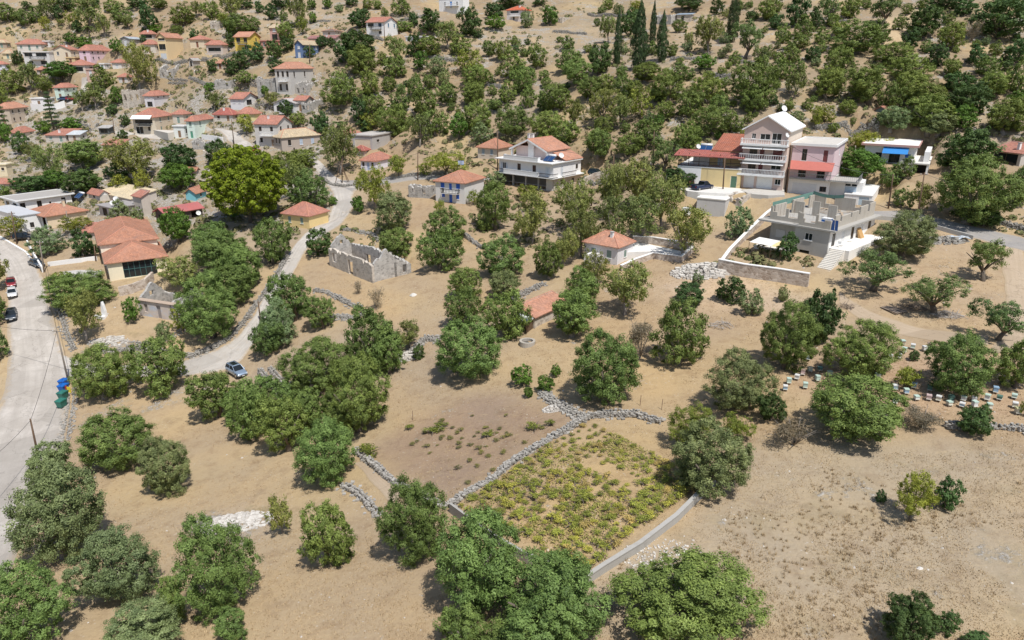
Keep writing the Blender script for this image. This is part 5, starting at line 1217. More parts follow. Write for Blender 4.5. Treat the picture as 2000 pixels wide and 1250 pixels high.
for k in range(2): mb = MB(); mb.hexa([(-.4 + k * .55, -.3, 0), (.05 + k * .55, -.3, 0), (.05 + k * .55, -.22, 0), (-.4 + k * .55, -.22, 0), (-.75 + k * .55, .3, 1.5), (-.3 + k * .55, .3, 1.5), (-.3 + k * .55, .38, 1.5), (-.75 + k * .55, .38, 1.5)]); mb.build('panel', plain((.02, .05, .15), .15), e)
e = thing_at('door_leaf', 'orange wooden board leaning against the white side wall', 'board', .5, D * .62, zt_)
mb = MB(); mb.hexa([(0, -.7, 0), (.5, -.7, 0), (.5, .7, 0), (0, .7, 0), (-.45, -.7, 1.6), (-.38, -.7, 1.6), (-.38, .7, 1.6), (-.45, .7, 1.6)]); mb.build('board', plain((.50, .30, .12), .7), e)
for nm, lab, y0_, z0_, n_, x0_, x1_, zb in [('stairs', 'white stone steps from the garden up to the side terrace', .55, zt_, 15, .4, 2.6, -4), ('stairs', 'white stone steps at the far end of the concrete house', D + 4.4, 2.2, 10, 1.2, 3.0, -3)]:
    e = thing_at(nm, lab, 'steps', 0, 0, 0)
    for k in range(n_): mb = MB(); mb.box(x0_, x1_, y0_ - .34 * (k + 1), y0_ - .34 * k - .002, zb, z0_ - .19 * k); mb.build('step', paint((.74, .70, .63), .85, .3), e)
e = thing_at('shade_sail', 'white and yellow shade sail over the garden patio', 'sail', -W * .72, -3.4, -.4)
for nm, col, x0_, x1_ in (('white_cloth', (.78, .76, .72), -2.6, 1.2), ('yellow_cloth', (.70, .56, .28), 1.22, 3.0)):
    mb = MB()
    for i in range(6):
        for j in range(4):
            def q(a, b): x = x0_ + (x1_ - x0_) * a / 6; y = -1.6 + 3.2 * b / 4; return (x, y, 2.2 - .35 * math.sin(math.pi * a / 6) * math.sin(math.pi * b / 4) + .1 * y)
            mb.quad(q(i, j), q(i + 1, j), q(i + 1, j + 1), q(i, j + 1))
    mb.build(nm, plain(col, .8), e)
for a, b in ((-2.6, -1.6), (1.2, -1.6), (3.0, -1.6), (-2.6, 1.6), (3.0, 1.6)): mb = MB(); mb.tube([(a, b, -1.2), (a, b, 2.2 + .1 * b)], [.04, .04], 6); mb.build('pole', wood_dark, e)
for k, (x, y, lab) in enumerate([(.9, 2.0, 'white plastic chair on the side terrace, nearest the steps'), (1.1, 3.1, 'white plastic chair on the side terrace, second from the steps'), (.8, 7.0, 'white plastic chair on the side terrace, farthest from the steps')]):
    e = thing_at('chair', lab, 'chair', x, y, zt_, k)
    mb = MB(); mb.box(-.25, .25, -.25, .25, .4, .45); mb.build('seat', white_trim, e); mb = MB(); mb.box(-.25, .25, .2, .26, .45, .9); mb.build('backrest', white_trim, e)
    for a in (-.22, .22):
        for b in (-.22, .22): mb = MB(); mb.box(a - .025, a + .025, b - .025, b + .025, 0, .4); mb.build('leg', white_trim, e)
# ---- roofless ruins
def ruin(name, label, O, psi, walls_, mat, seed=1, th=.5, cat='ruin', extra=None):
    """walls_: (x0,y0,x1,y1, [(u,z) top profile], [(u0,u1,z0,z1) holes])"""
    e = empty(name, O, psi, label, cat); rg = random.Random(seed)
    for (x0, y0, x1, y1, prof, holes) in walls_:
        mb = MB(); L_ = math.hypot(x1 - x0, y1 - y0); ux, uy = (x1 - x0) / L_, (y1 - y0) / L_; nx, ny = -uy * th, ux * th
        us = sorted({0, L_, *[min(max(q, 0), L_) for h_ in holes for q in h_[:2]], *[L_ * k / max(int(L_ / .45), 1) for k in range(int(L_ / .45) + 1)]})
        def top(u):
            for (ua, za), (ub, zb) in zip(prof[:-1], prof[1:]):
                if ua <= u <= ub: return za + (zb - za) * (u - ua) / max(ub - ua, 1e-6)
            return prof[-1][1]
        jit = {u: rg.uniform(-.30, .10) - (.5 if rg.random() < .12 else 0) for u in us}
        for ua, ub in zip(us[:-1], us[1:]):
            if ub - ua < .02: continue
            um = (ua + ub) / 2; spans = [(-1.5, None)]
            for h_ in holes:
                if h_[0] < um < h_[1]: spans = [(-1.5, h_[2]), (h_[3], None)]
            for za, zb in spans:
                ta, tb = (top(ua) + jit[ua], top(ub) + jit[ub]) if zb is None else (zb, zb)
                if max(ta, tb) <= za + .02: continue
                p = [(x0 + ux * ua, y0 + uy * ua), (x0 + ux * ub, y0 + uy * ub), (x0 + ux * ub + nx, y0 + uy * ub + ny), (x0 + ux * ua + nx, y0 + uy * ua + ny)]
                mb.hexa([(*q, za) for q in p] + [(*p[0], max(ta, za + .01)), (*p[1], max(tb, za + .01)), (*p[2], max(tb, za + .01)), (*p[3], max(ta, za + .01))])
        mb.build('wall', mat if not isinstance(mat, dict) else mat.get((x0, y0), mat['*']), e)
    return e
O, psi, W, D, h = survey((728,553), 517, (641,496), (802,505), 'eaves')
D1 = D * .62; pk = h + 2.4
h *= 1.12; pk = h + 2.4
e = ruin('stone_ruin', 'roofless pale stone ruin with gable ends beside the lane', O, psi, [
  (-W, 0, 0, 0, [(0, h), (W, h * .95)], [(W * .09, W * .20, 1.3, 3.0), (W * .46, W * .57, .05, 2.8)]),
  (0, .5, 0, D, [(0, h * .9), (D1 * .5, pk * .97), (D1 * .9, h * .9), (D * .75, h * .75), (D, h * .55)], [(D * .72, D * .82, .6, 2.2)]),
  (0, D1, -W, D1, [(0, h * .9), (W * .4, h * 1.2), (W * .7, h * 1.1), (W, h)], [(W * .30, W * .38, 1.2, 2.6), (W * .52, W * .62, .8, 2.8)]),
  (-W, D1, -W, .5, [(0, h), (D1 * .5, pk), (D1, h)], [(D1 * .42, D1 * .55, h + .3, h + 1.1)]),
  (-.5, D, -W * .8, D, [(0, h * .6), (W * .4, h * .8), (W * .8, h * .3)], [])], {'*': ruin_grey, (-W, 0): ruin_wall}, 3)
bm_ = MB(); rg = random.Random(8)
for k in range(16): x = -W * rg.uniform(.3, .95); y = D1 + rg.uniform(.5, 3); bm_.tube([(x, y, rg.uniform(.2, 2.2)), (x + rg.uniform(-2, 2), y + rg.uniform(-1.5, 1.5), rg.uniform(.5, 3.2))], [.09, .07], 5)
bm_.build('fallen_beams', plain((.36, .30, .25), .9), e)
O, psi, W, D, h = survey((356,630), 597, (268,583), (400,575), 'eaves')
blue_ruin = stone_mat('patched_blue_plaster', (.56, .47, .40), (.50, .56, .66), .45, (.58, .50, .44), .3, .012)
pk = h + 2.6
e = ruin('stone_ruin', 'roofless ruin with patches of pale blue plaster beside the main road', O, psi, [
  (-W, 0, 0, 0, [(0, h), (W, h)], [(W * .13, W * .22, 1.0, 2.5), (W * .43, W * .53, .05, 2.6), (W * .76, W * .86, .6, 2.6)]),
  (0, .5, 0, D, [(0, h), (D * .5, pk), (D, h)], []), (0, D, -W, D, [(0, h * .95), (W * .5, h * .8), (W, h)], [(W * .2, W * .28, .9, 2.4), (W * .48, W * .57, .6, 2.6)]),
  (-W, D, -W, .5, [(0, h), (D * .45, pk), (D, h)], [(D * .45, D * .6, h, h + .9)]), (-W * .30, .5, -W * .30, D, [(0, h * .9), (D * .5, h * 1.05), (D, h * .6)], [])], {'*': ruin_grey, (-W, 0): blue_ruin}, 5)
ti = MB()
for k in range(60): x = -W + W * k / 60; ti.hexa([(x, -.25, h - .05), (x + W / 60 - .03, -.25, h - .05), (x + W / 60 - .03, .45, h + .16), (x, .45, h + .16), (x, -.25, h + .05), (x + W / 60 - .03, -.25, h + .05), (x + W / 60 - .03, .45, h + .26), (x, .45, h + .26)])
ti.build('eaves_tiles', paint((.46, .36, .28), .9, .5), e)
for a, b, za, zb, c_ in ((.135, .215, 1.0, 2.5, (.30, .27, .26)), (.435, .525, .05, 2.6, (.28, .25, .24))): mb = MB(); mb.box(-W + W * a, -W + W * b, .2, .25, za, zb); mb.build('door' if za < .5 else 'shutter', plain(c_, .8), e)
for lab, C_, ye_, L_, R_, pkf, hs in [('tall roofless stone shell with empty windows in the village', (277,208), 175, (236,173), (298,174), 0, 3), ('ruined stone house with broken gable near the round village tree', (340,158), 134, (310,128), (362,132), 1.5, 2),
     ('broken stone walls below the old mansion', (606,222), 200, (588,200), (642,196), .8, 2), ('long ruined stone house on the upper slope', (1310,48), 28, (1275,24), (1368,30), .6, 2), ('crumbling stone hut with one doorway beside the grey slope wall', (1098,46), 34, (1090,34), (1118,30), .3, 1),
     ('low stone ruin left of the blue shuttered house', (838,388), 364, (797,356), (852,356), 0, 2), ('broken stone hut below the parking terrace', (1446,408), 386, (1420,392), (1478,372), .5, 1), ('ruined stone house above the red roof by the village street', (420,292), 275, (374,272), (440,270), .6, 2),
     ('grey stone ruin left of the old mansion', (540,183), 152, (500,154), (549,150), .6, 2), ('broken stone walls right of the old mansion', (602,192), 164, (576,164), (642,160), 1.0, 2), ('low ruined stone walls left of the tall yellow house', (262,105), 93, (240,93), (279,91), .3, 1), ('long roofless stone shell on the terrace above the red roofs', (452,174), 157, (418,159), (471,154), .5, 2),
     ('small stone ruin with dark doorway above the mustard house', (424,60), 44, (410,44), (436,44), .8, 1)]:
    O, psi, W, D, h = survey(C_, ye_, L_, R_)
    hl = [(W * (k + .5) / hs - .45, W * (k + .5) / hs + .45, h * .35, h * .72) for k in range(hs)]
    ruin('stone_ruin', lab, O, psi, [(-W, 0, 0, 0, [(0, h), (W * .4, h * .92), (W, h)], hl), (0, .5, 0, D, [(0, h), (D * .5, h + pkf), (D, h * .8)], [(D * .4, D * .55, h * .35, h * .7)]),
        (0, D, -W, D, [(0, h * .8), (W, h * .9)], []), (-W, D, -W, .5, [(0, h * .9), (D * .5, h + pkf), (D, h)], [])], ruin_wall if hs != 2 else ruin_grey, len(lab))
P = hit(1350, 42); K = House('shed', 'little stone shed with blue grey metal roof beside the long ruin', P, R(-25), 5, 4, 'shed')
K.skin(-1, 2.2, ruin_wall, [('F', .4, .05, .9, 1.8, 'k')]); K.roof('sy', 2.203, .6, tiles((.30, .36, .42), .4, True), .3)
# white terrace of the salmon roofed cottage, chapel spike and courtyard sheets
def sheet(name, pp, mat, lift=.12, label=None, cat=None):
    Q = [hit(*p) for p in pp]; z = max(q.z for q in Q) + lift; mb = MB(); n = len(Q)
    mb.v = [(q.x, q.y, z) for q in Q] + [(q.x, q.y, z - 2.2) for q in Q]; mb.f = [tuple(range(n))] + [(i, n + i, n + (i + 1) % n, (i + 1) % n) for i in range(n)]
    me = mb.mesh(name, mat)
    if me.polygons[0].normal.z < 0: me.flip_normals()
    o = link(name, me); return tag(o, label, cat) if label else tag(o, kind='structure')
sheet('paved_terrace', [(1140,522),(1240,508),(1275,498),(1340,500),(1345,490),(1290,480),(1236,472),(1205,480)], paint((.76, .74, .71), .85, .25), -.1)
sheet('gravel_yard', [(120,552),(200,545),(198,528),(150,530),(118,540)], paint((.50, .48, .45), .95, .3), .05)
sheet('parking_yard', [(1325,370),(1342,384),(1362,390),(1416,391),(1458,376),(1446,369),(1370,362)], paint((.66, .64, .60), .9, .3), .1)
sheet('concrete_forecourt', [(1446,372),(1462,384),(1500,388),(1532,386),(1530,373),(1490,368)], paint((.50, .475, .43), .9, .4), .06)
sheet('white_forecourt', [(330,276),(300,262),(318,254),(360,262)], paint((.58, .54, .48), .9, .3), .05)
# ------------------------------------------------------------------ trees and bushes
def leaf_mat(name, trans=0.22, grey=0.0):
    m = bpy.data.materials.new(name); t, bs = nodes_of(m)
    oi = N(t, 'ShaderNodeObjectInfo'); a = N(t, 'ShaderNodeAttribute'); a.attribute_name = 'var'
    base = oi.outputs['Color']
    lite = mixc(t, 1.0, base, (1.55 + grey, 1.48 + grey * .8, 1.45 + grey * 2.5), 'MULTIPLY')
    dark = mixc(t, 1.0, base, (0.46, 0.50, 0.44), 'MULTIPLY')
    c = mixc(t, ramp(t, a.outputs['Fac'], [(0.0, (1, 1, 1)), (0.4, (0, 0, 0))]), base, dark)
    c = mixc(t, ramp(t, a.outputs['Fac'], [(0.6, (0, 0, 0)), (1.0, (1, 1, 1))]), c, lite)
    cl = ramp(t, noise(t, wpos(t), 0.9, 3), [(0.35, (0.78, 0.80, 0.78)), (0.65, (1.22, 1.18, 1.1))])
    c = mixc(t, 1.0, c, cl, 'MULTIPLY')
    t.links.new(c, bs.inputs['Base Color']); bs.inputs['Roughness'].default_value = 0.62; bs.inputs['Specular IOR Level'].default_value = 0.3
    tr = N(t, 'ShaderNodeBsdfTranslucent'); t.links.new(mixc(t, 1.0, c, (1.15, 1.2, 0.7), 'MULTIPLY'), tr.inputs['Color'])
    mx = N(t, 'ShaderNodeMixShader'); mx.inputs[0].default_value = trans
    t.links.new(bs.outputs[0], mx.inputs[1]); t.links.new(tr.outputs[0], mx.inputs[2])
    t.links.new(mx.outputs[0], t.nodes['Material Output'].inputs['Surface'])
    return m
LEAF = leaf_mat('olive_leaves', 0.15, 0.18); LEAF2 = leaf_mat('green_leaves', 0.25)
bark = plain((0.13, 0.105, 0.08), 0.9); bark_grey = plain((0.24, 0.21, 0.18), 0.9)
def leaf_mesh(name, lobes, n, ln, wd, seed, mat, spread=0.55, up=0.15, inner=0.12, zmin=0.03, keep=0.74, shell=0.3, tuft=0, tr=.06):
    rs = np.random.RandomState(seed)
    if tuft: return tuft_mesh(name, lobes, n, ln, wd, seed, mat, spread, up, zmin, keep, tuft, tr)
    Lc = np.array([l[0] for l in lobes]); Lr = np.array([l[1] for l in lobes])
    wgt = Lr[:, 0] * Lr[:, 2]; wgt = wgt / wgt.sum()
    pos, nor = [], []
    got = 0
    while got < n:
        m = int(n * 1.3)
        k = rs.choice(len(lobes), m, p=wgt)
        d = rs.normal(size=(m, 3)); d /= np.linalg.norm(d, axis=1)[:, None]
        d[:, 2] = np.where((d[:, 2] < -0.35) & (rs.rand(m) < .6), -d[:, 2], d[:, 2])
        rad = 1.0 - shell * rs.rand(m) ** 1.6 + 0.10 * rs.rand(m) ** 6
        P = Lc[k] + Lr[k] * d * rad[:, None]
        ok = P[:, 2] > zmin
        deep = np.zeros(m, bool)
        for j in range(len(lobes)):
            q = (P - Lc[j]) / Lr[j]
            deep |= ((q * q).sum(1) < keep * keep) & (k != j)
        ok &= (~deep) | (rs.rand(m) < inner)
        P, dd = P[ok], d[ok]
        nn = dd * 0.85 + rs.normal(size=dd.shape) * spread * 0.6; nn[:, 2] += up
        pos.append(P); nor.append(nn); got += len(P)
    P = np.concatenate(pos)[:n]; Nn = np.concatenate(nor)[:n]
    Nn /= np.linalg.norm(Nn, axis=1)[:, None]
    T = np.cross(Nn, rs.normal(size=P.shape)); T /= np.linalg.norm(T, axis=1)[:, None] + 1e-9
    B = np.cross(Nn, T)
    sc = (0.6 + 0.8 * rs.rand(n))[:, None]
    a = P - T * ln * sc; c_ = P + T * ln * sc; b = P + B * wd * sc; d_ = P - B * wd * sc
    V = np.stack([a, b, c_, d_], 1).reshape(-1, 3)
    me = bpy.data.meshes.new(name)
    me.vertices.add(4 * n); me.vertices.foreach_set('co', V.ravel())
    me.loops.add(4 * n); me.loops.foreach_set('vertex_index', np.arange(4 * n, dtype=np.int32))
    me.polygons.add(n); me.polygons.foreach_set('loop_start', np.arange(0, 4 * n, 4, dtype=np.int32))
    me.update(calc_edges=True)
    add_var(me, rs.rand(n)); me.materials.append(mat)
    return me
def tuft_mesh(name, lobes, n, ln, wd, seed, mat, spread, up, zmin, keep, nt, tr):
    """leaf sprays gathered into tufts that stand on the limbs' outer surface"""
    rs = np.random.RandomState(seed)
    Lc = np.array([l[0] for l in lobes]); Lr = np.array([l[1] for l in lobes]); wgt = Lr[:, 0] * Lr[:, 2]; wgt /= wgt.sum()
    k = rs.choice(len(lobes), nt * 4, p=wgt); d = rs.normal(size=(nt * 4, 3)); d /= np.linalg.norm(d, axis=1)[:, None]
    T0 = Lc[k] + Lr[k] * d * rs.uniform(.86, 1.08, nt * 4)[:, None]
    ok = T0[:, 2] > zmin + .02
    for j in range(len(lobes)):
        q = (T0 - Lc[j]) / Lr[j]; ok &= ((q * q).sum(1) > .80) | (k == j)
    T0, d = T0[ok][:nt], d[ok][:nt]; nt = len(T0)
    out = T0 - np.array([0, 0, .42]); out /= np.linalg.norm(out, axis=1)[:, None]
    ax = d * .6 + out * .5 + rs.normal(size=d.shape) * .25; ax[:, 2] += .25; ax /= np.linalg.norm(ax, axis=1)[:, None]
    rad = tr * rs.uniform(.55, 1.45, nt); tv = rs.rand(nt)
    m = rs.randint(0, nt, n); core = rs.rand(n) < .16
    e = rs.normal(size=(n, 3)); e /= np.linalg.norm(e, axis=1)[:, None]; e = np.where((e * ax[m]).sum(1)[:, None] < -.25, -e, e)
    f = rs.rand(n) ** .45
    P = T0[m] + e * (rad[m] * f)[:, None] + ax[m] * (rad[m] * rs.uniform(-.2, .9, n))[:, None]
    kc = rs.choice(len(lobes), n, p=wgt); ec = rs.normal(size=(n, 3)); ec /= np.linalg.norm(ec, axis=1)[:, None]
    P = np.where(core[:, None], Lc[kc] + Lr[kc] * ec * (rs.uniform(.45, .85, n))[:, None], P)
    P[:, 2] = np.maximum(P[:, 2], zmin + rs.rand(n) * .04)
    Nn = np.where(core[:, None], ec, e * .55 + d[m] * .55) + rs.normal(size=(n, 3)) * spread * .55; Nn[:, 2] += up; Nn /= np.linalg.norm(Nn, axis=1)[:, None]
    T = ax[m] * .7 + rs.normal(size=(n, 3)) * .6; T -= Nn * (T * Nn).sum(1)[:, None]; T /= np.linalg.norm(T, axis=1)[:, None] + 1e-9
    B = np.cross(Nn, T); sc = (0.6 + 0.8 * rs.rand(n))[:, None]
    V = np.stack([P - T * ln * sc, P + B * wd * sc, P + T * ln * sc, P - B * wd * sc], 1).reshape(-1, 3)
    me = bpy.data.meshes.new(name)
    me.vertices.add(4 * n); me.vertices.foreach_set('co', V.ravel()); me.loops.add(4 * n); me.loops.foreach_set('vertex_index', np.arange(4 * n, dtype=np.int32))
    me.polygons.add(n); me.polygons.foreach_set('loop_start', np.arange(0, 4 * n, 4, dtype=np.int32)); me.update(calc_edges=True)
    add_var(me, np.clip(.55 * rs.rand(n) + .45 * tv[m], 0, 1)); me.materials.append(mat)
    return me
def blob_lobes(seed, n=17, ctr=(0, 0, .53), semi=(.33, .33, .33), r0=.13, r1=.21, zr=1.15):
    rg = random.Random(seed); L_ = [((ctr[0], ctr[1], ctr[2]), (semi[0] * .85, semi[1] * .85, semi[2] * .92))]
    for k in range(n):
        a = k * 2.399963 + rg.uniform(-.4, .4); z = 1 - 1.75 * (k + .5) / n
        q = math.sqrt(max(0, 1 - z * z)); r_ = rg.uniform(r0, r1); f = rg.uniform(.66, 1.12)
        L_.append(((ctr[0] + semi[0] * q * math.cos(a) * f, ctr[1] + semi[1] * q * math.sin(a) * f, ctr[2] + semi[2] * z * f), (r_, r_, r_ * zr)))
    return L_
def loose_lobes(seed, n=12, r0=.12, r1=.2, ctr=.62, rx=.34, rz=.26):
    rg = random.Random(seed); L_ = []
    for k in range(n):
        a = rg.uniform(0, 6.28); q = math.sqrt(rg.random()) * rx; z = rg.uniform(-1, 1) * rz * (1 - .5 * (q / rx) ** 2)
        r_ = rg.uniform(r0, r1)
        L_.append(((q * math.cos(a), q * math.sin(a), ctr + z), (r_, r_, r_ * 1.05)))
    return L_
def trunk_mesh(name, seed, r=.04, fork=.2, top=.62, nl=5, mat=bark, lean=.06, spread=.3, twigs=0):
    rg = random.Random(seed); mb = MB()
    lx, ly = rg.uniform(-lean, lean), rg.uniform(-lean, lean)
    mb.tube([(0, 0, -.12), (lx * .3, ly * .3, fork * .4), (lx, ly, fork * 1.05)], [r * 1.5, r * 1.08, r * .85], 7)
    for k in range(nl):
        a = 6.28 * k / nl + rg.uniform(-.4, .4); e = spread * rg.uniform(.6, 1.1); zt = top * rg.uniform(.8, 1.1)
        mid = (lx + e * .45 * math.cos(a) + rg.uniform(-.03, .03), ly + e * .45 * math.sin(a), fork + (zt - fork) * .5)
        end = (lx + e * math.cos(a), ly + e * math.sin(a), zt)
        mb.tube([(lx, ly, fork * .9), mid, end], [r * .62, r * .42, r * .15], 5)
        for q in range(twigs):
            u = rg.uniform(.3, 1); p0 = Vector(mid).lerp(Vector(end), u)
            mb.tube([p0, p0 + Vector((rg.uniform(-.13, .13), rg.uniform(-.13, .13), rg.uniform(.03, .2)))], [r * .16, r * .05], 3)
    return mb.mesh(name, mat, True)
PROTO = {}
def protos(kind, lod):
    if kind == 'g': kind = 'o'
    key = (kind, lod)
    if key in PROTO: return PROTO[key]
    out = []; nv = 5 if lod == 0 else (5 if lod == 1 else 4)
    if kind in ('o', 'g', 'd', 'l', 'y'): n, ln, wd = [(44000, .0128, .0050), (16000, .0200, .0080), (4600, .034, .0140)][lod]
    if kind == 'd': n, ln, wd = int(n * .9), ln, wd * 1.35
    for v in range(nv):
        sd_ = 100 * ord(kind[0]) + 10 * lod + v
        if kind in ('o', 'g'):
            rg = random.Random(sd_)
            fx = rg.uniform(.85, 1.12)
            lob = blob_lobes(sd_, rg.randint(11, 17), (rg.uniform(-.05, .05), rg.uniform(-.05, .05), rg.uniform(.44, .52)), (.32 * fx, .32 / fx, .36), .10, .19)
            cr = leaf_mesh('crown', lob, n, ln, wd, sd_, LEAF, tuft=(330, 190, 100)[lod], tr=(.050, .060, .075)[lod], spread=.75); tr = trunk_mesh('trunk', sd_, .05, .16, .6, 5, bark_grey if v % 2 else bark)
        elif kind == 'd':
            cr = leaf_mesh('crown', blob_lobes(sd_, 14, (0, 0, .47), (.33, .33, .37), .10, .17), n, ln, wd, sd_, LEAF2, spread=.7, tuft=(260, 150, 80)[lod], tr=(.048, .06, .075)[lod]); tr = trunk_mesh('trunk', sd_, .035, .15, .6)
        elif kind == 'l':
            cr = leaf_mesh('crown', blob_lobes(sd_, 15, (0, 0, .55), (.31, .31, .32), .12, .19), int(n * .85), ln * 1.1, wd * 1.3, sd_, LEAF2, spread=.8, tuft=(230, 130, 80)[lod], tr=(.052, .065, .08)[lod]); tr = trunk_mesh('trunk', sd_, .03, .2, .65)
        elif kind == 'y':
            cr = leaf_mesh('crown', loose_lobes(sd_, 14, .11, .18, .54, .32, .3), int(n * .5), ln, wd, sd_, LEAF2, spread=1.0, tuft=(200, 120, 70)[lod], tr=(.055, .065, .085)[lod]); tr = trunk_mesh('trunk', sd_, .022, .22, .75, 6, bark, .05, .28, 3)
        elif kind == 't':
            n, ln, wd = [(11000, .015, .0066), (6500, .021, .0095), (2800, .034, .015)][lod]
            cr = leaf_mesh('crown', loose_lobes(sd_, 15, .11, .18, .60, .33, .27), n, ln, wd, sd_, LEAF2, spread=1.0, tuft=(190, 120, 70)[lod], tr=(.06, .07, .085)[lod]); tr = trunk_mesh('trunk', sd_, .032, .24, .8, 6, bark_grey, .07, .3, 4)
        elif kind == 'p':
            n, ln, wd = [(11000, .014, .006), (8000, .0185, .0078), (3600, .03, .0125)][lod]
            rg = random.Random(sd_); lob = []
            for k in range(12):
                a = 6.28 * k / 12 + rg.uniform(-.4, .4); q = rg.uniform(.10, .42); r_ = rg.uniform(.07, .15)
                lob.append(((q * math.cos(a), q * math.sin(a), rg.uniform(.40, .86) - .3 * (q - .2)), (r_, r_, r_ * rg.uniform(.9, 1.4))))
            cr = leaf_mesh('crown', lob, n, ln, wd, sd_, LEAF, spread=.8, tuft=(150, 110, 70)[lod], tr=(.055, .06, .075)[lod], zmin=.2); tr = trunk_mesh('trunk', sd_, .045, .24, .66, 6, bark, .12, .38)
        elif kind == 'b':
            n = (2600, 1700, 800)[lod]
            cr = leaf_mesh('crown', loose_lobes(sd_, 10, .14, .24, .46, .28, .25), n, .05, .006, sd_, LEAF2, spread=1.6, keep=.3, inner=.7, shell=.8); tr = trunk_mesh('trunk', sd_, .02, .05, .8, 8, bark_grey, .05, .36, 5)
        elif kind == 'c':
            lob = []; rg = random.Random(sd_)
            for k in range(24):
                z = .06 + .92 * k / 23; q = (1 - ((z - .3) / .72) ** 2) if z > .3 else (.62 + .38 * z / .3)
                q = max(q, .05); a = rg.uniform(0, 6.28)
                lob.append(((.1 * q * math.cos(a), .1 * q * math.sin(a), z), (.40 * q, .40 * q, .07)))
            cr = leaf_mesh('crown', lob, 2600, .05, .012, sd_, LEAF2, spread=.5, up=.0, keep=.8, zmin=.02); tr = trunk_mesh('trunk', sd_, .08, .1, .8, 1, bark, 0, .01)
        elif kind == 'pine':
            lob = []; rg = random.Random(sd_)
            for k in range(330):
                z = 1 - 1.85 * (k + .5) / 330; a = k * 2.399963 + rg.uniform(-.2, .2); q = math.sqrt(max(0, 1 - z * z)); f = rg.uniform(.74, 1.06)
                r_ = rg.uniform(.028, .052)
                lob.append(((.45 * q * math.cos(a) * f, .45 * q * math.sin(a) * f, .52 + .45 * z * f), (r_, r_, r_ * .7)))
            lob.append(((0, 0, .50), (.37, .37, .39)))
            cr = leaf_mesh('crown', lob, 52000, .0135, .0058, sd_, LEAF2, spread=.7, up=.3, keep=.8, inner=.05, shell=.4); tr = trunk_mesh('trunk', sd_, .024, .3, .85, 9, bark, .03, .36, 3)
        elif kind == 'cone':        # layered conifer
            lob = []; rg = random.Random(sd_)
            for tier in range(9):
                z = .12 + .84 * tier / 8; rr = .46 * (1 - tier / 9.2)
                for k in range(7):
                    a = 6.28 * k / 7 + tier * .5 + rg.uniform(-.15, .15)
                    for u in (.45, .85):
                        lob.append(((rr * u * math.cos(a), rr * u * math.sin(a), z + rg.uniform(-.01, .01) - .02 * u), (.075, .075, .022)))
            cr = leaf_mesh('crown', lob, 5200, .03, .008, sd_, LEAF2, spread=.6, up=.3, keep=.3, inner=.8); tr = trunk_mesh('trunk', sd_, .035, .5, .95, 2, bark, 0, .01)
        elif kind == 'palm':
            rs = random.Random(sd_); mb = MB(); var = []
            for k in range(26):
                a = 6.28 * k / 26 * 2.4 + rs.uniform(-.2, .2); e = rs.uniform(-.2, 1.15); prev = None
                for q in range(6):
                    u = q / 5; rr = .5 * u * math.cos(e * .8); z = .62 + .30 * math.sin(e) * u * 1.25 - .26 * u * u
                    p0 = Vector((rr * math.cos(a), rr * math.sin(a), z)); sdv = Vector((-math.sin(a), math.cos(a), 0)) * .045 * math.sin(.35 + u * 2.6)
                    if prev:
                        mb.quad(prev[0] - prev[1] - Vector((0, 0, .02)), prev[0], p0, p0 - sdv - Vector((0, 0, .02))); mb.quad(prev[0], prev[0] + prev[1] - Vector((0, 0, .02)), p0 + sdv - Vector((0, 0, .02)), p0); var += [rs.random()] * 2
                    prev = (p0, sdv)
            cr = mb.mesh('crown', LEAF2); add_var(cr, var)
            mt = MB(); mt.tube([(0, 0, -.1), (.01, 0, .3), (0, 0, .64)], [.05, .042, .05], 7); tr = mt.mesh('trunk', bark, True)
        out.append((cr, tr))
        if kind in ('pine', 'palm', 'cone') : break
    PROTO[key] = out; return out
SPEC = {'o': ('olive_tree', 'green olive tree', 'tree', (.160, .215, .052)), 'g': ('olive_tree', 'silvery olive tree', 'tree', (.200, .240, .095)),
        'd': ('evergreen_tree', 'dark evergreen tree', 'tree', (.085, .138, .040)), 'l': ('leafy_tree', 'bright green leafy tree', 'tree', (.130, .215, .035)),
        'y': ('leafy_tree', 'yellow-green leafy tree', 'tree', (.26, .275, .045)), 't': ('almond_tree', 'pale thin-leaved tree', 'tree', (.220, .240, .070)),
        'p': ('olive_tree', 'pruned olive tree', 'tree', (.150, .205, .062)), 'b': ('dry_bush', 'brown dry bush', 'bush', (.26, .20, .135)),
        'c': ('cypress_tree', 'dark slender cypress', 'tree', (.055, .085, .028)), 'pine': ('pine_tree', 'huge bright yellow-green pine', 'tree', (.185, .235, .018)),
        'cone': ('conifer_tree', 'dark layered conifer', 'tree', (.07, .105, .04)), 'palm': ('palm_tree', 'feathery palm tree', 'tree', (.10, .13, .04))}
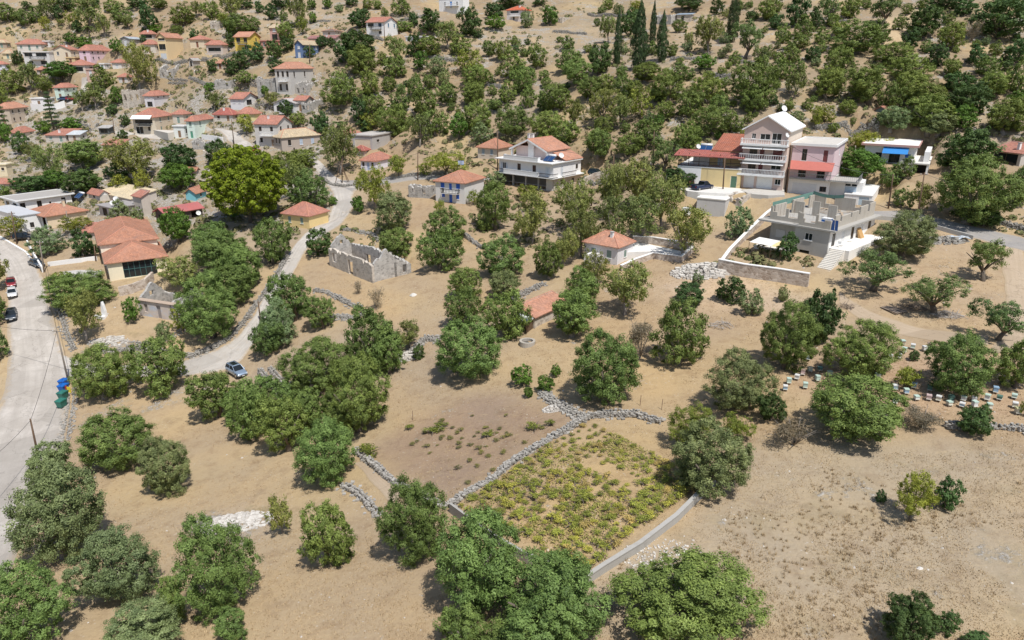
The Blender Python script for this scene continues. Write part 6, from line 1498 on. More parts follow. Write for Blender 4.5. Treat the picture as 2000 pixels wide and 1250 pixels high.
LANDMARK = [((1130,950),'the walled vineyard'),((870,850),'the left vineyard plot'),((463,722),'the parked silver car'),((120,780),'the rubbish bins'),
    ((700,520),'the roofless stone ruin'),((320,595),'the blue-painted ruin'),((260,515),'the glass-fronted house'),((597,425),'the yellow cottage'),
    ((490,365),'the huge pine'),((1055,320),'the white villa'),((890,370),'the blue-shuttered house'),((1190,485),'the salmon-roofed cottage'),
    ((1600,450),'the concrete house'),((1490,310),'the four-storey house'),((1060,595),'the red-roofed shed'),((1700,770),'the beehives'),
    ((1780,970),'the lone yellow tree'),((1750,290),'the house with blue awning'),((1965,300),'the far right shelter'),((1250,90),'the cypress clump'),
    ((1429,45),'the lone cypress'),((1330,35),'the long stone ruin'),((883,12),'the white house with blue door'),((1010,25),'the small pink balcony house'),
    ((745,55),'the hillside white villa'),((595,95),'the blue house'),((570,145),'the old stone mansion'),((490,80),'the mustard house'),
    ((330,90),'the tall cream house'),((195,105),'the lilac house'),((75,115),'the long white house'),((125,178),'the mint house'),((255,190),'the tall stone shell'),
    ((300,240),'the house with white awning'),((575,280),'the ochre-roofed stone house'),((733,318),'the small lilac cottage'),((725,270),'the concrete garage'),
    ((70,400),'the flat-roofed white house'),((240,390),'the house with satellite dishes'),((355,405),'the red metal-roofed shed'),((60,640),'the main road'),
    ((550,205),'the white balcony house'),((385,240),'the pale green house'),((30,225),'the beige corner house'),((1900,540),'the dirt track'),
    ((1720,600),'the log pile'),((1400,395),'the white parking terrace'),((960,280),'the small orange-roofed house'),((1860,165),'the bare rocky patch'),
    ((1375,125),'the vivid green fig'),((1000,130),'the open olive slope'),((1650,110),'the dense slope grove'),((1750,20),'the dry grass clearing')]
TREES = '''
55 1200 200 170 o;130 1010 205 195 g;95 915 110 92 g;245 1102 172 160 g;430 1115 172 185 o;285 1240 190 130 g;338 1185 85 95 o;452 1222 80 70 o;552 1005 52 72 t
638 1050 112 165 o;815 1018 135 165 o;930 1095 195 205 o;905 1232 95 90 o;1072 1190 230 185 o;1010 1262 170 100 o;1338 1180 255 185 o;1765 1215 118 110 d;1845 1215 52 50 d;1905 1250 60 30 d
1718 969 24 28 d;1775 968 82 92 y;1846 965 54 66 d;1380 902 165 145 g;1345 832 115 80 y;1440 830 66 56 y;245 862 142 122 o;328 908 118 118 g;635 890 132 132 o;565 832 95 122 o;500 803 92 112 o;430 772 92 95 o;468 790 70 80 o;535 775 84 84 o;600 800 92 92 o;662 815 84 88 o
702 782 130 142 o;625 722 142 112 o;730 668 105 150 o;520 662 74 76 o;205 726 116 120 o;325 712 104 112 o;322 648 32 42 g;170 615 76 82 t;262 608 38 56 l;358 622 40 44 y;418 605 118 122 o;455 560 100 84 o;482 520 92 92 o
432 490 122 92 o;410 468 90 70 o;535 474 78 92 o;625 475 54 54 d;578 582 84 96 o;548 632 76 86 g;632 612 64 66 o;735 580 46 52 b;700 560 26 52 b;752 518 28 56 b;762 690 74 112 o;800 652 62 44 t;818 688 26 32 d
925 685 138 122 o;905 602 74 76 o;905 552 74 66 o;988 617 92 92 o;985 558 80 58 g;860 490 92 82 o;876 442 86 68 o;985 503 97 78 o;775 415 88 82 g;775 472 74 54 o;1072 510 68 78 o;1118 615 112 98 o;1138 562 82 74 o
1180 725 146 142 o;1250 660 74 100 b;1325 655 108 128 o;1220 562 100 84 t;1165 520 64 60 t;1345 575 62 46 d;1360 545 26 56 g;1425 567 56 52 d;1468 592 52 52 g;1530 574 28 32 g;1440 435 54 66 g;1535 482 44 54 d
1335 452 100 84 t;1120 400 82 84 t;1135 452 74 76 t;1190 372 66 84 t;1242 362 84 74 t;1292 392 92 92 t;1250 424 92 74 t;1192 432 64 74 t;1210 342 62 44 t;1040 425 84 76 t;1100 478 62 64 t;968 405 78 98 o;968 352 46 36 g
1760 464 125 88 g;1920 506 90 66 p;1705 524 132 70 p;1825 572 126 68 p;1948 622 98 68 p;1593 618 92 128 d;1530 662 114 130 o;1680 688 140 112 o;1660 788 194 142 o;1440 748 130 112 g;1505 796 62 62 d;1872 712 140 122 o;1980 712 88 100 o
1900 820 76 66 d;1772 735 58 42 y;1800 815 92 56 b;1545 845 105 70 b;1785 694 22 24 d;1998 796 24 34 y;-8 525 56 76 t;-8 602 56 84 o;-10 672 56 76 o;1020 735 48 42 l;1085 725 24 24 l;1065 750 38 32 l;1032 767 22 22 l
489 368 152 146 pine;608 372 84 70 o;560 328 92 56 o;592 312 70 40 o;580 352 54 60 t;666 290 78 76 t;733 366 68 76 y;778 322 46 42 y;700 402 28 38 l;427 297 58 50 d;352 308 76 60 d;175 300 100 54 o;105 315 66 56 t;260 310 104 66 t;245 337 54 42 d
165 352 82 48 d;110 352 52 34 l;60 360 72 38 d;8 374 32 22 o;240 356 52 32 y;282 352 38 38 y;350 348 78 50 l;350 443 70 68 l;95 472 66 56 g;165 477 52 52 d;150 440 62 34 y;30 440 52 38 y;105 422 24 24 d;245 422 54 54 g;272 424 28 44 g
165 566 132 48 o;118 545 52 24 y;360 530 92 54 t;43 281 36 42 d;65 296 32 28 t;5 226 44 80 cone;10 262 28 36 l;105 220 38 70 cone;85 251 32 24 l;142 243 42 22 l;240 266 28 22 d;220 214 26 20 d;246 236 22 22 d;162 196 36 32 t;275 132 64 76 t;205 154 44 44 o;230 189 26 36 l;188 186 42 42 t
120 140 70 32 l;92 162 40 34 o;25 160 48 50 o;60 152 42 42 t;6 186 28 34 o;60 136 18 20 d;36 114 22 26 d;140 76 28 18 l;168 86 32 22 l;176 62 30 34 palm;230 92 26 26 l;280 76 14 14 d;20 27 52 32 o;50 36 32 32 o;72 30 28 28 o;92 21 32 32 t;114 26 24 26 d;104 8 32 20 t;130 8 42 24 d
88 46 20 28 y;145 36 28 32 y;152 53 22 22 d;178 30 54 48 t;206 50 28 36 t;240 28 42 34 o;252 42 24 22 t;292 36 42 54 d;264 5 42 22 d;312 6 42 22 o;358 32 54 38 o;386 18 24 24 t;306 58 32 16 l;346 60 32 20 o;382 70 22 22 d;186 5 22 22 d;220 12 30 26 o
415 20 38 38 o;450 14 44 42 t;440 36 32 24 y;480 5 32 22 d;475 50 68 38 o;452 58 22 26 l;486 55 18 14 l;507 15 20 22 d;532 25 28 30 d;585 22 42 48 t;592 50 26 30 y;612 36 18 20 l;550 5 42 18 d;560 62 36 38 o;705 38 50 38 d;785 14 42 36 o;686 3 32 14 d;790 52 40 24 o
451 82 22 38 d;502 104 46 34 d;470 121 42 36 d;452 132 30 32 d;482 152 44 24 o;415 130 22 24 d;410 171 22 16 l;536 99 36 38 d;560 88 32 28 d;540 129 38 26 d;606 102 24 22 d;630 82 26 24 d;648 84 20 20 d;700 88 78 58 d;680 102 52 48 d;708 120 68 54 o;774 96 40 42 t;775 130 50 48 o
670 178 78 62 o;722 164 40 54 o;736 206 52 42 o;702 217 38 44 d;726 238 46 32 y;782 196 42 48 o;770 238 66 60 o;572 165 22 24 o;518 178 18 18 l;420 196 30 30 t;530 196 22 34 t;561 213 28 30 d;582 233 32 26 o;482 242 36 36 y;662 245 40 28 palm;630 242 42 40 d;712 248 32 26 d
918 46 52 54 d;843 45 54 44 d;808 38 22 28 d;875 70 50 38 t;966 22 42 30 d;968 46 42 24 l;1030 38 32 36 g;1074 34 36 34 l;996 4 60 16 d;1055 3 30 14 d;838 92 54 42 o;900 90 48 34 o;812 90 36 46 d;822 122 34 34 l;856 130 40 38 g;913 122 58 40 y;955 96 30 32 o;980 100 40 38 o
928 150 62 42 o;1002 132 58 54 o;1048 112 46 48 o;1022 158 62 54 o;1108 118 58 48 o;1126 142 64 50 o;1170 116 60 62 d;1188 56 36 42 t;812 172 34 42 o;828 200 52 56 o;874 184 46 44 o;922 184 66 46 o;991 182 42 40 o;966 203 40 24 o;1030 192 34 40 o;1065 196 44 44 o;1090 192 62 56 o
1120 222 42 46 t;1150 174 62 46 o;1180 208 62 58 t;935 230 64 58 o;1000 238 72 58 o;1070 246 66 56 o;850 240 56 52 o;897 250 44 48 l;820 252 48 52 t;942 262 48 38 g;1102 260 58 50 o;1168 280 62 58 o;875 320 84 26 y;828 330 32 24 y;858 402 24 26 y;925 384 30 24 y;1028 374 50 16 y
1205 82 16 100 c;1246 82 36 118 c;1274 54 14 78 c;1291 80 24 88 c;1429 40 25 94 c;1230 46 44 54 d;1240 14 32 24 y;1345 6 64 20 d;1400 15 30 30 d;1326 52 32 26 o;1383 66 52 58 t;1345 76 18 30 t;1416 28 14 16 y;1455 78 66 54 p;1482 110 42 38 t;1375 124 46 30 l
1502 18 54 48 o;1555 26 52 54 d;1514 44 32 30 d;1592 40 34 42 d;1526 68 34 36 o;1555 82 56 30 o;1542 106 40 36 o;1522 134 48 48 o;1550 166 42 38 t;1468 164 96 88 o;1472 196 60 54 o;1260 142 72 40 o;1330 142 50 32 o;1302 170 78 58 o;1378 174 76 54 o;1216 172 42 50 o;1212 216 42 52 t;1250 202 52 50 y
1346 204 58 54 o;1390 238 80 60 o;1262 260 58 56 o;1285 238 22 38 l;1340 270 60 58 o;1297 300 60 50 p;1222 285 60 46 o;1322 348 70 42 d;1450 262 16 20 y;1553 232 40 32 g;1590 226 34 42 y;1402 266 14 16 l
1614 18 44 44 p;1655 16 46 44 o;1690 8 24 22 o;1722 20 58 44 p;1604 72 34 30 o;1672 76 104 60 o;1716 66 42 44 o;1628 118 60 48 o;1745 108 76 46 o;1775 134 84 50 o;1692 168 90 70 o;1612 165 78 62 o;1802 44 76 66 d;1850 72 62 54 o;1828 110 44 44 d;1950 38 112 84 d;1882 14 52 32 d;1840 5 62 22 d
1896 62 52 46 b;1945 96 34 28 o;1984 100 52 48 d;1868 162 62 46 d;1888 194 92 60 d;1932 166 76 50 o;1985 150 52 66 o;1805 188 88 52 o;1812 224 104 74 o;1738 232 74 48 g;1830 240 90 50 g;1880 232 52 44 l;1960 228 94 72 o;1990 196 44 36 l;1610 226 44 34 y
1885 292 112 86 d;1885 370 154 142 o;1992 362 66 104 o;1920 424 72 40 d;1672 326 104 62 l;1630 300 40 40 l;1740 346 50 42 o;1765 328 42 40 o;1696 279 84 24 y;1760 387 44 38 o;1795 387 42 46 t;1740 190 50 50 o;1655 210 40 30 o;1570 55 40 40 o;1640 60 40 34 o;1775 165 60 50 o
1560 130 30 26 o;1585 105 34 30 d;1780 75 40 34 d;1905 110 44 40 d;1925 130 50 40 o;1860 130 44 36 o;1405 205 44 40 o;1430 240 40 40 o;1300 215 44 36 o;1110 85 30 24 o;760 165 36 30 o;840 160 30 28 o;1180 165 44 40 o;1240 175 40 36 o;1285 185 36 30 o;1180 245 44 36 o
'''
def ordinal(k): return ['first','second','third','fourth','fifth','sixth','seventh','eighth','ninth','tenth','eleventh','twelfth'][min(k, 11)]
rgt = random.Random(77); rows = []
for line in TREES.strip().replace('\n', ';').split(';'):
    cx_, cy_, w_, h_, k_ = line.split(); rows.append((float(cx_), float(cy_), float(w_), float(h_), k_))
HPX = [(r[2], abs(r[5][0] - r[4][0])) for r in HOUSES] + [(k_, 60) for k_ in SURVEYED]
rgb = random.Random(9); extra = []
for _ in range(4000):
    if len(extra) >= 95: break
    cx_, cy_ = (rgb.uniform(0, 660), rgb.uniform(8, 420)) if rgb.random() < .62 else (rgb.uniform(660, 1990), rgb.uniform(5, 250))
    w_ = rgb.uniform(14, 30)
    if any(abs(cx_ - c_[0]) < wd_ * .75 + w_ and -46 < cy_ - c_[1] < 14 + w_ for c_, wd_ in HPX): continue
    if any(math.hypot(cx_ - r[0], (cy_ - r[1]) * 1.3) < (r[2] + w_) * .42 for r in rows + extra): continue
    q = hit(cx_, cy_ + 5)
    if BUSY[int((q.y - GY0) / STEP), int((q.x - GX0) / STEP)]: continue
    extra.append((cx_, cy_, w_, w_ * rgb.uniform(.75, 1.0), rgb.choice('ooodtyl' if cx_ < 660 else 'oooodg')))
rows += extra
placed = []
for cx_, cy_, w_, h_, k_ in rows:
    raised = {'t': .22, 'p': .22, 'y': .14}.get(k_, 0.0)
    base = hit(cx_, cy_ + h_ * .38)
    for _ in range(4):
        s_ = scale_at(base); dv = Vector(base) - Vector((0, 0, CAMZ)); el = math.atan2(-dv.z, math.hypot(dv.x, dv.y))
        W_ = w_ / s_
        se, ce = math.sin(el), max(math.cos(el), .2)
        q = (h_ / (2 * s_)) ** 2 - (W_ / 2 * se * .9) ** 2
        Hc = 2 / ce * math.sqrt(max(q, 0.0)) if k_ not in ('c',) else h_ / s_ / ce
        if k_ not in ('c', 'cone', 'pine'): Hc = min(max(Hc, .5 * W_), 1.25 * W_)
        by = cy_ + s_ * ce * Hc * (.46 + raised) 
        base = hit(cx_, by)
    H_ = Hc * (1.02 + raised * 1.1)
    placed.append((cx_, cy_, w_, h_, k_, base, W_, H_, s_))
# a label that says which tree: kind, size, and what it stands by
def whereis(x, y):
    (lx, ly), nm = min(LANDMARK, key=lambda q: (q[0][0] - x) ** 2 + (1.7 * (q[0][1] - y)) ** 2)
    dx, dy = x - lx, (y - ly) * 1.3
    if abs(dx) < 14 and abs(dy) < 14: return 'beside ' + nm
    if abs(dx) > 2.2 * abs(dy): return ('right of ' if dx > 0 else 'left of ') + nm
    if abs(dy) > 2.2 * abs(dx): return ('below ' if dy > 0 else 'above ') + nm
    return ('lower ' if dy > 0 else 'upper ') + ('right of ' if dx > 0 else 'left of ') + nm
def label_all(items):
    """items: (x, y, phrase) -> labels, told apart by place where the phrase alone does not"""
    by = {}
    for i, (x, y, ph) in enumerate(items): by.setdefault(ph, []).append(i)
    out = [None] * len(items)
    for ph, ids in by.items():
        if len(ids) == 1: out[ids[0]] = ph; continue
        ids.sort(key=lambda i: items[i][0])
        for k, i in enumerate(ids):
            pos = 'leftmost of these' if k == 0 else ('rightmost of these' if k == len(ids) - 1 else ordinal(k) + ' of these from left')
            out[i] = ph + ', ' + pos
    return out
items = []
for cx_, cy_, w_, h_, k_, base, W_, H_, s_ in placed:
    nm = SPEC[k_][1]
    if H_ < 2.6 and k_ not in ('b', 'palm'): nm = nm.replace('tree', 'bush')
    sz = 'big ' if W_ > 9.2 else ('small ' if W_ < 4.6 else '')
    items.append((cx_, cy_, sz + nm.replace('with stout trunk','') .replace('  ',' ').strip() + ' ' + whereis(cx_, cy_)))
labs = label_all(items)
for i, (cx_, cy_, w_, h_, k_, base, W_, H_, s_) in enumerate(placed):
    lod = 0 if w_ > 112 else (1 if w_ > 58 else 2)
    if k_ in ('c', 'cone', 'pine', 'palm'): lod = 0
    var = protos(k_, lod); cr, tr = var[rgt.randrange(len(var))]
    name = SPEC[k_][0] if not (H_ < 2.6 and k_ not in ('b', 'palm')) else 'shrub'
    e = empty(name, base - Vector((0, 0, .05)), rgt.uniform(0, 6.28), labs[i], 'bush' if (name in ('shrub', 'dry_bush')) else 'tree')
    fat = (.97 if w_ > 100 else .94) if k_ in ('o', 'g', 'd', 'l') else 1.0
    if (750 < cx_ < 1480 and cy_ > 950) or (370 < cx_ < 780 and 440 < cy_ < 900 and w_ > 60): fat *= 1.05
    if cx_ < 470 and cy_ > 880: fat *= .92
    if (cx_ < 660 and 250 < cy_ < 430) or cy_ < 300: fat *= 1.02
    e.scale = (W_ * fat, W_ * fat * rgt.uniform(.92, 1.08), H_ * (.96 if k_ in ('o', 'g', 'd', 'l') else 1))
    if k_ == 'c': e.scale = (W_ * 1.15, W_ * 1.15, H_)
    a = link('trunk', tr, e); b = link('crown', cr, e)
    col = SPEC[k_][3]; f = rgt.uniform(.82, 1.2); wm = rgt.uniform(-.14, .03)
    if k_ == 'pine': f, wm = 1.12, -.02
    if 750 < cx_ < 1480 and cy_ > 950: f *= .93
    if k_ in ('o',) and cy_ < 330: f *= 1.04; wm += .07
    b.color = (col[0] * f * (1 + wm), col[1] * f, col[2] * f * (1 - wm), 1)
# ------------------------------------------------------------------ vehicles
def loft(mb, secs):
    n = len(secs[0]); b = len(mb.v)
    for s_ in secs: mb.v += [tuple(q) for q in s_]
    for i in range(len(secs) - 1):
        for k in range(n):
            k2 = (k + 1) % n; mb.f.append((b + i*n + k, b + i*n + k2, b + (i+1)*n + k2, b + (i+1)*n + k))
    mb.f.append(tuple(b + k for k in range(n))[::-1]); mb.f.append(tuple(b + (len(secs)-1)*n + k for k in range(n)))
def car(label, cpx, rear, front, col, kind='hatch', name='parked_car', cat='car', metal=.25):
    P = hit(*cpx); a, b = hit(*rear), hit(*front); yaw = math.atan2(b.y - a.y, b.x - a.x)
    e = empty(name, P + Vector((0, 0, .06)), yaw, label, cat)
    L2, W2, Hh = {'hatch': (2.0, .86, 1.46), 'suv': (2.22, .92, 1.64), 'sedan': (2.25, .88, 1.42), 'pickup': (2.6, .90, 1.70)}[kind]
    pm = bpy.data.materials.new('car_paint'); t, bs = nodes_of(pm)
    bs.inputs['Base Color'].default_value = (*col, 1); bs.inputs['Metallic'].default_value = metal; bs.inputs['Roughness'].default_value = .32
    bs.inputs['Coat Weight'].default_value = .6; bs.inputs['Coat Roughness'].default_value = .08
    belt = Hh * .60; zb = .26
    def ring(x, hw, z0, z1, tuck=.90): return [(x, -hw * .93, z0), (x, -hw, z0 + (z1 - z0) * .45), (x, -hw * tuck, z1), (x, hw * tuck, z1), (x, hw, z0 + (z1 - z0) * .45), (x, hw * .93, z0)]
    mb = MB()
    prof = [(-L2, .80, .42, belt * .80), (-L2 + .12, .95, .30, belt * .97), (-L2 + .5, 1, zb, belt * 1.0), (0, 1, zb, belt), (L2 - 1.25, 1, zb, belt * .97), (L2 - .75, .98, zb, belt * .90), (L2 - .2, .93, .30, belt * .80), (L2, .78, .42, belt * .62)]
    if kind == 'pickup': prof = [(-L2, .96, .45, belt * .92), (-L2 + .1, 1, .36, belt * .95), (0, 1, .34, belt * .95), (L2 - 1.2, 1, .34, belt * .98), (L2 - .25, .95, .36, belt * .86), (L2, .84, .45, belt * .7)]
    loft(mb, [ring(x, W2 * f, z0, z1) for x, f, z0, z1 in prof]); body = mb.build('body', pm, e, True)
    md = body.modifiers.new('bevel', 'BEVEL'); md.width = .05; md.segments = 2; md.limit_method = 'ANGLE'
    if kind == 'sedan': gx = (-L2 + .75, -L2 + 1.35, .35, L2 - 1.15)
    elif kind == 'pickup': gx = (-.35, -.20, .75, 1.45)
    else: gx = (-L2 + .12, -L2 + .48, L2 - 2.0, L2 - 1.15)
    gh = MB(); w0, w1 = W2 * .88, W2 * .72
    loft(gh, [[(gx[0], -w0, belt * .93), (gx[0], w0, belt * .93), (gx[1], w1, Hh - .05), (gx[1], -w1, Hh - .05)], [(gx[3], -w0, belt * .90), (gx[3], w0, belt * .90), (gx[2], w1, Hh - .05), (gx[2], -w1, Hh - .05)]]); gh.build('windows', glass_mat, e)
    rf = MB(); rx0, rx1 = gx[1] - .06, gx[2] + .06
    rf.hexa([(rx0, -w1 - .02, Hh - .06), (rx1, -w1 - .02, Hh - .06), (rx1, w1 + .02, Hh - .06), (rx0, w1 + .02, Hh - .06), (rx0 + .05, -w1 * .9, Hh), (rx1 - .08, -w1 * .9, Hh), (rx1 - .08, w1 * .9, Hh), (rx0 + .05, w1 * .9, Hh)]); roof = rf.build('roof', pm, e)
    if kind == 'suv':
        sr = MB(); sr.box(rx0 + .35, rx1 - .25, -w1 * .62, w1 * .62, Hh + .002, Hh + .012); sr.build('sunroof', glass_mat, roof)
        for s_ in (-1, 1): rr = MB(); rr.tube([(rx0 + .1, s_ * w1 * .85, Hh + .05), (rx1 - .2, s_ * w1 * .85, Hh + .05)], [.025, .025], 6); rr.build('roof_rail', black, roof)
    pl = MB()
    for s_ in (-1, 1):
        for xa, xb in ((gx[1], gx[0]), (gx[2], gx[3]), ((gx[1] + gx[2]) / 2,) * 2): pl.tube([(xa, s_ * (w1 + .012), Hh - .05), (xb, s_ * (w0 + .012), belt * .93)], [.035, .04], 5)
    pl.build('pillars', pm, e)
    if kind == 'pickup':
        bd = MB(); bd.box(-L2 + .12, -.5, -W2 * .8, W2 * .8, belt * .952, belt * .962); bd.build('load_bed', black, e)
        bs_ = MB()
        for q in ((-L2 + .02, -.42, -W2 * .92, -W2 * .8), (-L2 + .02, -.42, W2 * .8, W2 * .92), (-L2 + .02, -L2 + .12, -W2 * .8, W2 * .8)): bs_.box(*q, belt * .9, belt * 1.12)
        bs_.build('bed_side', pm, e)
    wr = .33 if kind in ('hatch', 'sedan') else .37
    for xw in (-L2 + .82, L2 - .82):
        for s_ in (-1, 1):
            wm = MB(); wm.tube([(xw, s_ * W2 * .99, wr), (xw, s_ * (W2 * .99 - .2), wr)], [wr, wr], 16); wh = wm.build('wheel', black, e)
            rm = MB(); rm.tube([(xw, s_ * (W2 * .99 + .012), wr), (xw, s_ * (W2 * .99 - .05), wr)], [wr * .62, wr * .62], 10); rm.build('rim', plain((.5, .5, .5), .3, .8), wh)
    for s_ in (-1, 1):
        for nm, x, z_, m_ in (('headlight', L2 - .12, belt * .66, plain((.75, .77, .8), .15)), ('tail_light', -L2 + .03, belt * .8, plain((.35, .02, .02), .3))):
            q = MB(); q.box(x - .07, x + .07, min(s_ * W2 * .5, s_ * W2 * .82), max(s_ * W2 * .5, s_ * W2 * .82), z_ - .07, z_ + .07); q.build(nm, m_, e)
        q = MB(); q.box(gx[3] - .35, gx[3] - .2, min(s_ * W2 * .9, s_ * (W2 + .14)), max(s_ * W2 * .9, s_ * (W2 + .14)), belt * .98, belt * 1.1); q.build('mirror', pm, e)
    g = MB(); g.box(L2 - .05, L2 + .012, -W2 * .42, W2 * .42, belt * .42, belt * .6); g.build('grille', black, e)
    pn = MB(); pn.box(L2 - .04, L2 + .016, -.26, .26, .36, .47); pn.build('number_plate', white_trim, e)
    return e
car('silver grey car parked on the lane junction beside olives', (463,731), (447,721), (481,741), (.33,.42,.53), 'suv', metal=.5)
car('dark grey car parked on the left kerb of the main road, nearest the camera', (24,622), (25,606), (23,640), (.035,.045,.06), 'suv')
car('white car parked on the left kerb of the main road', (25,578), (23,566), (26,592), (.75,.75,.74), 'hatch')
car('dark red car parked behind the white car on the main road', (23,558), (21,549), (24,567), (.28,.025,.03), 'hatch')
car('dark blue grey car parked by the white roadside wall', (72,519), (60,513), (84,524), (.07,.09,.12), 'sedan')
car('black car in the driveway above the main road bend', (48,468), (38,469), (58,467), (.012,.015,.02), 'suv')
car('dark green car parked right of the white villa', (1165,343), (1152,343), (1180,343), (.015,.03,.035), 'hatch')
car('dark blue pickup parked in front of the yellow house', (1371,371), (1356,374), (1388,368), (.018,.03,.075), 'pickup', 'pickup_truck', 'pickup')
car('dark red pickup half hidden by the round bush', (1346,363), (1332,367), (1360,360), (.12,.02,.03), 'pickup', 'pickup_truck', 'pickup')
car('red car parked on the village street above the huge pine', (496,297), (489,298), (503,296), (.42,.02,.05), 'hatch')
car('dark blue car parked below the mint house in the upper village', (127,197), (120,198), (135,196), (.05,.08,.16), 'sedan')
car('small red car parked right of the dark blue car in the upper village', (142,196), (136,198), (148,194), (.35,.03,.04), 'hatch')
# motorcycle
P = hit(80, 529); a, b = hit(78, 523), hit(82, 534)
e = empty('motorcycle', P + Vector((0, 0, .06)), math.atan2(b.y - a.y, b.x - a.x), 'dark motorcycle parked behind the blue grey car by the wall', 'motorcycle')
for x in (-.65, .65): mb = MB(); mb.tube([(x, -.06, .3), (x, .06, .3)], [.3, .3], 14); mb.build('wheel', black, e)
mb = MB(); loft(mb, [[(-.7, -.1, .55), (-.7, .1, .55), (-.7, .08, .75), (-.7, -.08, .75)], [(0, -.16, .35), (0, .16, .35), (0, .13, .8), (0, -.13, .8)], [(.5, -.1, .6), (.5, .1, .6), (.5, .1, .95), (.5, -.1, .95)]]); mb.build('body', plain((.03, .05, .10), .3), e)
mb = MB(); mb.box(-.75, .05, -.14, .14, .78, .86); mb.build('seat', black, e); mb = MB(); mb.tube([(.5, -.36, 1.05), (.5, .36, 1.05)], [.02, .02], 6); mb.tube([(.65, 0, .3), (.48, 0, 1.05)], [.04, .04], 6); mb.build('handlebar', steel, e)
# ------------------------------------------------------------------ rubbish bins
for lab, c_, px in [('bright blue wheeled bin, farthest of the four roadside bins', (.01,.12,.45), (127,756)), ('bright blue wheeled bin next to the green bins', (.01,.125,.47), (126,766)),
                    ('dark green wheeled bin next to the blue bins', (.03,.16,.13), (125,780)), ('dark green wheeled bin, nearest of the four roadside bins', (.03,.17,.13), (122,796))]:
    e = empty('wheeled_bin', hit(*px) + Vector((0, 0, .08)), R(80), lab, 'bin'); m_ = plain(c_, .45)
    mb = MB(); mb.hexa([(-.52, -.38, .16), (.52, -.38, .16), (.52, .38, .16), (-.52, .38, .16), (-.68, -.52, 1.12), (.68, -.52, 1.12), (.68, .52, 1.12), (-.68, .52, 1.12)])
    for q in ((-.72, .72, -.56, .56, 1.123, 1.2),): mb.box(*q)
    mb.build('bin_body', m_, e)
    ld = MB(); pr = [(-.62, 1.2), (.62, 1.2), (.6, 1.27), (.25, 1.31), (-.25, 1.31), (-.6, 1.27)]; ld.prism([(x * 1.15, z_) for x, z_ in pr], -.54, .54); ld.build('lid', m_, e)
    for x in (-.45, .45):
        for y in (-.3, .3): w_ = MB(); w_.tube([(x, y - .04, .1), (x, y + .04, .1)], [.1, .1], 10); w_.build('wheel', black, e)
e = empty('yellow_banner', hit(134, 768), R(80), 'yellow and red plastic sheet standing beside the blue bins', 'banner')
mb = MB(); mb.box(-.05, .05, -.5, .1, 0, 1.1); mb.build('yellow_sheet', plain((.75, .6, .04), .6), e); mb = MB(); mb.box(-.05, .05, .1, .55, .1, 1.3); mb.build('red_sheet', plain((.4, .06, .03), .6), e)
# ------------------------------------------------------------------ utility poles and cables
TOPS = {}
pole_m = plain((.15, .095, .06), .85); pole_grey = plain((.27, .23, .19), .9)
def pole(key, label, base, top, grey=False, arm=True, r=.15):
    P = hit(*base); h_ = bis(lambda q: proj((P.x, P.y, P.z + q))[1] - top[1], 0, 30)
    Tp = at_depth = None
    lean = (top[0] - proj((P.x, P.y, P.z + h_))[0]) / scale_at(P); lean = max(min(lean, .6), -.6)
    e = empty('utility_pole', P, 0, label, 'pole'); m_ = pole_grey if grey else pole_m
    mb = MB(); mb.tube([(0, 0, -.5), (lean * .5, 0, h_ * .5), (lean, 0, h_)], [r, r * .85, r * .68], 8); mb.build('shaft', m_, e, True)
    if arm:
        mb = MB(); mb.box(lean - .7, lean + .7, -.06, .06, h_ - .45, h_ - .33); mb.build('crossarm', m_, e)
        for k in (-.6, 0, .6): mb = MB(); mb.tube([(lean + k, 0, h_ - .33), (lean + k, 0, h_ - .12)], [.05, .03], 6); mb.build('insulator', white_trim, e)
    TOPS[key] = P + Vector((lean, 0, h_ - .2))
for q in [('a', 'tall wooden pole at the lane junction behind the bins', (135,752), (110,643), 1), ('b', 'short brown pole beside the main road near the foreground olive', (73,884), (59,818), 0), ('c', 'brown pole beside the side lane between olives', (509,628), (504,588), 0),
          ('d', 'grey wooden pole beside the parked blue grey car', (86,532), (78,470), 1), ('e', 'dark pole at the road bend by the black car', (33,477), (22,413), 0), ('f', 'thin brown pole in front of the yellow house', (1412,371), (1416,308), 0),
          ('g', 'tall brown pole in front of the pink house', (1536,377), (1547,284), 0), ('h', 'dark pole behind the white yard wall on the hill road', (1735,407), (1745,340), 0), ('i', 'leaning brown pole on the hill road below the big dark tree', (1791,427), (1806,337), 0),
          ('j', 'slim pole on the open slope left of the red terrace roof', (1276,324), (1278,257), 0), ('k', 'black pole at the left corner of the white villa', (972,333), (972,256), 0), ('l', 'slim pole left of the blue shuttered house', (816,352), (816,298), 0),
          ('m', 'slim pole below the white villa among thin trees', (1155,402), (1157,366), 0), ('n', 'slim pole right of the white villa car', (1198,342), (1199,304), 0), ('o', 'brown pole with struts at the lane fork', (668,358), (668,310), 0),
          ('p', 'slim pole on the village street left of the ochre roof', (457,282), (452,233), 0), ('q', 'slim grey pole on the village street by the white wall', (419,274), (417,231), 1), ('r', 'slim pole beside the shelter with slatted roof', (223,262), (220,228), 0),
          ('s', 'slim pole below the blue house on the slope', (605,125), (605,86), 0), ('t', 'slim pole below the hillside white villa', (752,94), (750,40), 0), ('u', 'slim grey post in the garden below the terracotta porch', (133,444), (129,412), 1), ('v', 'slim dark pole in the garden left of the glass fronted house', (187,510), (184,480), 0),
          ('w', 'slim pole in the dry field beside the vine house wall', (1668,325), (1671,284), 1)]:
    pole(q[0], q[1], q[2], q[3], bool(q[4]), arm=q[0] in 'adegi')
e = bpy.data.objects['utility_pole.014']
mb = MB()
for dx in (-1.6, 1.5, 1.9): mb.tube([(dx, .3 if dx > 0 else -.5, 0), (0, 0, 5.2)], [.09, .07], 6)
mb.build('strut', pole_m, e)
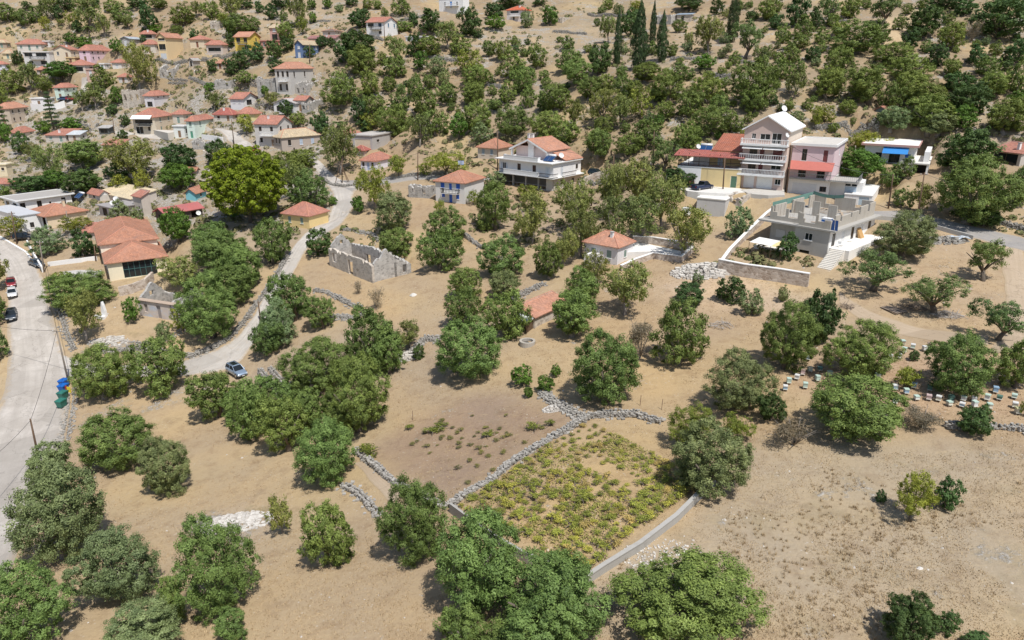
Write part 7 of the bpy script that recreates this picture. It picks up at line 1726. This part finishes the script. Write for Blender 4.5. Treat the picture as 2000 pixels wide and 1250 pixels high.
cable_m = plain((.03, .03, .032), .6)
def cable(label, A_, B_, sag=.8, r=.028):
    mb = MB(); n = 14; pts_ = [A_.lerp(B_, k / n) - Vector((0, 0, sag * 4 * (k / n) * (1 - k / n))) for k in range(n + 1)]
    mb.tube([p - A_ for p in pts_], [r] * (n + 1), 4); o = mb.build('overhead_cable', cable_m); o.location = A_; tag(o, label, 'cable')
off = hit(-60, 1060) + Vector((0, 0, 7)); off2 = hit(2060, 470) + Vector((0, 0, 6.5)); off3 = hit(-40, 690) + Vector((0, 0, 6))
for lab, A_, B_, s_ in [('black cable from the junction pole down to the short roadside pole', TOPS['a'], TOPS['b'], .5), ('black cable from the short roadside pole out of the bottom left', TOPS['b'], off, .6), ('black cable along the main road above the junction pole', TOPS['d'], TOPS['a'], .8),
    ('black cable between the road bend pole and the grey pole', TOPS['e'], TOPS['d'], .6), ('black cable crossing the main road to the left edge', TOPS['a'], off3, .5), ('black cable between the two hill road poles', TOPS['h'], TOPS['i'], .5), ('black cable from the leaning pole to the far right', TOPS['i'], off2, 1.0),
    ('black cable from the pink house pole to the yellow house pole', TOPS['g'], TOPS['f'], .7), ('black cable across the slope behind the white villa', TOPS['k'], TOPS['n'], 1.2), ('black cable from the slope pole toward the yellow house', TOPS['j'], TOPS['f'], .9), ('black cable from the lane fork to the blue house pole', TOPS['o'], TOPS['l'], 1.0),
    ('black cable between the blue house pole and the villa pole', TOPS['l'], TOPS['k'], 1.0), ('black cable from the pink house pole to the hill road', TOPS['g'], TOPS['h'], 1.2)]:
    cable(lab, A_, B_, s_)
# ------------------------------------------------------------------ beehives
HIVES = '1578 704 blue grey;1581 727 mint cream;1601 725 teal teal;1556 742 white white;1540 750 mint mint;1533 763 blue white;1572 759 mint mint;1596 745 mint mint;1567 733 pink brown;1762 674 brown mint;1782 682 mint white;1805 686 white white;1765 690 white mint;1755 701 white white;1737 704 white white;1815 678 brown brown;1713 740 white mint;1747 762 blue white;1769 770 blue mint;1784 759 blue blue;1815 764 green green;1789 782 white mint;1813 782 pink pink;1832 784 cream white;1856 785 green green;1853 793 cream mint;1881 784 white mint;1878 796 blue white;1901 784 white white;1927 783 white mint;1931 799 cream mint;1943 768 blue blue;1951 782 green green;1980 779 mint mint;1981 797 cream white;1986 809 cream yellow;1753 784 white white;1747 789 mint mint;1902 796 white mint;1620 735 white mint'
HC = {'blue': (.30,.44,.58), 'grey': (.42,.46,.48), 'mint': (.52,.66,.58), 'cream': (.66,.62,.50), 'teal': (.10,.22,.22), 'white': (.74,.74,.72), 'pink': (.60,.46,.44), 'brown': (.34,.25,.20), 'green': (.10,.20,.16), 'yellow': (.66,.64,.36)}
hv = []
for q in HIVES.split(';'):
    x, y, b_, l_ = q.split(); x, y = float(x), float(y)
    zone = 'in the left hive group' if x < 1640 else ('in the back hive group' if y < 712 else 'in the front hive row')
    hv.append((x, y, f'{b_} beehive with {l_} lid {zone}', b_, l_))
for (x, y, ph, b_, l_), lab in zip(hv, label_all([q[:3] for q in hv])):
    k = random.Random(int(x * 7 + y)); e = empty('beehive', hit(x, y), R(k.uniform(-50, 10)), lab, 'beehive', 'beehives set out under the olives'); e.scale = (.82, .82, .82)
    zz = .28; hb = k.choice([.32, .45, .56])
    for a in (-.2, .2):
        for b in (-.2, .2): mb = MB(); mb.box(a - .035, a + .035, b - .035, b + .035, -.1, zz); mb.build('leg', plain((.5, .44, .36), .8), e)
    mb = MB(); mb.box(-.30, .30, -.38, .27, zz, zz + .05); mb.build('floor_board', plain((.6, .58, .5), .8), e)
    mb = MB(); mb.box(-.28, .28, -.26, .26, zz + .053, zz + hb); mb.build('hive_body', plain(tuple(q * .86 for q in HC[b_]), .7), e)
    mb = MB(); mb.hexa([(-.33, -.31, zz + hb + .003), (.33, -.31, zz + hb + .003), (.33, .31, zz + hb + .003), (-.33, .31, zz + hb + .003), (-.31, -.29, zz + hb + .13), (.31, -.29, zz + hb + .13), (.31, .29, zz + hb + .13), (-.31, .29, zz + hb + .13)]); mb.build('lid', plain(tuple(q * .86 for q in HC[l_]), .6), e)
# ------------------------------------------------------------------ odds and ends in the fields
rg = random.Random(12)
e = empty('log_pile', hit(1745, 606), R(20), 'stack of weathered boards under the low spreading olive', 'timber')
for k in range(6): mb = MB(); mb.box(-.95 + k * .36, -.68 + k * .36, -1.4, 1.4, .05 + .02 * (k % 2), .16 + .02 * (k % 2)); mb.build('plank', plain((.24, .19, .15), .9), e)
for lab, px, w_, n_ in [('heap of cut brushwood beside the stack of boards', (1782,602), 1.9, 130), ('heap of grey cut branches near the dirt track', (1848,616), 2.0, 130), ('pale burnt brush heap in the clearing', (1412,636), 1.8, 70), ('tangle of dead branches below the far right olive', (1650,600), 1.4, 50)]:
    mb = MB(); P = hit(*px)
    for k in range(n_):
        a = rg.uniform(0, 6.28); q = w_ * math.sqrt(rg.random()); x, y = q * math.cos(a), q * math.sin(a) * .7; d = Vector((rg.gauss(0, 1), rg.gauss(0, 1), rg.gauss(0, .25))).normalized() * rg.uniform(.3, .9)
        z = .7 * (1 - q / w_) * rg.random() + .05; mb.tube([(x - d.x, y - d.y, max(z - d.z, .02)), (x + d.x, y + d.y, z + d.z)], [.03, .012], 4)
    o = mb.build('brush_heap', plain((.40, .37, .34) if 'pale' in lab or 'grey' in lab else (.20, .155, .12), .9)); o.location = P; tag(o, lab, 'heap')
def heap(name, label, px, rx, ry, hz, n, size, cols, cat):
    P = hit(*px); mb = MB(); var = []
    for k in range(n):
        a = rg.uniform(0, 6.28); q = math.sqrt(rg.random()); x, y = rx * q * math.cos(a), ry * q * math.sin(a)
        z = float(ground(P.x + x, P.y + y)) - P.z + hz * (1 - q * q) * rg.random(); r_ = size * rg.uniform(.5, 1.4)
        mb.hexa([(x + xx * r_ * rg.uniform(.7, 1.2), y + yy * r_ * rg.uniform(.7, 1.2), z + zz * r_ * .5) for zz in (-1, 1) for xx, yy in ((-1, -1), (1, -1), (1, 1), (-1, 1))]); var += [rg.random()] * 6
    me = mb.mesh(name, cols); add_var(me, var); o = link(name, me); o.location = P; return tag(o, label, cat, kind='stuff')
marble = var_mat('white_rubble', (.40, .37, .33), (.66, .63, .58), .9, .4, (.36, .29, .22))
heap('rubble_heap', 'white limestone spoil heap right of the salmon roofed cottage terrace', (1372,530), 5.2, 3.0, .9, 420, .28, marble, 'heap')
heap('rock_outcrop', 'pale broken rock outcrop among the foreground olives', (462,1022), 4.0, 2.2, .16, 520, .15, marble, 'rocks')
heap('rubble_heap', 'stone rubble heap beside the hill road', (1845,470), 4.0, 1.6, .6, 220, .2, stone_c, 'heap')
heap('rubble_heap', 'small stone heap at the top corner of the left vineyard plot', (1078,800), 1.1, .8, .5, 200, .11, marble, 'heap')
heap('rubble_heap', 'white stone rubble below the concrete wall of the vineyard', (1290,1082), 3.4, 1.7, .05, 260, .065, marble, 'heap')
heap('rubble_heap', 'bright heap of stones left of the big round olive', (800,697), 1.8, 1.2, .8, 130, .2, marble, 'heap')
heap('rubble_heap', 'fallen stones on the bank above the side lane', (212,668), 3.6, 1.6, .3, 160, .2, marble, 'heap')
for lab, px, col in [('large white boulder lying in the right hand field', (1797,1110), .27), ('white boulder in the middle of the ruin field', (808,577), .5), ('small white boulder in the right hand field', (1687,1137), .16)]:
    P = hit(*px); mb = MB(); secs = []
    for k in range(5):
        z = -.2 + k * .3 * col; f = (1.2, 1.3, 1.15, .8, .35)[k] * col; secs.append([(f * math.cos(a * 1.047) * rg.uniform(.8, 1.2), f * .7 * math.sin(a * 1.047) * rg.uniform(.8, 1.2), z) for a in range(6)])
    loft(mb, secs); o = mb.build('boulder', plain((.62, .59, .54), .9)); o.location = P; tag(o, lab, 'boulder')
# round well
e = empty('stone_well', hit(1030, 672), 0, 'round pale stone well ring below the red roofed shed', 'well')
mb = MB(); n = 20
for k in range(n):
    a, b = 6.2832 * k / n, 6.2832 * (k + 1) / n; P_ = lambda r_, q, z_: (r_ * math.cos(q), r_ * math.sin(q), z_)
    mb.hexa([P_(1.15, a, -.3), P_(1.15, b, -.3), P_(.8, b, -.3), P_(.8, a, -.3), P_(1.15, a, .55), P_(1.15, b, .55), P_(.8, b, .55), P_(.8, a, .55)])
mb.build('ring', paint((.42, .385, .335), .9, .5), e); mb = MB(); mb.v = [(.8 * math.cos(6.2832 * k / n), .8 * math.sin(6.2832 * k / n), .1) for k in range(n)]; mb.f = [tuple(range(n))]; mb.build('water', void, e)
# gate of the vineyard
A_, B_ = hit(1116, 1133), hit(1144, 1140); e = empty('metal_gate', A_, math.atan2(B_.y - A_.y, B_.x - A_.x), 'grey wire gate between concrete posts at the vineyard corner', 'gate'); l_ = (B_ - A_).length
for x in (0, l_): mb = MB(); mb.box(x - .12, x + .12, -.12, .12, -.4, 1.6); mb.build('post', concrete, e)
mb = MB()
for z_ in (.2, 1.3): mb.tube([(.12, 0, z_), (l_ - .12, 0, z_)], [.025, .025], 6)
for k in range(9): x = .15 + (l_ - .3) * k / 8; mb.tube([(x, 0, .2), (x, 0, 1.3)], [.012, .012], 4)
mb.build('gate_leaf', steel, e)
# small white shrine, cabinet and flag
P = hit(205, 618); e = empty('white_shrine', P, R(-20), 'small white pointed shrine wall below the pergola', 'shrine')
mb = MB(); mb.prism([(-.45, -.3), (.45, -.3), (.4, 1.2), (.22, 2.2), (0, 2.9), (-.22, 2.2), (-.4, 1.2)], -.25, .25); mb.build('shrine_body', white_trim, e); mb = MB(); mb.box(-1.8, .6, -.9, -.26, -.5, .25); mb.build('step', white_trim, e)
P = hit(895, 347); e = empty('flagpole', P, 0, 'flagpole with blue and white striped flag left of the villa', 'flag'); mb = MB(); mb.tube([(0, 0, -.3), (0, 0, 4.2)], [.04, .03], 6); mb.build('pole', steel, e)
for k in range(9):
    mb = MB(); z0 = 3.1 + k * .11
    for i in range(6):
        y0, y1 = .12 * math.sin(i * 1.1), .12 * math.sin((i + 1) * 1.1); mb.quad((.04 + i * .24, y0, z0), (.04 + (i + 1) * .24, y1, z0), (.04 + (i + 1) * .24, y1, z0 + .108), (.04 + i * .24, y0, z0 + .108))
    mb.build('stripe', plain((.05, .16, .5) if k % 2 == 0 else (.75, .76, .78), .7), e)
for lab, x, y in [('rusty fence post above the vineyard, left one', 1250, 792), ('rusty fence post above the vineyard, right one', 1292, 800), ('fence stake at the edge of the left vineyard plot', 806, 820)]:
    mb = MB(); mb.tube([(0, 0, -.2), (.05, 0, 1.3)], [.035, .03], 6); o = mb.build('fence_post', plain((.16, .09, .06), .9)); o.location = hit(x, y); tag(o, lab, 'post')
e = empty('tarpaulin', hit(1872, 468), R(-15), 'crumpled blue grey tarpaulin beside the hill road', 'tarpaulin')
mb = MB()
for i in range(10):
    for j in range(6):
        q = lambda a, b: (-1.6 + .32 * a + .05 * math.sin(b * 3 + a), -.8 + .28 * b, .45 + .3 * math.sin(a * 1.1 + b) * math.cos(b * .9) * (1 - abs(a - 5) / 5.5))
        mb.quad(q(i, j), q(i + 1, j), q(i + 1, j + 1), q(i, j + 1))
mb.build('sheet', plain((.42, .46, .50), .6), e)
e = empty('plastic_drum', hit(1340, 420), 0, 'white plastic water drum at the foot of the parking terrace', 'drum'); mb = MB(); mb.tube([(0, 0, 0), (0, 0, .2), (0, 0, 1.3), (0, 0, 1.45), (0, 0, 1.55)], [.85, .9, .9, .6, .25], 16); mb.build('drum_body', plain((.72, .72, .70), .5), e, True)
# ------------------------------------------------------------------ vineyard
VP = []
for v in range(6):
    lob = loose_lobes(900 + v, 5 + v % 3, .17, .27, .55, .32, .2)
    cr = leaf_mesh('vine_leaves', lob, 300 + 80 * (v % 3), .046, .030, 900 + v, LEAF2, spread=1.0, keep=.2, inner=.8, shell=.8, zmin=.12)
    mb = MB(); rg = random.Random(v); mb.tube([(0, 0, -.15), (.03, .02, .2), (.02, -.03, .42)], [.07, .055, .05], 5)
    for k in range(5): a = k * 1.26 + rg.random(); mb.tube([(.02, -.03, .4), (.3 * math.cos(a), .3 * math.sin(a), .62), (.5 * math.cos(a), .5 * math.sin(a), .5)], [.035, .022, .01], 4)
    VP.append((cr, mb.mesh('vine_trunk', bark)))
def vine(P, s_, col, lab, grp, rgv):
    cr, tr = VP[rgv.randrange(6)]; e = empty('grapevine', P, rgv.uniform(0, 6.28), lab, 'vine', grp); e.scale = (s_ * 1.35, s_ * 1.35 * rgv.uniform(.75, 1.3), s_ * rgv.uniform(.36, .66))
    link('trunk', tr, e); c_ = link('leaves', cr, e); c_.color = (*col, 1)
rgv = random.Random(31)
c00, c10, c11, c01 = [hit(*p) for p in ((892, 992), (1150, 822), (1384, 942), (1142, 1126))]
NR, NC = 18, 15
for i in range(NR):
    for j in range(NC):
        u, v = (i + .5 + rgv.uniform(-.22, .22)) / NR, (j + .5 + rgv.uniform(-.25, .25)) / NC
        P = (c00 * (1 - u) + c10 * u) * (1 - v) + (c01 * (1 - u) + c11 * u) * v; px, py, _ = proj(P)
        thin = .45 if (u > .6 and v < .75) else .10
        if rgv.random() < thin * .55: continue
        P.z = float(ground(P.x, P.y)); g = rgv.random()
        col = (.245, .27, .055) if g < .55 else ((.35, .34, .07) if g < .9 else (.38, .30, .11))
        f = rgv.uniform(.85, 1.25) * (1.15 if px > 1220 or py > 1020 else 1)
        s_ = rgv.uniform(.55, 1.2) * (.8 if thin > .3 else 1.05)
        vine(P, s_, tuple(q * f for q in col), 'low bush vine with yellow-green leaves inside the walled vineyard', 'grapevines in the walled vineyard', rgv)
rsl = np.random.RandomState(12); n = 30000
u, v = rsl.rand(n), rsl.rand(n); c4 = [np.array(q) for q in (c00, c10, c11, c01)]
P = (c4[0] * (1 - u)[:, None] + c4[1] * u[:, None]) * (1 - v)[:, None] + (c4[3] * (1 - u)[:, None] + c4[2] * u[:, None]) * v[:, None]
keep = vnoise(P[:, 0] / 1.6, P[:, 1] / 1.6, 40) + .6 * vnoise(P[:, 0] / .7, P[:, 1] / .7, 41) > rsl.uniform(-.4, 1.2, n); P = P[keep]; n = len(P)
P[:, 2] = ground(P[:, 0], P[:, 1]) + rsl.uniform(.02, .22, n); d = rsl.normal(size=(n, 3)); d[:, 2] = np.abs(d[:, 2]) + .6; d /= np.linalg.norm(d, axis=1)[:, None]
T = np.cross(d, rsl.normal(size=(n, 3))); T /= np.linalg.norm(T, axis=1)[:, None]; B = np.cross(d, T); l_ = rsl.uniform(.04, .11, n)[:, None]
me = bpy.data.meshes.new('vine_ground_cover'); me.vertices.add(4 * n); me.vertices.foreach_set('co', np.stack([P - T * l_, P + B * l_ * .7, P + T * l_, P - B * l_ * .7], 1).ravel()); me.loops.add(4 * n); me.loops.foreach_set('vertex_index', np.arange(4 * n, dtype=np.int32)); me.polygons.add(n); me.polygons.foreach_set('loop_start', np.arange(0, 4 * n, 4, dtype=np.int32)); me.update(calc_edges=True)
add_var(me, rsl.rand(n)); me.materials.append(var_mat('vine_cover', (.20, .22, .045), (.40, .32, .13), .8, .2, (.3, .2, .08)))
tag(link('vine_ground_cover', me), 'yellow-green vine shoots and weeds sprawling over the vineyard soil', 'weeds', kind='stuff')
q00, q10, q11, q01 = [hit(*p) for p in ((725, 885), (935, 790), (1080, 835), (905, 965))]
for k in range(46):
    u, v = rgv.random(), rgv.random(); P = (q00 * (1 - u) + q10 * u) * (1 - v) + (q01 * (1 - u) + q11 * u) * v; P.z = float(ground(P.x, P.y))
    f = rgv.uniform(.8, 1.2); vine(P, rgv.uniform(.3, .8), (.22 * f, .21 * f, .08), 'small sparse vine in the brown left vineyard plot', 'grapevines in the left plot', rgv)
for k, (x, y, s_) in enumerate([(722, 888, 2.2), (800, 838, 1.0), (845, 845, 1.6), (862, 838, 1.6), (950, 852, 1.5), (1045, 838, 1.8), (1075, 832, 1.4), (830, 960, 1.1)]):
    vine(hit(x, y), s_, (.17, .20, .04), 'small sparse vine in the brown left vineyard plot', 'grapevines in the left plot', rgv)
# ------------------------------------------------------------------ dry grass and loose stones (too many to count)
def busy(x, y): return BUSY[np.clip(np.round((y - GY0) / STEP).astype(int), 0, NY - 1), np.clip(np.round((x - GX0) / STEP).astype(int), 0, NX - 1)]
rs = np.random.RandomState(5)
def scatter(n, ymin, ymax, pxpoly=None):
    # even in the picture's footprint: nearer ground gets as many as it shows
    px = rs.uniform(-40, 2040, n); py = rs.uniform(ymin, ymax, n)
    u = (px - 1000) / FPX; v = (625 - py) / FPX
    Dv = np.stack([u, cp + v * sp, -sp + v * cp], 1)
    t0 = np.full(n, 35.0)
    for _ in range(60):       # walk the ray down to the land
        P = Dv * t0[:, None]; gap = P[:, 2] + CAMZ - ground(P[:, 0], P[:, 1]); t0 = t0 + np.clip(gap * 1.2, -3, 8)
    P = Dv * t0[:, None]; z = ground(P[:, 0], P[:, 1]); ok = ~busy(P[:, 0], P[:, 1]) & (np.abs(P[:, 2] + CAMZ - z) < .4)
    return P[ok, 0], P[ok, 1], z[ok], px[ok], py[ok]
def soil_at(x, y):
    i = np.clip(((x - GX0) / STEP).astype(int), 0, NX - 1); j = np.clip(((y - GY0) / STEP).astype(int), 0, NY - 1); return C[j, i], RK[j, i]
gx_, gy_, gz_, gpx, gpy = scatter(60000, 420, 1270)
patch = vnoise(gx_ / 4.5, gy_ / 4.5, 77) + .5 * vnoise(gx_ / 1.7, gy_ / 1.7, 78)
inv = (gpx > 885) & (gpx < 1400) & (gpy > 815) & (gpy < 1130)
keep = (patch > -.35) & (~inv | (rs.rand(len(gx_)) < .5))
gx_, gy_, gz_, gpx, gpy = gx_[keep], gy_[keep], gz_[keep], gpx[keep], gpy[keep]
n = len(gx_); field = ((gpx > 1180) & (gpy > 840)).astype(float)
hgt = (.06 + .09 * rs.rand(n)) * (1 + 2.6 * field * (rs.rand(n) < .05) * (patch[keep] > .4)); NB = 5
V = np.zeros((n, NB, 3, 3)); var = np.zeros((n, NB))
for b in range(NB):
    a = rs.rand(n) * 6.283; ln = rs.uniform(.25, .9, n); w_ = .02 + .03 * rs.rand(n); ox, oy = rs.normal(0, .10, n) * (1 + field), rs.normal(0, .10, n) * (1 + field)
    bx, by = gx_ + ox, gy_ + oy
    V[:, b, 0] = np.stack([bx - np.sin(a) * w_, by + np.cos(a) * w_, gz_ - .03], 1); V[:, b, 1] = np.stack([bx + np.sin(a) * w_, by - np.cos(a) * w_, gz_ - .03], 1)
    V[:, b, 2] = np.stack([bx + np.cos(a) * hgt * ln, by + np.sin(a) * hgt * ln, gz_ + hgt * rs.uniform(.6, 1.1, n)], 1); var[:, b] = rs.rand(n)
me = bpy.data.meshes.new('dry_grass'); m = n * NB
me.vertices.add(3 * m); me.vertices.foreach_set('co', V.reshape(-1)); me.loops.add(3 * m); me.loops.foreach_set('vertex_index', np.arange(3 * m, dtype=np.int32))
me.polygons.add(m); me.polygons.foreach_set('loop_start', np.arange(0, 3 * m, 3, dtype=np.int32)); me.update(calc_edges=True); add_var(me, var.reshape(-1))
me.materials.append(var_mat('dry_grass_blades', (.36, .265, .155), (.50, .385, .235), .9, .25, (.32, .23, .14)))
tag(link('dry_grass', me), 'short dry straw-coloured grass tufts covering the open fields', 'grass', kind='stuff')
sx_, sy_, sz_, spx, spy = scatter(9000, 60, 1270)
sc_, rk_ = soil_at(sx_, sy_); patch = vnoise(sx_ / 7, sy_ / 7, 55); keep = rs.rand(len(sx_)) < np.clip(.10 + .45 * rk_, 0, 1) * np.clip(.6 + .7 * patch, .1, 1.5)
sx_, sy_, sz_ = sx_[keep], sy_[keep], sz_[keep]; n = len(sx_)
far = np.clip(np.hypot(sx_, sy_) / 110.0, .7, 2.4); r_ = (.035 + .13 * rs.rand(n) ** 4) * far
unit = np.array([(-1,-1,-1),(1,-1,-1),(1,1,-1),(-1,1,-1),(-.7,-.7,.8),(.7,-.7,.8),(.7,.7,.8),(-.7,.7,.8)])
an = rs.rand(n) * 6.283; Vv = unit[None] * (r_[:, None, None] * rs.uniform(.6, 1.3, (n, 8, 3))) * np.array([1.2, .9, .6])
ca, sa = np.cos(an)[:, None], np.sin(an)[:, None]; X_ = Vv[..., 0] * ca - Vv[..., 1] * sa; Y_ = Vv[..., 0] * sa + Vv[..., 1] * ca
Vv = np.stack([X_ + sx_[:, None], Y_ + sy_[:, None], Vv[..., 2] + sz_[:, None] + .25 * r_[:, None]], -1)
FQ = np.array([(4,5,6,7),(0,1,5,4),(1,2,6,5),(2,3,7,6),(3,0,4,7)]); F = (np.arange(n)[:, None, None] * 8 + FQ[None]).reshape(-1)
me = bpy.data.meshes.new('loose_stones'); me.vertices.add(8 * n); me.vertices.foreach_set('co', Vv.reshape(-1)); me.loops.add(len(F)); me.loops.foreach_set('vertex_index', F.astype(np.int32))
me.polygons.add(5 * n); me.polygons.foreach_set('loop_start', np.arange(0, len(F), 4, dtype=np.int32)); me.update(calc_edges=True); add_var(me, np.repeat(rs.rand(n), 5)); me.materials.append(var_mat('loose_stone', (.38, .34, .29), (.58, .545, .49), .9, .35, (.34, .27, .2)))
tag(link('loose_stones', me), 'pale loose stones strewn over the fields and slope', 'stones', kind='stuff')
# taller brown tufts in the right-hand field
tx, ty, tz, tpx, tpy = scatter(9000, 840, 1270)
pt_ = vnoise(tx / 5, ty / 5, 61) + .7 * vnoise(tx / 2.2, ty / 2.2, 62)
keep = (tpx > 1180 + .55 * (1140 - tpy).clip(-200, 300)) & (pt_ > .55) & (rs.rand(len(tx)) < .55); tx, ty, tz = tx[keep], ty[keep], tz[keep]; n = len(tx); NB = 12
V = np.zeros((n, NB, 3, 3)); var = np.zeros((n, NB)); hg = rs.uniform(.16, .42, n); tone = rs.rand(n)
for b in range(NB):
    a = rs.rand(n) * 6.283; ln = rs.uniform(.1, .6, n); w_ = .012 + .016 * rs.rand(n); bx, by = tx + rs.normal(0, .07, n), ty + rs.normal(0, .07, n)
    V[:, b, 0] = np.stack([bx - np.sin(a) * w_, by + np.cos(a) * w_, tz - .03], 1); V[:, b, 1] = np.stack([bx + np.sin(a) * w_, by - np.cos(a) * w_, tz - .03], 1)
    V[:, b, 2] = np.stack([bx + np.cos(a) * hg * ln, by + np.sin(a) * hg * ln, tz + hg * rs.uniform(.6, 1.1, n)], 1); var[:, b] = .6 * tone + .4 * rs.rand(n)
me = bpy.data.meshes.new('tall_dry_grass'); m = n * NB
me.vertices.add(3 * m); me.vertices.foreach_set('co', V.reshape(-1)); me.loops.add(3 * m); me.loops.foreach_set('vertex_index', np.arange(3 * m, dtype=np.int32))
me.polygons.add(m); me.polygons.foreach_set('loop_start', np.arange(0, 3 * m, 3, dtype=np.int32)); me.update(calc_edges=True); add_var(me, var.reshape(-1))
me.materials.append(var_mat('brown_grass', (.27, .185, .10), (.44, .33, .19), .9, .2, (.26, .18, .10)))
tag(link('tall_dry_grass', me), 'taller brown grass tufts scattered in the right-hand field', 'grass', kind='stuff')
# low scrub on the stony slope
bx_, by_, bz_, bpx, bpy_ = scatter(26000, 5, 520)
patch = vnoise(bx_ / 9, by_ / 9, 91); vil = (bpx < 680) & (bpy_ > 40); keep = (bz_ > 11) & (((patch > -.1) & (rs.rand(len(bx_)) < .5)) | (vil & (patch > -.9) & (rs.rand(len(bx_)) < .6))); bx_, by_, bz_ = bx_[keep], by_[keep], bz_[keep]; n = len(bx_); NB = 22
sz = .22 + .85 * rs.rand(n) ** 2.0; d = rs.normal(size=(n, NB, 3)); d /= np.linalg.norm(d, axis=2)[..., None]; d[..., 2] = np.abs(d[..., 2])
P = np.stack([bx_, by_, bz_], 1)[:, None, :] + d * sz[:, None, None] * np.array([1, 1, .8]); T = np.cross(d, rs.normal(size=d.shape)); T /= np.linalg.norm(T, axis=2)[..., None]; B = np.cross(d, T); l_ = (sz * .42)[:, None, None]
Vv = np.stack([P - T * l_, P + B * l_ * .6, P + T * l_, P - B * l_ * .6], 2).reshape(-1); m = n * NB
me = bpy.data.meshes.new('low_scrub'); me.vertices.add(4 * m); me.vertices.foreach_set('co', Vv); me.loops.add(4 * m); me.loops.foreach_set('vertex_index', np.arange(4 * m, dtype=np.int32)); me.polygons.add(m); me.polygons.foreach_set('loop_start', np.arange(0, 4 * m, 4, dtype=np.int32)); me.update(calc_edges=True)
tint = np.repeat(rs.rand(n), NB) * .6 + rs.rand(m) * .4; add_var(me, tint); me.materials.append(var_mat('scrub_leaves', (.085, .115, .036), (.25, .215, .11), .9, .2, (.08, .08, .04)))
tag(link('low_scrub', me), 'low brownish green scrub scattered over the stony slope', 'scrub', kind='stuff')
